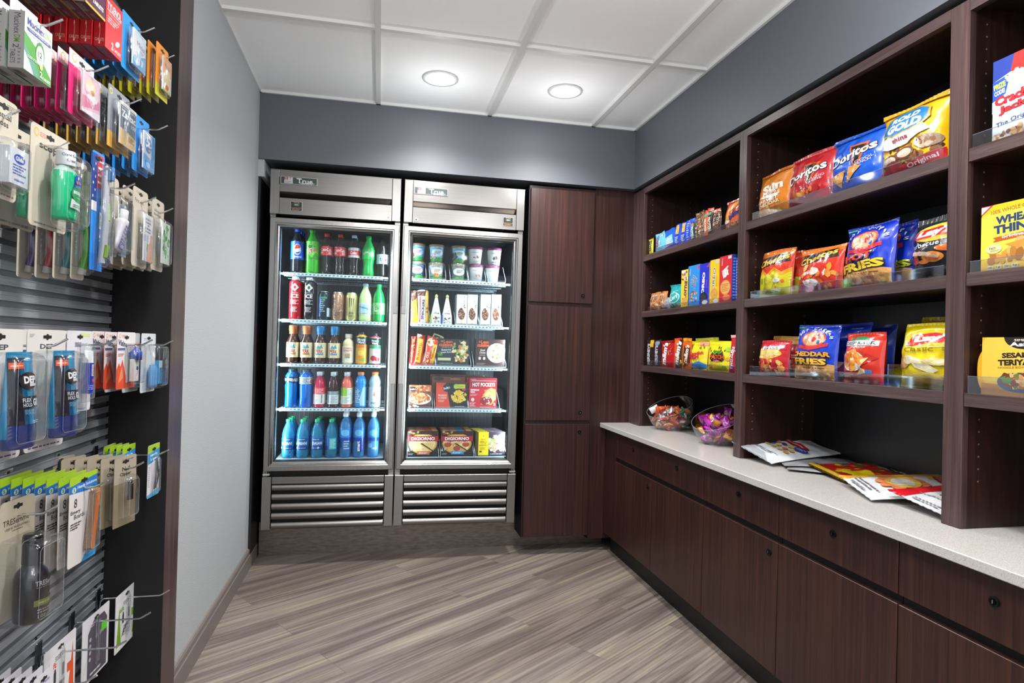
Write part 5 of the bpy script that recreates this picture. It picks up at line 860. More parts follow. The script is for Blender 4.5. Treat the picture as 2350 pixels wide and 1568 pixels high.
sbag(2040, 2178, 742, 0, .09, '#f2d80c', [('e', .6, .76, .5, .15, '#f6ee9a'), ('e', .6, .76, .46, .13, '#f0c41c'), ('p', [(.2, .64), (.3, .8), (.65, .84), (1, .8), (1, .7), (.6, .68), (.4, .63)], '#d42430'), vt("Lay's", .66, .75, .6, .13, W1, 5, .06), vt('Classic', .46, .585, .5, .075, '#7a6a14', 2, .0), ('e', .16, .37, .16, .09, '#b88a5c'), ('e', .3, .42, .12, .07, '#e8dcb0'), ('p', [(.3, .48), (.5, .44), (.8, .28), (.7, .22), (.42, .3)], '#f2e6c0'), ('e', .75, .4, .2, .055, '#f0dc9c'), ('e', .55, .15, .44, .09, '#e6cc5a'), ('e', .7, .1, .34, .05, '#d8a838'), ('L', .9, .6, .14, .06, 3, '#8a7a20')], 'large bright yellow classic potato chip bag beside the post', 60, seal=.05, wr=.007)
sbag(2085, 2190, 728, 0, .06, '#e8cc14', [('r', 0, .9, 1, 1, '#c8ac10')], 'second yellow potato chip bag sticking up behind the front one', 61, dx=.1, wr=.007)
# ---- near bookcase
sbox(2276, 2420, 200, 2, .075, '#e4e8f0', [('p', [(0, .74), (.3, .8), (.38, 1), (0, 1)], '#1f3c9c'), ('p', [(0, .5), (.22, .56), (.3, .78), (0, .74)], '#1f54c8'), ('p', [(.36, 1), (.3, .8), (1, .7), (1, 1)], '#d8281c'), vt('PRIZE', .12, .68, .2, .07, '#d8e83a', 8, .05), vt('CODE!', .12, .60, .18, .06, '#e8f0fa', 8, .04), ('f', .5, .74, .3, .06, 26, .010, ['#f4ecd4', '#e8d8b0', '#fbf6e8'], 62), ('p', [(0, .36), (.3, .42), (1, .44), (1, .62), (.3, .56), (0, .5)], '#f2f2f4'), vt('Cracker', .42, .50, .76, .12, '#7a1016', 3, .07), vt('Cracker', .42, .50, .75, .115, '#d42430', 3, .04), vt('Jack', .36, .37, .5, .11, '#7a1016', 3, .07), vt('Jack', .36, .37, .49, .105, '#d42430', 3, .04), vt('The Original', .4, .22, .66, .07, '#2a4a8c', 6, .01), ('f', .4, .05, .4, .05, 30, .010, ['#c87a3a', '#e8b070', '#f0d8a8', '#8a4a20'], 63), ('r', 0, .0, 1, .02, '#c82430')], 'white red and blue caramel popcorn box at the right frame edge', name='popcorn_box', hh=.205)
sbox(2250, 2400, 462, 1, .055, '#f6c416', [('e', .4, .52, .7, .4, '#fbdc4a'), ('p', [(0, .86), (.2, 1), (0, 1)], '#c82440'), ('p', [(.0, .88), (.15, .99), (0, .99)], '#f0d8dc'), vt('100% WHOLE GRAIN', .52, .90, .72, .06, '#b86414', 3, .02), vt('WHEAT', .56, .76, .64, .12, '#20406c', 2, .05), vt('THINS', .52, .62, .62, .13, '#20406c', 2, .05), ('p', [(.2, .5), (1, .55), (1, .48), (.2, .43), (.24, .465)], '#c85a14'), vt('original', .52, .495, .36, .06, W1, 2, .03), ('f', .7, .26, .3, .12, 40, .013, ['#d89a48', '#c0802c', '#e8b468', '#a86a20'], 64), ('p', [(.4, .38), (.7, .42), (.9, .34), (.6, .3)], '#d8983c'), ('f', .35, .18, .22, .05, 20, .009, ['#d8983c', '#b87424'], 65), ('e', .22, .33, .13, .07, '#f2eaa8'), vt('NO', .2, .34, .1, .035, '#6a5a14', 0, .03), ('L', .24, .30, .16, .03, 2, '#8a7a20')] + [('r', .12 + .13 * i, .02, .22 + .13 * i, .08, '#f2ecc0') for i in range(4)] + [vt(s_, .17 + .13 * i, .05, .07, .035, '#6a6030') for i, s_ in enumerate(('140', '1g', '200', '5g'))], 'yellow wheat cracker box at the right frame edge', name='cracker_box', cat='snack box')
# noodle bowl tub: rounded sides
z = SH[0]; yc, W_, h_ = shelf_dims(2252, 2400, 775, z, XF)
t = thing('noodle_bowl_pack', 'yellow sesame noodle bowl pack with bulging rounded sides', 'snack box', (XF, yc, z + .001), (0, 0, R(-90)))
m = M(); P = []
for k in range(13):
    q = -1 + 2 * k / 12; P.append((-W_ / 2 - .012 * (1 - abs(q) ** 3), h_ * (.42 + .34 * q)))
out = [(-W_ / 2, 0)] + P + [(-W_ / 2, h_), (W_ / 2, h_)] + [(-x, zz) for x, zz in reversed(P)] + [(W_ / 2, 0)]
n = len(out); m.add([(x, 0, zz) for x, zz in out] + [(x, .09, zz) for x, zz in out], [tuple(range(n)), tuple(range(2 * n - 1, n - 1, -1))] + [(i, (i + 1) % n, n + (i + 1) % n, n + i) for i in range(n)], mat('#f2b41c', .4, 0, .2))
paint(m, [('e', .3, .6, .4, .5, '#f6cc4a'), ('e', .66, 1.0, .3, .2, '#241c18'), vt('SIMPLY', .66, .95, .28, .04, '#e8e0d0', 0, .02), vt('Asia', .62, .88, .34, .07, W1, 0, .04), ('r', 0, 1, 1, 1.2, '#f2b41c'), vt('SESAME', .58, .70, .5, .09, '#2c2420', 3, .05), vt('TERIYAKI', .58, .58, .62, .1, '#2c2420', 3, .05), vt('NOODLE BOWL', .5, .49, .46, .035, '#c87414', 3, .02), ('p', [(0, 0), (1, 0), (1, .18), (0, .2)], '#c8843a'), ('e', .62, .24, .4, .17, '#3a5c84'), ('e', .62, .26, .35, .13, '#8a3c20'), ('f', .62, .27, .3, .1, 60, .009, ['#d89a58', '#b8622c', '#e8b878', '#7a3418', '#5a8a34'], 66)][:4] + [vt('SESAME', .58, .70, .5, .09, '#2c2420', 3, .05), vt('TERIYAKI', .58, .58, .62, .1, '#2c2420', 3, .05), vt('NOODLE BOWL', .5, .49, .46, .035, '#c87414', 3, .02), ('p', [(0, 0), (1, 0), (1, .18), (0, .2)], '#c8843a'), ('e', .62, .24, .36, .17, '#3a5c84'), ('e', .62, .26, .32, .13, '#8a3c20'), ('f', .62, .27, .28, .1, 60, .009, ['#d89a58', '#b8622c', '#e8b878', '#7a3418', '#5a8a34'], 66)], W_, h_, lambda x, zz, o: (x, -o - .0003, min(zz, h_)), rough=.4)
m.build('printed_sleeve', t)
# ---- clear acrylic front lips and dividers on the shelves
def lip(ya, yb_, sh, hh, divs, lab):
    z = SH[sh] + .0005; m = M(); m.box(XB + .006, yb_, z, XB + .0085, ya, z + hh, ACRYL); m.box(XB + .0055, yb_, z + hh - .0012, XB + .009, ya, z + hh, mat('#8b8fa8', .2, 0, .5, 0, .5))
    for y in divs: m.box(XB + .009, y - .001, z, XB + .15, y + .001, z + hh * 1.9, ACRYL); m.box(XB + .0085, y - .0012, z, XB + .0105, y + .0012, z + hh * 1.9, mat('#8b8fa8', .2, 0, .5, 0, .5))
    tag(m.build('shelf_lip'), lab, 'shelf divider', 'clear acrylic shelf lips')
def ys_(u, sh):
    return shelf_dims(u, u + 2, 400, SH[sh], XB)[0]
lip(ys_(1500, 2), -.785, 2, .022, [], 'clear lip before the snack bars'); lip(ys_(1484, 1), -.785, 1, .022, [], 'clear lip before the cookie boxes'); lip(ys_(1482, 0), -.785, 0, .03, [ys_(1500, 0), ys_(1545, 0), ys_(1592, 0)], 'clear divided lip before the candy bars')
lip(ys_(1722, 2), ys_(2160, 2), 2, .03, [ys_(1805, 2), ys_(1900, 2), ys_(2020, 2)], 'clear divided lip on the top chip shelf')
lip(ys_(1718, 1), ys_(2160, 1), 1, .03, [ys_(1808, 1), ys_(1912, 1), ys_(2042, 1)], 'clear divided lip on the middle chip shelf'); lip(ys_(1716, 0), ys_(2158, 0), 0, .035, [ys_(1806, 0), ys_(1908, 0), ys_(2030, 0)], 'clear divided lip on the lowest chip shelf')
lip(-1.845, -2.2, 2, .035, [], 'clear lip before the popcorn box'); lip(-1.845, -2.2, 1, .03, [], 'clear lip before the wheat cracker box'); lip(-1.845, -2.2, 0, .045, [], 'clear lip before the noodle bowl pack')
# ---- bowls of candy on the counter
CN = {'#e8663a': 'orange', '#3fae86': 'green', '#f0f0ee': 'white', '#d8343a': 'red', '#e88a34': 'amber', '#c22ab0': 'magenta', '#8a1f8c': 'deep purple', '#f0a83a': 'golden yellow', '#b02aa4': 'violet', '#3a241c': 'single dark'}
def bowl(x, y, r, lab, cols, n, clab, seed, fill=.42, big=1.0):
    z0 = ZC + .001; cz = z0 + r * .86; t = thing('acrylic_bowl', lab, 'bowl', (x, y, z0)); m = M(); na, nb = 40, 16; P = []
    for i in range(na):
        a = 2 * math.pi * i / na; lim = R(98 - 26 * math.cos(a - R(200))* 1.0)
        for j in range(nb + 1):
            th = R(32) + (lim - R(32)) * j / nb; P.append((r * math.sin(th) * math.cos(a), r * math.sin(th) * math.sin(a), r * .86 - r * math.cos(th)))
    F = [(i * (nb + 1) + j, ((i + 1) % na) * (nb + 1) + j, ((i + 1) % na) * (nb + 1) + j + 1, i * (nb + 1) + j + 1) for i in range(na) for j in range(nb)]
    m.add(P, F, BOWLM, True); m.lathe([(r * math.sin(R(32)), .0015), (0, .0015)], BOWLM, 40); m.build('bowl_shell', t)
    m = M(); m.tube([P[i * (nb + 1) + nb] for i in list(range(na)) + [0]], .0013, mat('#8f9499', .15, .2), 6); m.build('rim', t)
    rd = random.Random(seed); protos = {}
    for k in range(n):
        q = math.sqrt((k + .5) / n); a = k * 2.399; lay = k % 3
        zz = [r * .22, r * .45, r * .68][lay] * fill / .42; maxr = math.sqrt(max(.0001, (r * .88) ** 2 - (r * .86 - zz) ** 2)) - .022 * big
        px, py = maxr * q * math.cos(a), maxr * q * math.sin(a); c = cols[k % len(cols)]
        if c not in protos:
            s_ = .017 * big; m = bag_pkg(s_ * 2.5, s_ * 1.7, s_ * .8, c[0], [('r', .2, .25, .8, .75, c[1]), ('f', .5, .5, .25, .2, 4, .003, [c[2]], k), ('L', .5, .5, .4, .3, 2, c[0])], k, seal=.1, wr=.002, gx=8, gz=8)
            o = tag(m.build('wrapped_candy'), CN[c[0]] + ' ' + clab, 'candy', 'wrapped candies: ' + CN[c[0]] + ' ones ' + clab.split('candy ')[1]); protos[c] = o
        else: o = protos[c].copy(); COL.objects.link(o)
        o.location = (x + px, y + py, z0 + zz - .004); o.rotation_euler = (rd.uniform(-2.0, .2), rd.uniform(-.9, .9), rd.uniform(0, 6.28))
B1, B2 = (2.228, .03), (2.232, -.475)
bowl(B1[0], B1[1], .128, 'clear slant rimmed bowl of orange and green wrapped candies, farther one', [('#e8663a', '#f6c89a', '#c8321c'), ('#3fae86', '#9ad8b8', '#1f8a5c'), ('#f0f0ee', '#5fb0d0', '#e85a3a'), ('#d8343a', '#f4d8d8', '#ffffff'), ('#e88a34', '#f2e03a', '#5a8a34')], 90, 'wrapped candy in the farther bowl', 5, .46, 1.2)
bowl(B2[0], B2[1], .130, 'clear slant rimmed bowl of purple wrapped candies, nearer one by the post', [('#c22ab0', '#e8e0f0', '#7a1a8c'), ('#8a1f8c', '#c83ac0', '#f0d8f4'), ('#f0a83a', '#e8402a', '#f8e08a'), ('#b02aa4', '#d870d0', '#f4f4f4')], 90, 'wrapped candy in the nearer bowl', 9, .48, 1.35)
put(bag_pkg(.075, .06, .012, '#9a1f9c', [('e', .3, .6, .1, .12, '#c87ad0'), ('f', .62, .6, .22, .22, 8, .009, ['#3aa84a', '#e8b02a', '#e0402a', '#3a5ad0'], 7), vt('S', .5, .4, .2, .3, '#c8c8d0', 0, .1)], 77, gx=12, gz=10, seal=.05), 'candy_packet', 'purple fruit candy packet standing up in the nearer bowl', 'candy', (2.275, -.455, ZC + .112), None, -95, -14)
bowl(2.30, -2.085, .130, 'empty clear bowl cut off at the right frame edge', [('#3a241c', '#5a3a2c', '#2a1810')], 1, 'wrapped candy in the right edge bowl', 3)
# ---- flat pouches on the counter
def flat(p0, W, L_, D, col, arts, lab, rz, seed, z=0, tip=0, roll=0, **k):
    m = bag_pkg(W, L_, D, col, arts, seed, rough=.3, gx=24, gz=26, **k)
    o = put(m, 'candy_pouch', lab, 'candy pouch', (p0[0], p0[1], ZC + D / 2 + .003 + z)); M3 = Matrix.Rotation(R(rz), 3, 'Z') @ Matrix.Rotation(R(-90), 3, 'Z') @ Matrix.Rotation(R(-90 + tip), 3, 'X') @ Matrix.Rotation(R(roll), 3, 'Z')
    o.rotation_euler = M3.to_euler(); return o
PA = [('r', 0, 0, .17, 1, '#1450d0'), ('r', 0, .82, 1, 1, '#e4e2e0'), ('p', [(0, .82), (.3, .86), (.2, 1), (0, 1)], '#1450d0'), ('p', [(.1, .0), (.9, .0), (.6, .14), (.3, .14)], '#b8bcc4'), ('L', .5, .2, .6, .06, 2, '#9aa4b0')] + [('e', .3 + .15 * (i % 4), .36 + .08 * (i // 4), .055, .028, c) for i, c in enumerate(['#f0d04a', '#f0a858', '#f4c888', '#e8943a', '#2a9ab8', '#d8d83a', '#e8785a', '#f0b060', '#e87a6a', '#7a2a5a', '#f0c83a', '#e05a3a'])] + [('e', .5, .66, .3, .05, '#b8202c'), ('L', .5, .66, .4, .03, 1, '#f0d8d8'), ('e', .78, .56, .13, .06, '#1a4ab0'), ('L', .78, .56, .18, .06, 2, '#e0e8f8'), ('e', .5, .90, .025, .012, '#3a3a40')]
flat((2.215, -1.02), .24, .30, .010, '#b9b9bc', [], 'grey backed pouch fanned out under the blue bordered one', -42, 81, 0)
flat((2.20, -.97), .24, .30, .010, '#a9a9ae', [('L', .5, .85, .5, .06, 1, '#5a6474'), ('e', .8, .4, .05, .03, '#1a4a8c')], 'second grey pouch fanned under the blue bordered one', -25, 82, .006, tip=2)
flat((2.118, -.905), .25, .33, .011, '#e9edf0', PA, 'white gummy pouch with a blue border on top of the fanned pouches', 4, 83, .028, tip=5, roll=11)
PB = [('r', 0, .92, 1, 1, '#6a5216'), ('p', [(.06, .10), (.94, .10), (.9, .62), (.1, .62)], '#c82020'), ('f', .5, .36, .40, .22, 46, .014, ['#e8341c', '#f0a01c', '#d81c2c', '#f2d02a', '#3f8a34'], 84), ('e', .3, .30, .06, .03, '#2f8a4a'), ('p', [(.5, .12), (.8, .18), (.86, .4), (.66, .42)], '#f0dc1c'), ('e', .5, .62, .14, .04, '#e8a8a0'), vt('GOLD-BEARS', .5, .73, .8, .075, '#f4f0e4', 0, .06), ('L', .5, .83, .4, .04, 1, '#c8b890'), ('r', .0, 0, 1, .06, '#c8a030')]
flat((2.29, -1.42), .22, .32, .010, '#57430f', [('L', .4, .8, .6, .1, 2, '#c8b890')], 'dark gold gummy pouch tucked under the orange ring pouch', -22, 86, -.002)
flat((2.215, -1.215), .235, .34, .014, '#8a6c1a', PB, 'gold gummy pouch with a red front lying on the counter', -8, 85, .006, tip=2, roll=4)
PC = [('r', 0, .0, .16, 1, '#f0b43a'), ('p', [(0, .78), (.3, .74), (.34, .9), (0, 1)], '#f0b43a'), ('L', .5, .12, .6, .08, 2, '#7a7a80')] + [('e', .5 + .26 * math.cos(i * .628), .44 + .17 * math.sin(i * .628), .085, .06, '#ee8a5a') for i in range(10)] + [('e', .5, .44, .24, .15, '#f4c85a'), ('e', .5, .44, .17, .1, '#f2ece2'), ('e', .52, .80, .3, .035, '#a81c28'), ('L', .52, .80, .4, .02, 1, '#e8c8c8'), ('e', .5, .92, .025, .012, '#3a3a40'), ('L', .5, .04, .4, .04, 1, '#8a8a90')]
flat((2.128, -1.452), .25, .33, .018, '#eef0f2', PC, 'white pouch with a ring of orange peach gummies', -20, 87, .008, tip=4, roll=5)
PD = [('p', [(0, 0), (.26, 0), (.3, .5), (.2, .9), (0, .9)], '#e01c28'), ('r', 0, .6, 1, .72, '#d81c28'), vt('HARIBO', .6, .66, .6, .07, W1, 0, .06), ('p', [(.4, .3), (.6, .32), (.62, .42), (.42, .4)], '#3aa03c'), ('p', [(.56, .24), (.76, .26), (.78, .36), (.58, .34)], '#e8d02a'), ('p', [(.72, .16), (.92, .18), (.94, .28), (.74, .26)], '#2a98c8'), ('L', .5, .2, .5, .03, 1, '#8a8a90'), ('L', .6, .07, .5, .06, 2, '#a0a4ac')]
flat((2.128, -1.685), .22, .30, .018, '#eceef0', PD, 'white and red gummy pouch tucked against the post', -4, 88, .016, tip=4, roll=6)
# ------------------------------------------------------------------ carded goods on the hooks (front faces the aisle, +x)
def card(h, x, W_, Hh, col, arts, lab, name, cat='carded product', parts=(), n=0, dx=.02, blab=None, zt=None, back=None, rz=0, slot=True, tilt=0, corner=.006, box=None, th=.0012, col2=None, jit=1.2, dy=0, rnd=None):
    y, z = HK[h[0]][h[1]]; z = z if zt is None else zt
    t = thing(name, lab, cat, (x, y + dy, z), (R(tilt), 0, R(90 + rz)))
    if box: box(t)
    else: card_pkg(W_, Hh, col, arts, slot=slot, back=back, corner=corner, th=th).build('backing_card', t)
    for f in parts: f(t)
    rd = random.Random(h[0] * 10 + h[1])
    for j in range(n):
        c = dup(t, (x - dx * (j + 1), y + dy + rd.uniform(-1, 1) * .002, z + rd.uniform(-1, 1) * .001), blab or ('identical one hanging behind the front ' + lab.split(',')[0].split(' hang')[0]), 'row behind the front ' + name.replace('_', ' '), (R(tilt + rd.uniform(-1, 1)), 0, R(90 + rz + rd.uniform(-jit, jit))))
    return t
def blister(cx, z0, w_, h_, d, taper=.85, mt=None):
    """clear bubble in front of the card, z0 = its top below the card top"""
    def f(t):
        m = M(); a, b = w_ / 2, w_ / 2 * taper; zt_, zb = -z0, -z0 - h_; c = h_ * .05
        P = []; lo = [(0, 0, .0006), (.02, .0, d * .55), (.06, .02, d * .88), (.16, .04, d)]
        for (ins, iz, dep) in lo:
            ax = a * (1 - ins) if dep < d * .7 else b * (1 - ins * .5); zi = h_ * (iz + ins * .25)
            for (sx, z_, sz) in ((-1, zb, 1), (1, zb, 1), (1, zt_, -1), (-1, zt_, -1)):
                for q in ((0, 1) if (sx, sz) in ((-1, 1), (1, -1)) else (1, 0)):
                    r_ = w_ * .07; P.append((cx + sx * (ax - (0 if q == 0 else r_)), -dep, z_ + sz * (zi + (r_ if q == 0 else 0))))
        m.add(P, [(j * 8 + i, j * 8 + (i + 1) % 8, (j + 1) * 8 + (i + 1) % 8, (j + 1) * 8 + i) for j in range(3) for i in range(8)] + [tuple(range(24, 32))], mt or BLIST, True)
        E = mat('#dfe4ea', .15, 0, .3, 0, .22); m.tube([P[24 + i] for i in (0, 1, 2, 3, 4, 5, 6, 7, 0)], .0005, E, 5); m.tube([P[8 + i] for i in (0, 1, 2, 3, 4, 5, 6, 7, 0)], .0004, E, 5)
        m.build('blister', t)
    return f
def sub(fn, name):
    def f(t): m = M(); fn(m); m.build(name, t)
    return f
def pill(cx, z0, w_, h_, d, arts, col='#f0f0f0', name='sachet', th=None):
    def f(t):
        m = box_pkg(w_, h_, th or d, col, arts, rough=.3, coat=.5); o = m.build(name, t); o.location = (cx, -d + (.0015 if th else -.001), -z0 - h_)
    return f
# hanging cartons of tablets: white and green, back panel rises to a hang tab
def carton(W_, Hh, D, col, front, left, bottom, side=None, tab=.028, tabc=None):
    def f(t):
        m = box_pkg(W_, Hh, D, col, front, left=left, bottom=bottom, sides=side, rough=.4); o = m.build('carton', t); o.location = (0, -D, -tab - Hh)
        k = M(); k.box(-W_ / 2 + .002, -.001, -tab - .004, W_ / 2 - .002, 0, 0, mat(tabc or side or col, .45)); k.box(-.012, -.0014, -.016, .012, .0003, -.011, mat('#2a2826')); k.build('hang_tab', t)
    return f
MUCF = [('p', [(0, 0), (1, 0), (1, .14), (.75, .3), (.4, .52), (0, .66)], '#4c9c34'), ('p', [(0, 0), (.6, 0), (.35, .24), (0, .46)], '#5c9a80'), ('p', [(0, .0), (.35, .0), (.2, .18), (0, .34)], '#c8dcd4'), ('e', .56, .46, .17, .2, '#2f8a2a'), ('e', .56, .42, .14, .18, '#e8eee6'), vt('12', .56, .44, .14, .1, '#2a2f2a', 0, .02), vt('hour', .56, .36, .14, .03, '#2a2f2a'), vt('Mucinex', .40, .87, .62, .13, '#4a4f98', 0, .02), vt('DM', .84, .87, .22, .1, '#8ad048', 0, .03), ('p', [(.06, .76), (.94, .76), (.94, .71), (.12, .71)], '#3c4494'), ('L', .5, .735, .7, .02, 1, '#d8dcf0'), ('L', .46, .67, .7, .02, 1, '#8088a0'), ('e', .6, .24, .06, .06, '#e8cf8a'), ('L', .4, .27, .6, .05, 2, '#e6f2e0'), vt('2', .60, .10, .10, .11, W1, 0, .02), vt('TABLETS', .8, .06, .3, .05, W1, 0, .02)]
MUCL = [vt('Mucinex', .55, .77, .36, .42, '#3a3450', -90, .0), vt('DM', .55, .51, .12, .4, '#6a9a3a', -90, .03), vt('2', .5, .38, .07, .38, '#3a3450', -90, .0), vt('TABLETS', .32, .2, .24, .3, '#3a3450', -90, .0), ('L', .72, .22, .2, .3, 5, '#8a8494')]
BOTT = [('r', .1, .08, .48, .5, '#8a847e'), ('L', .29, .29, .34, .3, 5, '#2a2826'), ('L', .75, .5, .3, .3, 3, '#a09a94')]
card((1, 0), -.018, 0, 0, '', (), 'white and green cough tablet box, front of its hook', 'tablet_box', 'medicine box', box=carton(.088, .104, .026, '#eef0f0', MUCF, MUCL, BOTT, side='#b7b2ac', tabc='#e8eaea'), n=5, dx=.029, blab='white and green cough tablet box hanging behind the front one', rz=-2, zt=1.806, dy=-.004)
def sm(col, l, name_, n, h, x, zt, front, left, lab, hgt=.10, W_=.085, D=.024, dx=.026, bl='', rz=0, dy=0):
    card(h, x, 0, 0, '', (), lab, 'tablet_box', 'medicine box', box=carton(W_, hgt, D, col, front, left, BOTT + [('r', 0, 0, 1, .06, l)], side=None, tabc=col), n=n, dx=dx, blab=bl, rz=rz, zt=zt, dy=dy)
sm('#c81c26', '#8a1018', 'red', 5, (0, 1), -.018, 2.018, [('r', 0, 0, 1, 1, '#e02028'), vt('TYLENOL', .5, .84, .86, .14, '#f4dcdc', 0, .03), ('r', .08, .74, .92, .755, '#f2e8e8'), vt('Extra Strength', .5, .69, .7, .06, '#f2c8c8'), ('L', .45, .58, .7, .14, 3, '#f2d0cc'), vt('2', .42, .13, .12, .14, '#f6ecec', 0, .03), vt('CAPLETS', .72, .1, .42, .06, '#f6ecec', 0, .02), ('e', .72, .26, .15, .05, '#f4e8e4', 30)], [('r', 0, 0, 1, 1, '#a8161e'), vt('2', .5, .24, .12, .4, '#e8b4a0', 0), vt('CAPLETS', .5, .12, .8, .06, '#d89a84')], 'red caplet box, front of its hook in the top row', bl='red caplet box hanging behind the front one', rz=-2, dy=.022, hgt=.122)
sm('#5a2038', '#d8a830', 'plum', 5, (0, 0), -.004, 2.030, [('r', 0, 0, 1, 1, '#4c1a38'), ('f', .3, .6, .2, .2, 10, .008, ['#c8a0b8', '#7a3a5c'], 3), vt('2', .3, .36, .14, .16, '#f2e8ee', 0, .04), vt('TABLETS', .62, .2, .55, .09, '#f2e8ee', 0, .04), ('r', 0, 0, 1, .05, '#d8a830')], [('r', 0, 0, 1, 1, '#8a7468'), ('r', 0, 0, .1, 1, '#d8a830'), ('L', .5, .4, .6, .4, 4, '#5a4a40')], 'plum tablet box at the top edge, front of its hook', bl='plum tablet box hanging behind the front one at the top edge', rz=-3, dy=0)
# blue sachet cards
def sach(h, x, lab, name, cc, edge, arts, W_, Hh, n, dx, bl, zt, bw, bh, bz, bcx=.004, bd=.011, ca=(), rz=0, jit=1.2):
    card(h, x, W_, Hh, cc, ca, lab, name, parts=[pill(bcx, bz, bw * .96, bh * .96, bd, arts, name='sachet', th=.004), blister(bcx, bz - .004, bw + .008, bh + .008, bd)], n=n, dx=dx, blab=bl, zt=zt, back=edge, rz=rz, jit=jit)
sach((0, 2), -.009, 'bright blue tablet card with a pale sachet, front of its hook', 'tablet_card', '#2a9be0', '#1272b8', [('p', [(0, .9), (1, .55), (1, 1), (0, 1)], '#dfeef8'), ('p', [(0, 0), (1, 0), (1, .5), (0, .2)], '#5fb4e8'), vt('Midol', .6, .66, .6, .14, '#5a5a9c', -4, .0), ('L', .6, .5, .5, .1, 2, '#8a98c8'), ('f', .5, .3, .4, .2, 14, .009, ['#c8e2f4', '#8accf0', '#e8f4fa'], 3), ('e', .3, .12, .14, .06, '#d8ecf8')], .112, .145, 7, .021, 'bright blue tablet card hanging behind the front one', 2.024, .082, .098, .034, bd=.02, rz=-2)
sach((0, 3), .014, 'orange sachet card fading to yellow green, front of its hook', 'tablet_card', '#f0901c', '#d8a020', [('r', 0, .5, 1, 1, '#f0a860'), ('e', .5, .4, .4, .3, '#f2d4a0'), vt('Motrin', .5, .76, .6, .12, '#6a5a8c', -6, .0), ('e', .5, .15, .2, .08, '#e05a2a'), ('r', 0, 0, 1, .08, '#d8d020')], .082, .15, 8, .022, 'orange sachet card hanging behind the front one', 2.030, .06, .1, .034, bd=.014, ca=[('p', [(0, 0), (1, 0), (1, .16), (0, .26)], '#c8c41c')], rz=-4, jit=4)
# pink blister cards
PKA = [('r', 0, .78, 1, 1, '#f2d8e2'), ('e', .2, .9, .09, .07, '#f0a83a'), ('e', .2, .9, .065, .05, '#f2d8e2'), ('L', .75, .84, .3, .1, 4, '#d06a90')]
sach((1, 1), -.007, 'pink blister card with a glossy pale sachet, front of its hook', 'blister_card', '#d81c6c', '#b01254', [('r', 0, 0, 1, 1, '#f4c8d4'), ('e', .45, .72, .28, .16, '#f2dcae'), ('e', .55, .6, .1, .07, '#c8902a'), ('p', [(0, .1), (1, .3), (1, .5), (0, .4)], '#e87aa0'), ('p', [(0, 0), (1, 0), (1, .2), (0, .05)], '#f8eef2'), ('f', .5, .45, .4, .2, 16, .008, ['#fbf4f6', '#f0a8c0', '#f8d8e0'], 6)], .11, .136, 8, .021, 'pink blister card hanging behind the front one', 1.802, .084, .092, .036, bd=.02, ca=PKA, rz=-1)
# grey and tan tablet cards
sach((1, 2), -.005, 'dark grey and tan tablet card with white lettering, front of its hook', 'tablet_card', '#8e929c', '#8a7a5a', [('r', 0, 0, 1, 1, '#4f6072'), ('p', [(0, 0), (1, 0), (1, .30), (.5, .36), (0, .38)], '#dcb878'), ('r', .0, .92, 1, 1, '#d8d4cc'), ('L', .5, .88, .8, .05, 1, '#c8ccd4'), vt('Zantac', .5, .74, .9, .17, '#f0f2f4', 0, .03), vt('150', .82, .56, .28, .09, '#e8ecf0', 0, .02), ('p', [(.32, .66), (.42, .44), (.33, .1), (.2, .4)], '#b8bcbc'), ('p', [(.32, .6), (.38, .44), (.33, .2), (.26, .42)], '#8f9494'), vt('Z', .33, .42, .08, .1, '#e8ecec', 0, .03), ('L', .72, .22, .4, .14, 4, '#8a6c3c')], .118, .150, 6, .022, 'grey and tan tablet card hanging behind the front one', 1.806, .092, .108, .034, bd=.022, ca=[('p', [(0, 0), (1, 0), (1, .26), (0, .26)], '#d8a84a'), ('e', .12, .9, .07, .05, '#e8c83a'), ('e', .12, .9, .045, .03, '#8e929c'), ('L', .75, .88, .3, .1, 4, '#d8dce4')], rz=-2)
sach((1, 3), -.022, 'light blue tablet card with a silver sachet, front of its hook', 'tablet_card', '#2f9cf0', '#1466b4', [('r', 0, 0, 1, 1, '#2f9ce8'), ('p', [(0, .4), (.7, .34), (.74, 1), (0, 1)], '#cfd8e2'), ('e', .4, .66, .3, .2, '#3f7cc0'), vt('Alka', .4, .76, .4, .08, '#f0f4fa', 0, .03), vt('Seltzer', .42, .66, .56, .08, '#f0f4fa', 0, .03), vt('PM', .52, .54, .16, .07, '#e8c850', 0, .03), ('L', .45, .3, .7, .12, 3, '#a8d4f6'), ('e', .4, .14, .2, .08, '#8cc8f4'), ('L', .75, .1, .3, .06, 2, '#d8ecfa')], .108, .156, 5, .024, 'light blue tablet card hanging behind the front one', 1.808, .08, .108, .042, bd=.022, rz=-2)
# floss, mouthwash, toothbrushes, paste, first aid
TAN = '#cbc2b0'; TANB = '#b0a68e'
def floss(t):
    m = box_pkg(.055, .062, .02, '#e6eaee', [('e', .5, .72, .3, .13, '#2a58c0'), vt('Glide', .5, .72, .42, .12, W1, 0, .03), ('L', .5, .42, .7, .3, 4, '#4a6ac0'), ('L', .5, .14, .5, .1, 1, '#7a8ad8')], rough=.25); o = m.build('floss_box', t); o.location = (.002, -.024, -.145)
card((2, 0), .022, .085, .168, TAN, [vt('Dental', .45, .83, .6, .06, '#3a362e', 0, .02), vt('Floss', .45, .75, .42, .06, '#3a362e', 0, .02), ('L', .75, .93, .3, .06, 4, '#8a8070'), ('L', .5, .05, .8, .03, 1, '#8a6a5a')], 'tan dental floss card cut by the left frame edge', 'dental_floss_card', parts=[floss, blister(.002, .07, .068, .085, .028)], n=3, dx=.026, blab='tan dental floss card hanging behind the front one', back=TANB, zt=1.590, corner=.012)
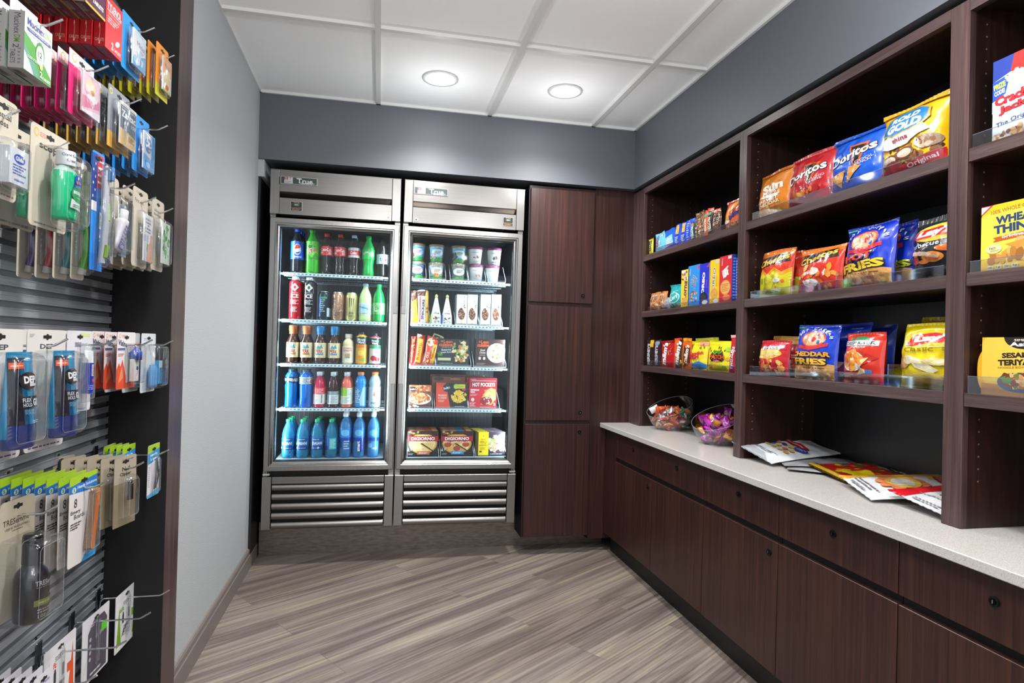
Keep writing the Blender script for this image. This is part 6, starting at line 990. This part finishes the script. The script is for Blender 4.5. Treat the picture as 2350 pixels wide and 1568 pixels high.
def mouthwash(t):
    m = M(); P = [(0, 0), (.026, 0), (.031, .006), (.030, .035), (.034, .075), (.031, .092), (.018, .103), (.014, .106), (.014, .110)]
    n = 24
    def lt(m, prof, mt, sx=1, sy=.6):
        V = [(r * sx * math.cos(2 * math.pi * i / n), r * sy * math.sin(2 * math.pi * i / n), z) for r, z in prof for i in range(n)]
        m.add(V, [(j * n + i, j * n + (i + 1) % n, (j + 1) * n + (i + 1) % n, (j + 1) * n + i) for j in range(len(prof) - 1) for i in range(n)], mt, True)
    lt(m, P[:-3], pet('#18c488', .1)); lt(m, P[-4:], pet('#cfe8e0', .5)); o = m.build('mouthwash_bottle', t); o.location = (.004, -.026, -.170)
    fm = lambda x, z, of: (.034 * math.sin(x / .034) * 1.0, -(.0205 + of) * math.cos(x / .034) - .0006, z)
    k = M(); paint(k, [('p', [(.30, .45), (.98, .45), (.98, .98), (.42, .98)], '#1a4cc0'), ('p', [(.2, .05), (.98, .0), (.98, .2), (.26, .3)], '#e6f2ec'), ('e', .60, .46, .34, .24, '#18a85c'), vt('scope', .60, .48, .56, .13, W1, 0, .04), ('L', .62, .36, .3, .03, 1, '#e6f2ec'), vt('Crest', .72, .80, .3, .06, '#dfe6f4'), ('e', .48, .78, .06, .05, '#e8803a'), ('L', .6, .66, .4, .08, 2, '#8aa8e8'), ('L', .55, .12, .5, .1, 2, '#5a9a80')], .060, .070, lambda x, z, of: fm(x, z + .02, of), Lmax=.006); k.build('label', o)
    c = M(); c.lathe([(.0165, 0), (.0165, .026), (.015, .028), (0, .028)], mat('#e6eaec', .35), 24)
    paint(c, [vt('Crest', .34, .75, .16, .2, '#3a4a60', 0, .02), vt('Crest', .52, .75, .16, .2, '#3a4a60', 0, .02), vt('Crest', .42, .35, .16, .2, '#3a4a60', 0, .02), vt('Crest', .60, .35, .16, .2, '#3a4a60', 0, .02)], .104, .026, lambda x, z, of: ((.0167 + of) * math.sin(x / .0165), -(.0167 + of) * math.cos(x / .0165), z), Lmax=.006)
    oo = c.build('bottle_cap', t); oo.location = (.004, -.026, -.060 - .004)
SCA = [('e', .14, .92, .06, .045, '#e8b02a'), ('e', .14, .92, .04, .03, TAN), ('L', .38, .92, .3, .05, 3, '#d8806a'), vt('scope', .52, .80, .6, .07, '#3c382e', 0, .03), ('L', .84, .87, .22, .06, 4, '#8a8474'), ('L', .5, .04, .7, .03, 1, '#8a8070')]
card((2, 1), .012, .125, .190, TAN, SCA, 'tan mouthwash card with a green bottle, front of its hook', 'mouthwash_card', parts=[mouthwash, blister(.004, .036, .1, .150, .052, .9)], n=3, dx=.056, blab='tan mouthwash card hanging behind the front one', back=TANB, zt=1.590, corner=.010, rz=-3)
def brush_card(h, x, cc, lab, style, n=0, dy=0, zt=1.590, dx=.03, rz=0):
    def br(t):
        m = M()
        if style == 'oral':
            pts = [(-.002, -.012, -.245), (-.002, -.016, -.20), (.0, -.018, -.15), (.004, -.014, -.10), (.006, -.012, -.05)]
            m.tube(pts, .0075, mat('#b9bcc4', .3), 12); m.tube([(-.002, -.0185, -.232), (-.002, -.0235, -.205)], .0055, mat('#8ab82a', .4), 10); m.tube([(.001, -.0215, -.15), (.004, -.0185, -.112)], .0052, mat('#a8c878', .4), 10)
            m.box(.0, -.019, -.062, .013, -.012, -.028, mat('#d8e4f0', .3), .002); m.box(.001, -.029, -.060, .012, -.019, -.030, mat('#3f86c8', .5), .001)
        else:
            pts = [(0, -.012, -.232), (0, -.02, -.205), (-.001, -.022, -.17), (.001, -.014, -.12), (.003, -.012, -.04)]
            m.tube(pts[:4], .0095, mat(cc, .35, 0, .3), 12); m.tube(pts[3:], .005, mat(cc, .35), 10); m.tube([(0, -.009, -.246), (0, -.012, -.232)], .0085, mat('#cfc8be', .4), 10)
            for k in range(6): zz = -.200 + k * .0125; yy = (-.0205 if zz < -.17 else -.022 + (zz + .17) * .16) - .0085; m.tube([(0, yy + .002, zz - .004), (0, yy - .0022, zz), (0, yy + .002, zz + .004)], .0045, mat('#d8d4ce', .4), 8)
            m.box(-.005, -.018, -.05, .008, -.010, -.018, mat(cc, .35), .002); m.box(-.004, -.028, -.048, .007, -.018, -.02, mat('#e8ecee', .5), .001)
        m.build('toothbrush', t)
    if style == 'oral':
        arts = [('r', 0, 0, 1, .14, '#1f7cd8'), ('r', .0, .55, .42, .98, '#20408c'), ('r', .42, .7, .9, .98, '#d8303a'), ('r', .0, .5, .42, .58, '#e8e4e4')] + [('e', .1 + .16 * (i % 2), .62 + .055 * i, .03, .012, W1) for i in range(6)] + [('r', .45, .74 + .06 * i, .9, .76 + .06 * i, '#f0ecec') for i in range(4)] + [('e', .86, .60, .14, .04, '#2aa84a'), ('r', .62, .36, 1, .50, '#eef4ec'), vt('HEALTHY', .74, .43, .10, .12, '#2a8a4a', 90, .02), vt('CLEAN', .88, .42, .08, .12, '#2a8a4a', 90, .02), ('r', .62, .12, 1, .36, '#1f8ae0'), vt('Oral-B', .81, .24, .15, .26, W1, 90, .04)]
        card(h, x, .052, .262, '#2a8ae4', arts, lab, 'toothbrush_card', parts=[br, blister(-.002, .022, .032, .232, .030, .8)], zt=zt, dy=dy, back='#1466b8', rz=rz)
    else: card(h, x, .045, .258, TAN, [('L', .5, .9, .7, .05, 3, '#8a8070'), ('r', .1, .6, .9, .66, '#8a9a7a')], lab, 'toothbrush_card', parts=[br, blister(0, .016, .032, .232, .034, .75)], zt=zt, dy=dy, back='#8f8468', rz=rz)
brush_card((2, 2), .024, '', 'blue toothbrush pack with stars and stripes and a white handle, frontmost of its hook', 'oral', zt=1.604, rz=-4)
for i, (cc, nm) in enumerate([('#4ea31a', 'lime green'), ('#0f8088', 'teal'), ('#b8141c', 'red'), ('#52207a', 'purple')]):
    brush_card((2, 2), -.012 - .034 * i, cc, '%s handled toothbrush card in the row behind the flag pack' % nm, 'tan', zt=1.578, rz=-10)
brush_card((2, 1), -.150, '', 'blue toothbrush pack with a grey handle, low at the left edge behind the floss', 'oral', zt=1.556, dy=-.03)
def paste(t):
    m = M(); n = 18; prof = [(0, .0, .022), (0, .004, .022), (.02, .006, .021), (.05, .012, .018), (.072, .0155, .0155), (.080, .0155, .0155), (.084, .011, .011)]
    V = [(b * math.cos(2 * math.pi * i / n), a * math.sin(2 * math.pi * i / n), z) for z, a, b in prof for i in range(n)]
    m.add(V, [(j * n + i, j * n + (i + 1) % n, (j + 1) * n + (i + 1) % n, (j + 1) * n + i) for j in range(len(prof) - 1) for i in range(n)], mat('#e4e2ea', .35), True)
    m.lathe([(.011, .084), (.012, .086), (.012, .106), (.011, .108), (0, .108)], mat('#eef0f2', .35), 18)
    paint(m, [('L', .5, .5, .8, .9, 7, '#6a4a9c'), ('r', .1, .05, .9, .3, '#7a5aa8'), vt('Crest', .5, .18, .6, .16, '#e8e4f4', 0, .02)], .034, .068, lambda x, z, o: (x, -.0035 - .012 * min(1, z / .07) - o - .0012, z + .002), Lmax=.02)
    o = m.build('toothpaste_tube', t); o.location = (.004, -.022, -.185); o.rotation_euler = (0, R(14), 0)
    q = box_pkg(.045, .13, .002, '#8a9aa8', [('r', .05, .04, .95, .96, '#6f8494')], rough=.2); o = q.build('mirror_card', t); o.location = (.038, -.020, -.195)
card((2, 3), -.012, .116, .196, TAN, [('L', .3, .93, .3, .05, 3, '#c8806a'), vt('Crest', .55, .82, .42, .07, '#3c382e', 0, .02), ('L', .55, .76, .3, .02, 1, '#6a6454')], 'tan toothpaste card with a white tube, front of its hook', 'toothpaste_card', parts=[paste, blister(.004, .05, .1, .142, .040, .9)], n=3, dx=.044, blab='tan toothpaste card hanging behind the front one', back=TANB, zt=1.592, corner=.012)
card((2, 4), .008, .105, .208, TAN, [vt('First Aid', .4, .84, .56, .05, '#4a4a4a', 0, .01), ('L', .5, .95, .6, .03, 2, '#b09a8a')], 'tan first aid card with a white and peach packet, front of its hook', 'first_aid_card', parts=[pill(.008, .066, .062, .126, .020, [vt('Antibiotic', .45, .90, .66, .045, '#5a5a8a'), vt('Ointment', .45, .83, .6, .045, '#5a5a8a'), vt('with', .45, .77, .2, .035, '#5a5a8a'), vt('3 Adhesive', .45, .70, .66, .045, '#5a5a8a'), vt('Bandages', .45, .63, .6, .045, '#5a5a8a'), ('r', 0, .42, .5, .56, '#c8c4e0'), ('p', [(.35, 0), (1, 0), (1, .56), (.78, .6), (.7, .42), (.4, .36)], '#f0a488'), ('r', .1, 0, .34, .4, '#d8dce8'), ('e', .36, .3, .06, .1, '#2a8a6a')], name='ointment_packet', th=.004), blister(.008, .058, .074, .14, .024)], n=6, dx=.026, blab='tan first aid card hanging behind the front one', back=TANB, zt=1.592, corner=.010)
card((2, 5), .006, .098, .205, TAN, [vt('Adhesive', .45, .84, .56, .045, '#4a4a4a', 0, .01), vt('Bandages', .45, .78, .58, .045, '#4a4a4a', 0, .01)], 'tan bandage card with a green and white packet, nearest the end panel', 'bandage_card', parts=[pill(.006, .066, .062, .118, .023, [('r', 0, 0, 1, 1, '#dfe8dc'), ('f', .5, .5, .42, .44, 34, .008, ['#4aa44a', '#8ac884', '#f2f6f0', '#2f8a3a'], 12)], name='bandage_packet', th=.005), blister(.006, .054, .08, .138, .028)], n=6, dx=.026, blab='tan bandage card hanging behind the front one', back=TANB, zt=1.595, corner=.010)
# hair gel, lip balm, eye drops, small bottle
def gel(t):
    m = M(); n = 28; H_ = .152; prof = [(0, .021, .034), (.004, .022, .036), (.03, .019, .0355), (.09, .012, .035), (.13, .006, .034), (H_, .0025, .034)]
    V = [(b * math.cos(2 * math.pi * i / n), a * math.sin(2 * math.pi * i / n), z) for z, a, b in prof for i in range(n)]
    def sy(z):
        for (z0, a0, _), (z1, a1, _) in zip(prof, prof[1:]):
            if z <= z1: return a0 + (a1 - a0) * (z - z0) / (z1 - z0)
        return prof[-1][1]
    m.add(V, [(j * n + i, j * n + (i + 1) % n, (j + 1) * n + (i + 1) % n, (j + 1) * n + i) for j in range(len(prof) - 1) for i in range(n)], mat('#0c86b4', .25, .25, .5), True)
    m.add([V[i] for i in range(n)], [tuple(range(n))], mat('#0c2a6c')); pc = [(-.016, .019, .031), (-.013, .0215, .034), (.0, .0222, .0365), (.003, .0225, .0368)]; VV = [(b * math.cos(2 * math.pi * i / n), a * math.sin(2 * math.pi * i / n), z) for z, a, b in pc for i in range(n)]; m.add(VV, [(j * n + i, j * n + (i + 1) % n, (j + 1) * n + (i + 1) % n, (j + 1) * n + i) for j in range(3) for i in range(n)], mat('#0f2f80', .3, 0, .4), True); m.add(VV[:n], [tuple(range(n))], mat('#0f2f80', .35))
    fm = lambda x, z, o: (x, -sy(z) * math.sqrt(max(0, 1 - (x / .0362) ** 2)) - o * 1.5 - .0006, z)
    paint(m, [('r', .0, .0, 1, .17, '#0e2c74'), ('r', .0, .17, .34, .93, '#1c2030'), ('r', .34, .17, .5, .93, '#0c5a84'), ('r', .0, .90, .55, .935, '#14161c'), ('r', .02, .81, .5, .88, '#ee5a34'), ('L', .26, .845, .4, .03, 1, '#f6d0c0'), ('e', .62, .67, .37, .10, '#141824'), vt('DEP', .66, .68, .5, .085, W1, 0, .05), ('r', .6, .605, .94, .635, '#e8ecf0'), ('r', .0, .36, 1, .49, '#141a28'), vt('FLEX', .44, .45, .3, .045, '#dfe6ee', 0, .02), vt('HOLD', .44, .395, .3, .045, '#dfe6ee', 0, .02), vt('GEL', .8, .42, .34, .085, '#dfe6ee', 0, .05), vt('ENDURANCE', .62, .33, .6, .026, '#8ab0c8'), vt('FOR ACTIVE', .62, .30, .6, .026, '#8ab0c8'), ('L', .7, .2, .3, .04, 2, '#a8d0e0')], .070, H_, fm, Lmax=.006, rough=.25, coat=.5)
    o = m.build('gel_tube', t); o.location = (.006, -.028, -.192)
DEPA = [vt('DEP', .5, .86, .36, .042, '#4a4a52', 0, .04), ('L', .12, .95, .12, .03, 3, '#8a8a8a'), ('r', .45, .74, .9, .8, '#e6e2de'), ('L', .5, .03, .8, .02, 1, '#3a3a9a'), ('L', .05, .3, .04, .3, 8, '#5a5a5a')]
card((3, 0), .010, .118, .232, '#dcd6d0', DEPA, 'white hair gel card with a dark blue tube, front of its hook', 'hair_gel_pack', parts=[gel, blister(.006, .040, .092, .170, .052, .92)], n=2, dx=.062, blab='white hair gel card hanging behind the front one', back='#c8c0b8', zt=1.207, corner=.008, rz=-6, jit=.5)
card((3, 0), .000, .118, .232, '#dcd6d0', DEPA, 'white hair gel card on the left edge beside the front gel pack', 'hair_gel_pack', parts=[gel, blister(.006, .040, .092, .170, .052, .92)], n=0, back='#c8c0b8', zt=1.206, corner=.008, rz=-6, dy=-.135)
def balm(t):
    m = M(); m.lathe([(0, 0), (.010, 0), (.011, .003), (.011, .075), (.0105, .077), (.0105, .098), (.009, .1), (0, .1)], mat('#e8eaec', .35), 20)
    paint(m, [('r', 0, .02, 1, .72, '#1c34b4'), ('r', .44, .42, .64, .68, '#e8e2d8'), ('L', .54, .55, .18, .22, 8, '#22222a'), ('e', .5, .32, .04, .04, '#e8602a'), ('L', .5, .16, .3, .12, 3, '#9aa8f0')], .072, .1, lambda x, z, o: ((.0112 + o) * math.sin(x / .011), -(.0112 + o) * math.cos(x / .011), z), Lmax=.005)
    o = m.build('lip_balm', t); o.location = (.004, -.016, -.145)
card((3, 1), -.028, .112, .186, '#e2e0e6', [('r', .3, .80, .56, .86, '#8a929c'), vt('ChapStick', .58, .83, .5, .04, '#6a707a', 0, .01), ('p', [(.5, .97), (.9, .97), (.9, .93), (.6, .93)], '#d8e48a'), vt('Little Things', .5, .03, .6, .03, '#5a5ab8')], 'white lip balm card with a blue stick, front of its hook', 'lip_balm_card', parts=[balm, blister(.004, .030, .036, .135, .026, .85)], n=3, dx=.028, blab='white lip balm card hanging behind the front one', back='#cfc9c4', zt=1.208, rz=-2)
def drops(t):
    m = box_pkg(.03, .06, .012, '#e2dcd8', [('r', .05, .3, .95, .9, '#eae6e2'), ('p', [(.4, .1), (.9, .1), (.9, .6), (.65, .75), (.4, .6)], '#f2f0f2'), ('e', .65, .58, .24, .1, '#3048a8'), ('L', .65, .35, .4, .2, 3, '#d8705a')], rough=.3); o = m.build('drop_bottle', t); o.location = (.022, -.018, -.132)
    m = M(); m.lathe([(0, 0), (.014, 0), (.0145, .02), (.010, .026), (.006, .03), (.002, .046), (0, .047)], mat('#2f56b8', .3), 20, wob=lambda a, z: .03 * math.cos(a * 14)); m.lathe([(.0062, .029), (.0022, .046)], mat('#e8763a', .3), 12); o = m.build('drop_cap', t); o.location = (.022, -.016, -.074)
VIA = [('e', .14, .93, .05, .04, '#e8a02a'), ('e', .14, .93, .035, .028, '#ece8e8'), ('L', .36, .93, .22, .05, 3, '#d88a70'), vt('Visine', .30, .80, .50, .10, '#26305c', -8, .03), ('r', .04, .68, .42, .72, '#5a64a0'), ('L', .22, .6, .3, .06, 2, '#d8604a'), ('r', 0, 0, 1, .10, '#e8502a'), ('p', [(0, .08), (0, .34), (.12, .46), (.2, .38), (.3, .52), (.4, .36), (.5, .2), (.5, .08)], '#ee5226'), ('p', [(.1, .1), (.2, .3), (.28, .4), (.36, .2)], '#f0946a')]
card((3, 2), -.018, .112, .150, '#ece8e8', VIA, 'white and red eye drop card, front of its hook', 'eye_drop_card', parts=[drops, blister(.018, .030, .060, .110, .034, .85)], n=5, dx=.030, blab='white and red eye drop card hanging behind the front one', back='#b83a28', zt=1.209, rz=-2)
def mini(t):
    m = M(); m.lathe([(0, 0), (.008, 0), (.0085, .01), (.0085, .055), (.006, .062), (.006, .066)], pet('#6aa8d8', .3), 16); o = m.build('small_bottle', t); o.location = (-.012, -.014, -.158)
    m = M(); m.lathe([(0, 0), (.008, 0), (.0085, .01), (.0085, .055), (.006, .062), (.006, .066)], pet('#6aa8d8', .3), 16); o = m.build('small_bottle', t); o.location = (.010, -.014, -.158)
    m = box_pkg(.024, .07, .012, '#3f9cd0', [vt('Clorox', .5, .4, .7, .3, '#1c2a80', 90, .03), ('r', 0, .7, 1, 1, '#bfe0f0')], rough=.3); o = m.build('wipe_packet', t); o.location = (.034, -.022, -.150)
card((3, 3), -.020, .104, .172, '#dfe4e8', [('L', .4, .9, .5, .05, 2, '#9aa8b4'), ('r', .1, .04, .9, .3, '#cfd8de')], 'clear pack with two small blue bottles, nearest the end panel', 'travel_bottle_pack', parts=[mini, blister(.008, .030, .090, .132, .040, .88)], n=3, dx=.044, blab='clear small bottle pack hanging behind the front one', back='#c4cccc', zt=1.208, rz=-2)
# hair spray, emery boards, clippers, tweezers
def spray(t):
    m = M(); m.lathe([(0, 0), (.026, 0), (.028, .004), (.028, .082), (.024, .094), (.017, .102), (.016, .108)], mat('#16131a', .3, 0, .5), 28)
    paint(m, [('r', .34, .70, .66, .86, '#231f28'), vt('TRESemme', .5, .78, .26, .1, '#b8b4b8', 0, .01), ('L', .5, .70, .24, .03, 1, '#8a868c'), ('r', .36, .34, .64, .46, '#6f7a34'), ('L', .5, .4, .2, .05, 1, '#a8b060'), ('L', .5, .24, .22, .1, 2, '#9a969c'), vt('2 OZ (59 mL)', .5, .13, .22, .07, '#a8a4a8')], .176, .095, lambda x, z, o: ((.0283 + o) * math.sin(x / .028), -(.0283 + o) * math.cos(x / .028), z), Lmax=.007)
    o = m.build('spray_bottle', t); o.location = (-.010, -.034, -.228)
    m = M(); m.lathe([(.0165, 0), (.0175, .002), (.0165, .052), (.0145, .056), (0, .056)], mat('#0f0e12', .3, 0, .4), 24); o = m.build('spray_cap', t); o.location = (-.010, -.034, -.121)
card((4, 0), -.022, .098, .225, '#b8ae98', [vt('TRESemme', .46, .82, .74, .05, '#3a342a', 0, .01), vt('USED BY PROFESSIONALS', .5, .765, .7, .02, '#5a5244'), ('L', .5, .74, .3, .015, 1, '#5a5244')], 'tan card with a black hair spray bottle, low on the left', 'hair_spray_pack', parts=[spray, blister(-.006, .070, .085, .160, .068, .95)], n=1, dx=.075, blab='second hair spray pack hanging behind the front one', back='#8a7f64', zt=.884, rz=-6, corner=.010)
EMA = [('r', 0, .93, 1, 1, '#a4cc20'), ('p', [(0, .82), (0, .90), (1, .95), (1, .93), (1, .78), (.5, .8)], '#1f78c8'), ('p', [(0, .90), (0, 1), (1, 1), (1, .95)], '#a8d020'), ('e', .16, .85, .07, .032, '#d8e8c8'), vt('S', .16, .85, .06, .04, '#2a7a9a', 0, .04), vt('Handy Solutions', .62, .87, .70, .045, '#e6f0fa', 2, .02), vt('8', .22, .70, .10, .10, '#2a2a2a', 0, .0), vt('Emery', .23, .60, .34, .05, '#2a2a2a', 0, .01), vt('Boards', .36, .55, .36, .05, '#2a2a2a', 0, .0), ('L', .25, .45, .38, .08, 3, '#3a3a3a'), ('p', [(.45, 0), (1, 0), (1, .18), (.75, .14)], '#2a9ad8'), ('r', .72, .16, .92, .34, '#e8e4e0'), ('r', .76, .17, .86, .33, '#d8c820'), ('L', .8, .11, .2, .02, 1, '#2a4a6a')]
def emery(t):
    for k in range(8):
        m = M(); P = []; w_, L_ = .0075, .062
        for i in range(16):
            a = 2 * math.pi * i / 16; P.append((w_ * math.cos(a), (L_ if math.sin(a) > 0 else -L_) + w_ * math.sin(a)))
        y0 = -.003 - .0016 * k
        m.add([(x, y0, z) for x, z in P] + [(x, y0 - .0013, z) for x, z in P], [tuple(range(16)), tuple(range(31, 15, -1))] + [(i, (i + 1) % 16, 16 + (i + 1) % 16, 16 + i) for i in range(16)], mat('#dd7a34' if k == 7 else '#a08670', .8))
        o = m.build('emery_board', t); o.location = (.018 + .001 * k, 0, -.108); o.rotation_euler = (0, R(9), 0)
card((4, 1), -.004, .112, .200, '#e6deda', EMA, 'white emery board card with green and blue header, front of its hook', 'emery_board_card', parts=[emery, blister(.020, .034, .045, .150, .019, .85)], n=6, dx=.0225, blab='emery board card with a green header hanging behind the front one', back='#9a8a7e', zt=.884, rz=-5, jit=1)
def clip(t):
    m = M(); S_ = mat('#b8bcc0', .15, 1); m.box(-.006, -.010, -.115, .006, -.007, -.060, S_, .001); m.box(-.006, -.016, -.113, .006, -.013, -.060, S_, .001); m.tube([(0, -.018, -.066), (0, -.006, -.066)], .003, S_); m.box(-.005, -.020, -.112, .005, -.018, -.070, S_, .0008); m.build('nail_clipper', t)
card((4, 2), .002, .088, .180, '#b0a490', [('L', .6, .95, .5, .03, 1, '#6a6050'), vt('Nail', .52, .82, .34, .06, '#2a261e', 0, .03), vt('Clipper', .5, .74, .5, .06, '#2a261e', 0, .03), ('r', 0, 0, 1, .62, '#8f8166')], 'tan nail clipper card, front of its hook', 'nail_clipper_card', parts=[clip, blister(0, .050, .052, .110, .026, .8)], n=5, dx=.030, blab='tan nail clipper card hanging behind the front one', back='#8a7f68', zt=.884, rz=-14, jit=5)
def twz(t):
    m = M(); S_ = mat('#6a6668', .2, .9)
    m.tube([(-.008, -.006, -.130), (.0, -.008, -.09), (.013, -.004, -.045)], .0022, S_); m.tube([(.004, -.006, -.130), (.010, -.010, -.09), (.014, -.004, -.045)], .0022, S_); m.build('tweezers', t)
TWA = [('p', [(0, .80), (0, 1), (1, 1), (1, .87)], '#a8d020'), ('p', [(0, .64), (0, .84), (1, .90), (1, .70)], '#2a94d8'), vt('Handy', .5, .80, .6, .06, W1, 3, .02), vt('Solutions', .5, .73, .6, .05, W1, 3, .02), ('p', [(0, 0), (1, .0), (1, .12), (0, .06)], '#5ab4e4'), ('L', .12, .4, .08, .4, 10, '#7a7a7a')]
card((4, 3), .006, .078, .152, '#e8e6ec', TWA, 'tweezers card with a green tip hanging alone near the hook end', 'tweezers_card', parts=[twz, blister(.002, .036, .04, .110, .014, .8)], n=0, back='#d8d4da', zt=.884, rz=-4)
t0 = [o for o in COL.objects if o.get('label', '').startswith('tweezers card with a green tip')][0]
for j in range(4): dup(t0, (-.060 - .017 * j, t0.location.y + .002 * (j % 2), t0.location.z - .001), 'tweezers card with a green header, hanging deep on the hook near the slats', 'tweezers cards deep on the hook', (0, 0, R(86 + j)))
# cable cards at the bottom
def cab(h, x, body, tri, art, lab, Hh=.150, W_=.135):
    card(h, x, W_, Hh, '#e4e4e8', art, lab, 'cable_card', parts=[blister(0, .012, .012, Hh * .75, .008, .8)], zt=HK[h[0]][h[1]][1] + .012, back='#c8c8cc', rz=-2, corner=.004)
stripe = lambda c: [('r', .03, .03, .97, .86, '#eeeef0'), ('p', [(.06, .08), (.26, .12), (.16, .8)], c), ('p', [(.76, .1), (.96, .06), (.9, .84)], c), vt('6ft', .28, .70, .2, .09, c, 0, .03), ('r', .72, .42, .9, .56, c), ('L', .48, .78, .3, .08, 3, '#6a6a70'), ('r', .3, .44, .37, .60, '#34343a'), ('e', .335, .62, .025, .02, '#34343a'), ('r', .56, .46, .62, .64, '#34343a'), ('p', [(.28, .2), (.36, .34), (.5, .4), (.66, .38), (.5, .34), (.38, .26)], '#34343a'), ('L', .5, .3, .3, .2, 5, '#a0a0a6')]
cab((5, 3), -.070, 0, 0, stripe('#7ab01c'), 'white cable card with green triangles, nearest the end panel', .165, .150)
cab((5, 1), -.100, 0, 0, stripe('#ee5a24'), 'white cable card with orange triangles, low near the bottom', .165, .145)
cab((5, 2), -.088, 0, 0, [('p', [(.2, .03), (.92, .03), (.92, .78), (.8, .9), (.4, .9), (.2, .74)], '#57505e'), ('r', .70, .60, .92, .74, '#5ad82a'), ('L', .35, .84, .2, .06, 2, '#c8c4cc'), ('r', .5, .2, .54, .6, '#3c3642'), ('r', .62, .2, .66, .6, '#3c3642'), ('e', .52, .62, .05, .04, '#8a8490'), ('e', .66, .62, .05, .04, '#8a8490'), ('L', .5, .1, .4, .06, 1, '#d8d4dc')] + [('e', .28, .34 + .1 * i, .04, .03, '#b8b4bc') for i in range(4)], 'white framed purple grey cable card between the two striped ones', .175, .150)
for j in range(5):
    x = -.060 - .021 * j
    o = thing('price_tag', 'small white tag card in the bottom left corner', 'carded product', (x, -1.60, .452), (0, 0, R(88)), 'small white tag cards at the bottom left') if j == 0 else dup(o0, (x, -1.60, .452), 'small white tag card in the bottom left corner', 'small white tag cards at the bottom left')
    if j == 0: o0 = o; card_pkg(.075, .11, '#e8e6ec', [vt('hydrate', .5, .80, .6, .10, '#6a5ac0', 0, .02), ('L', .5, .6, .6, .08, 2, '#8a94d8'), ('r', 0, 0, 1, .35, '#3fa8e0')], corner=.004).build('backing_card', o)
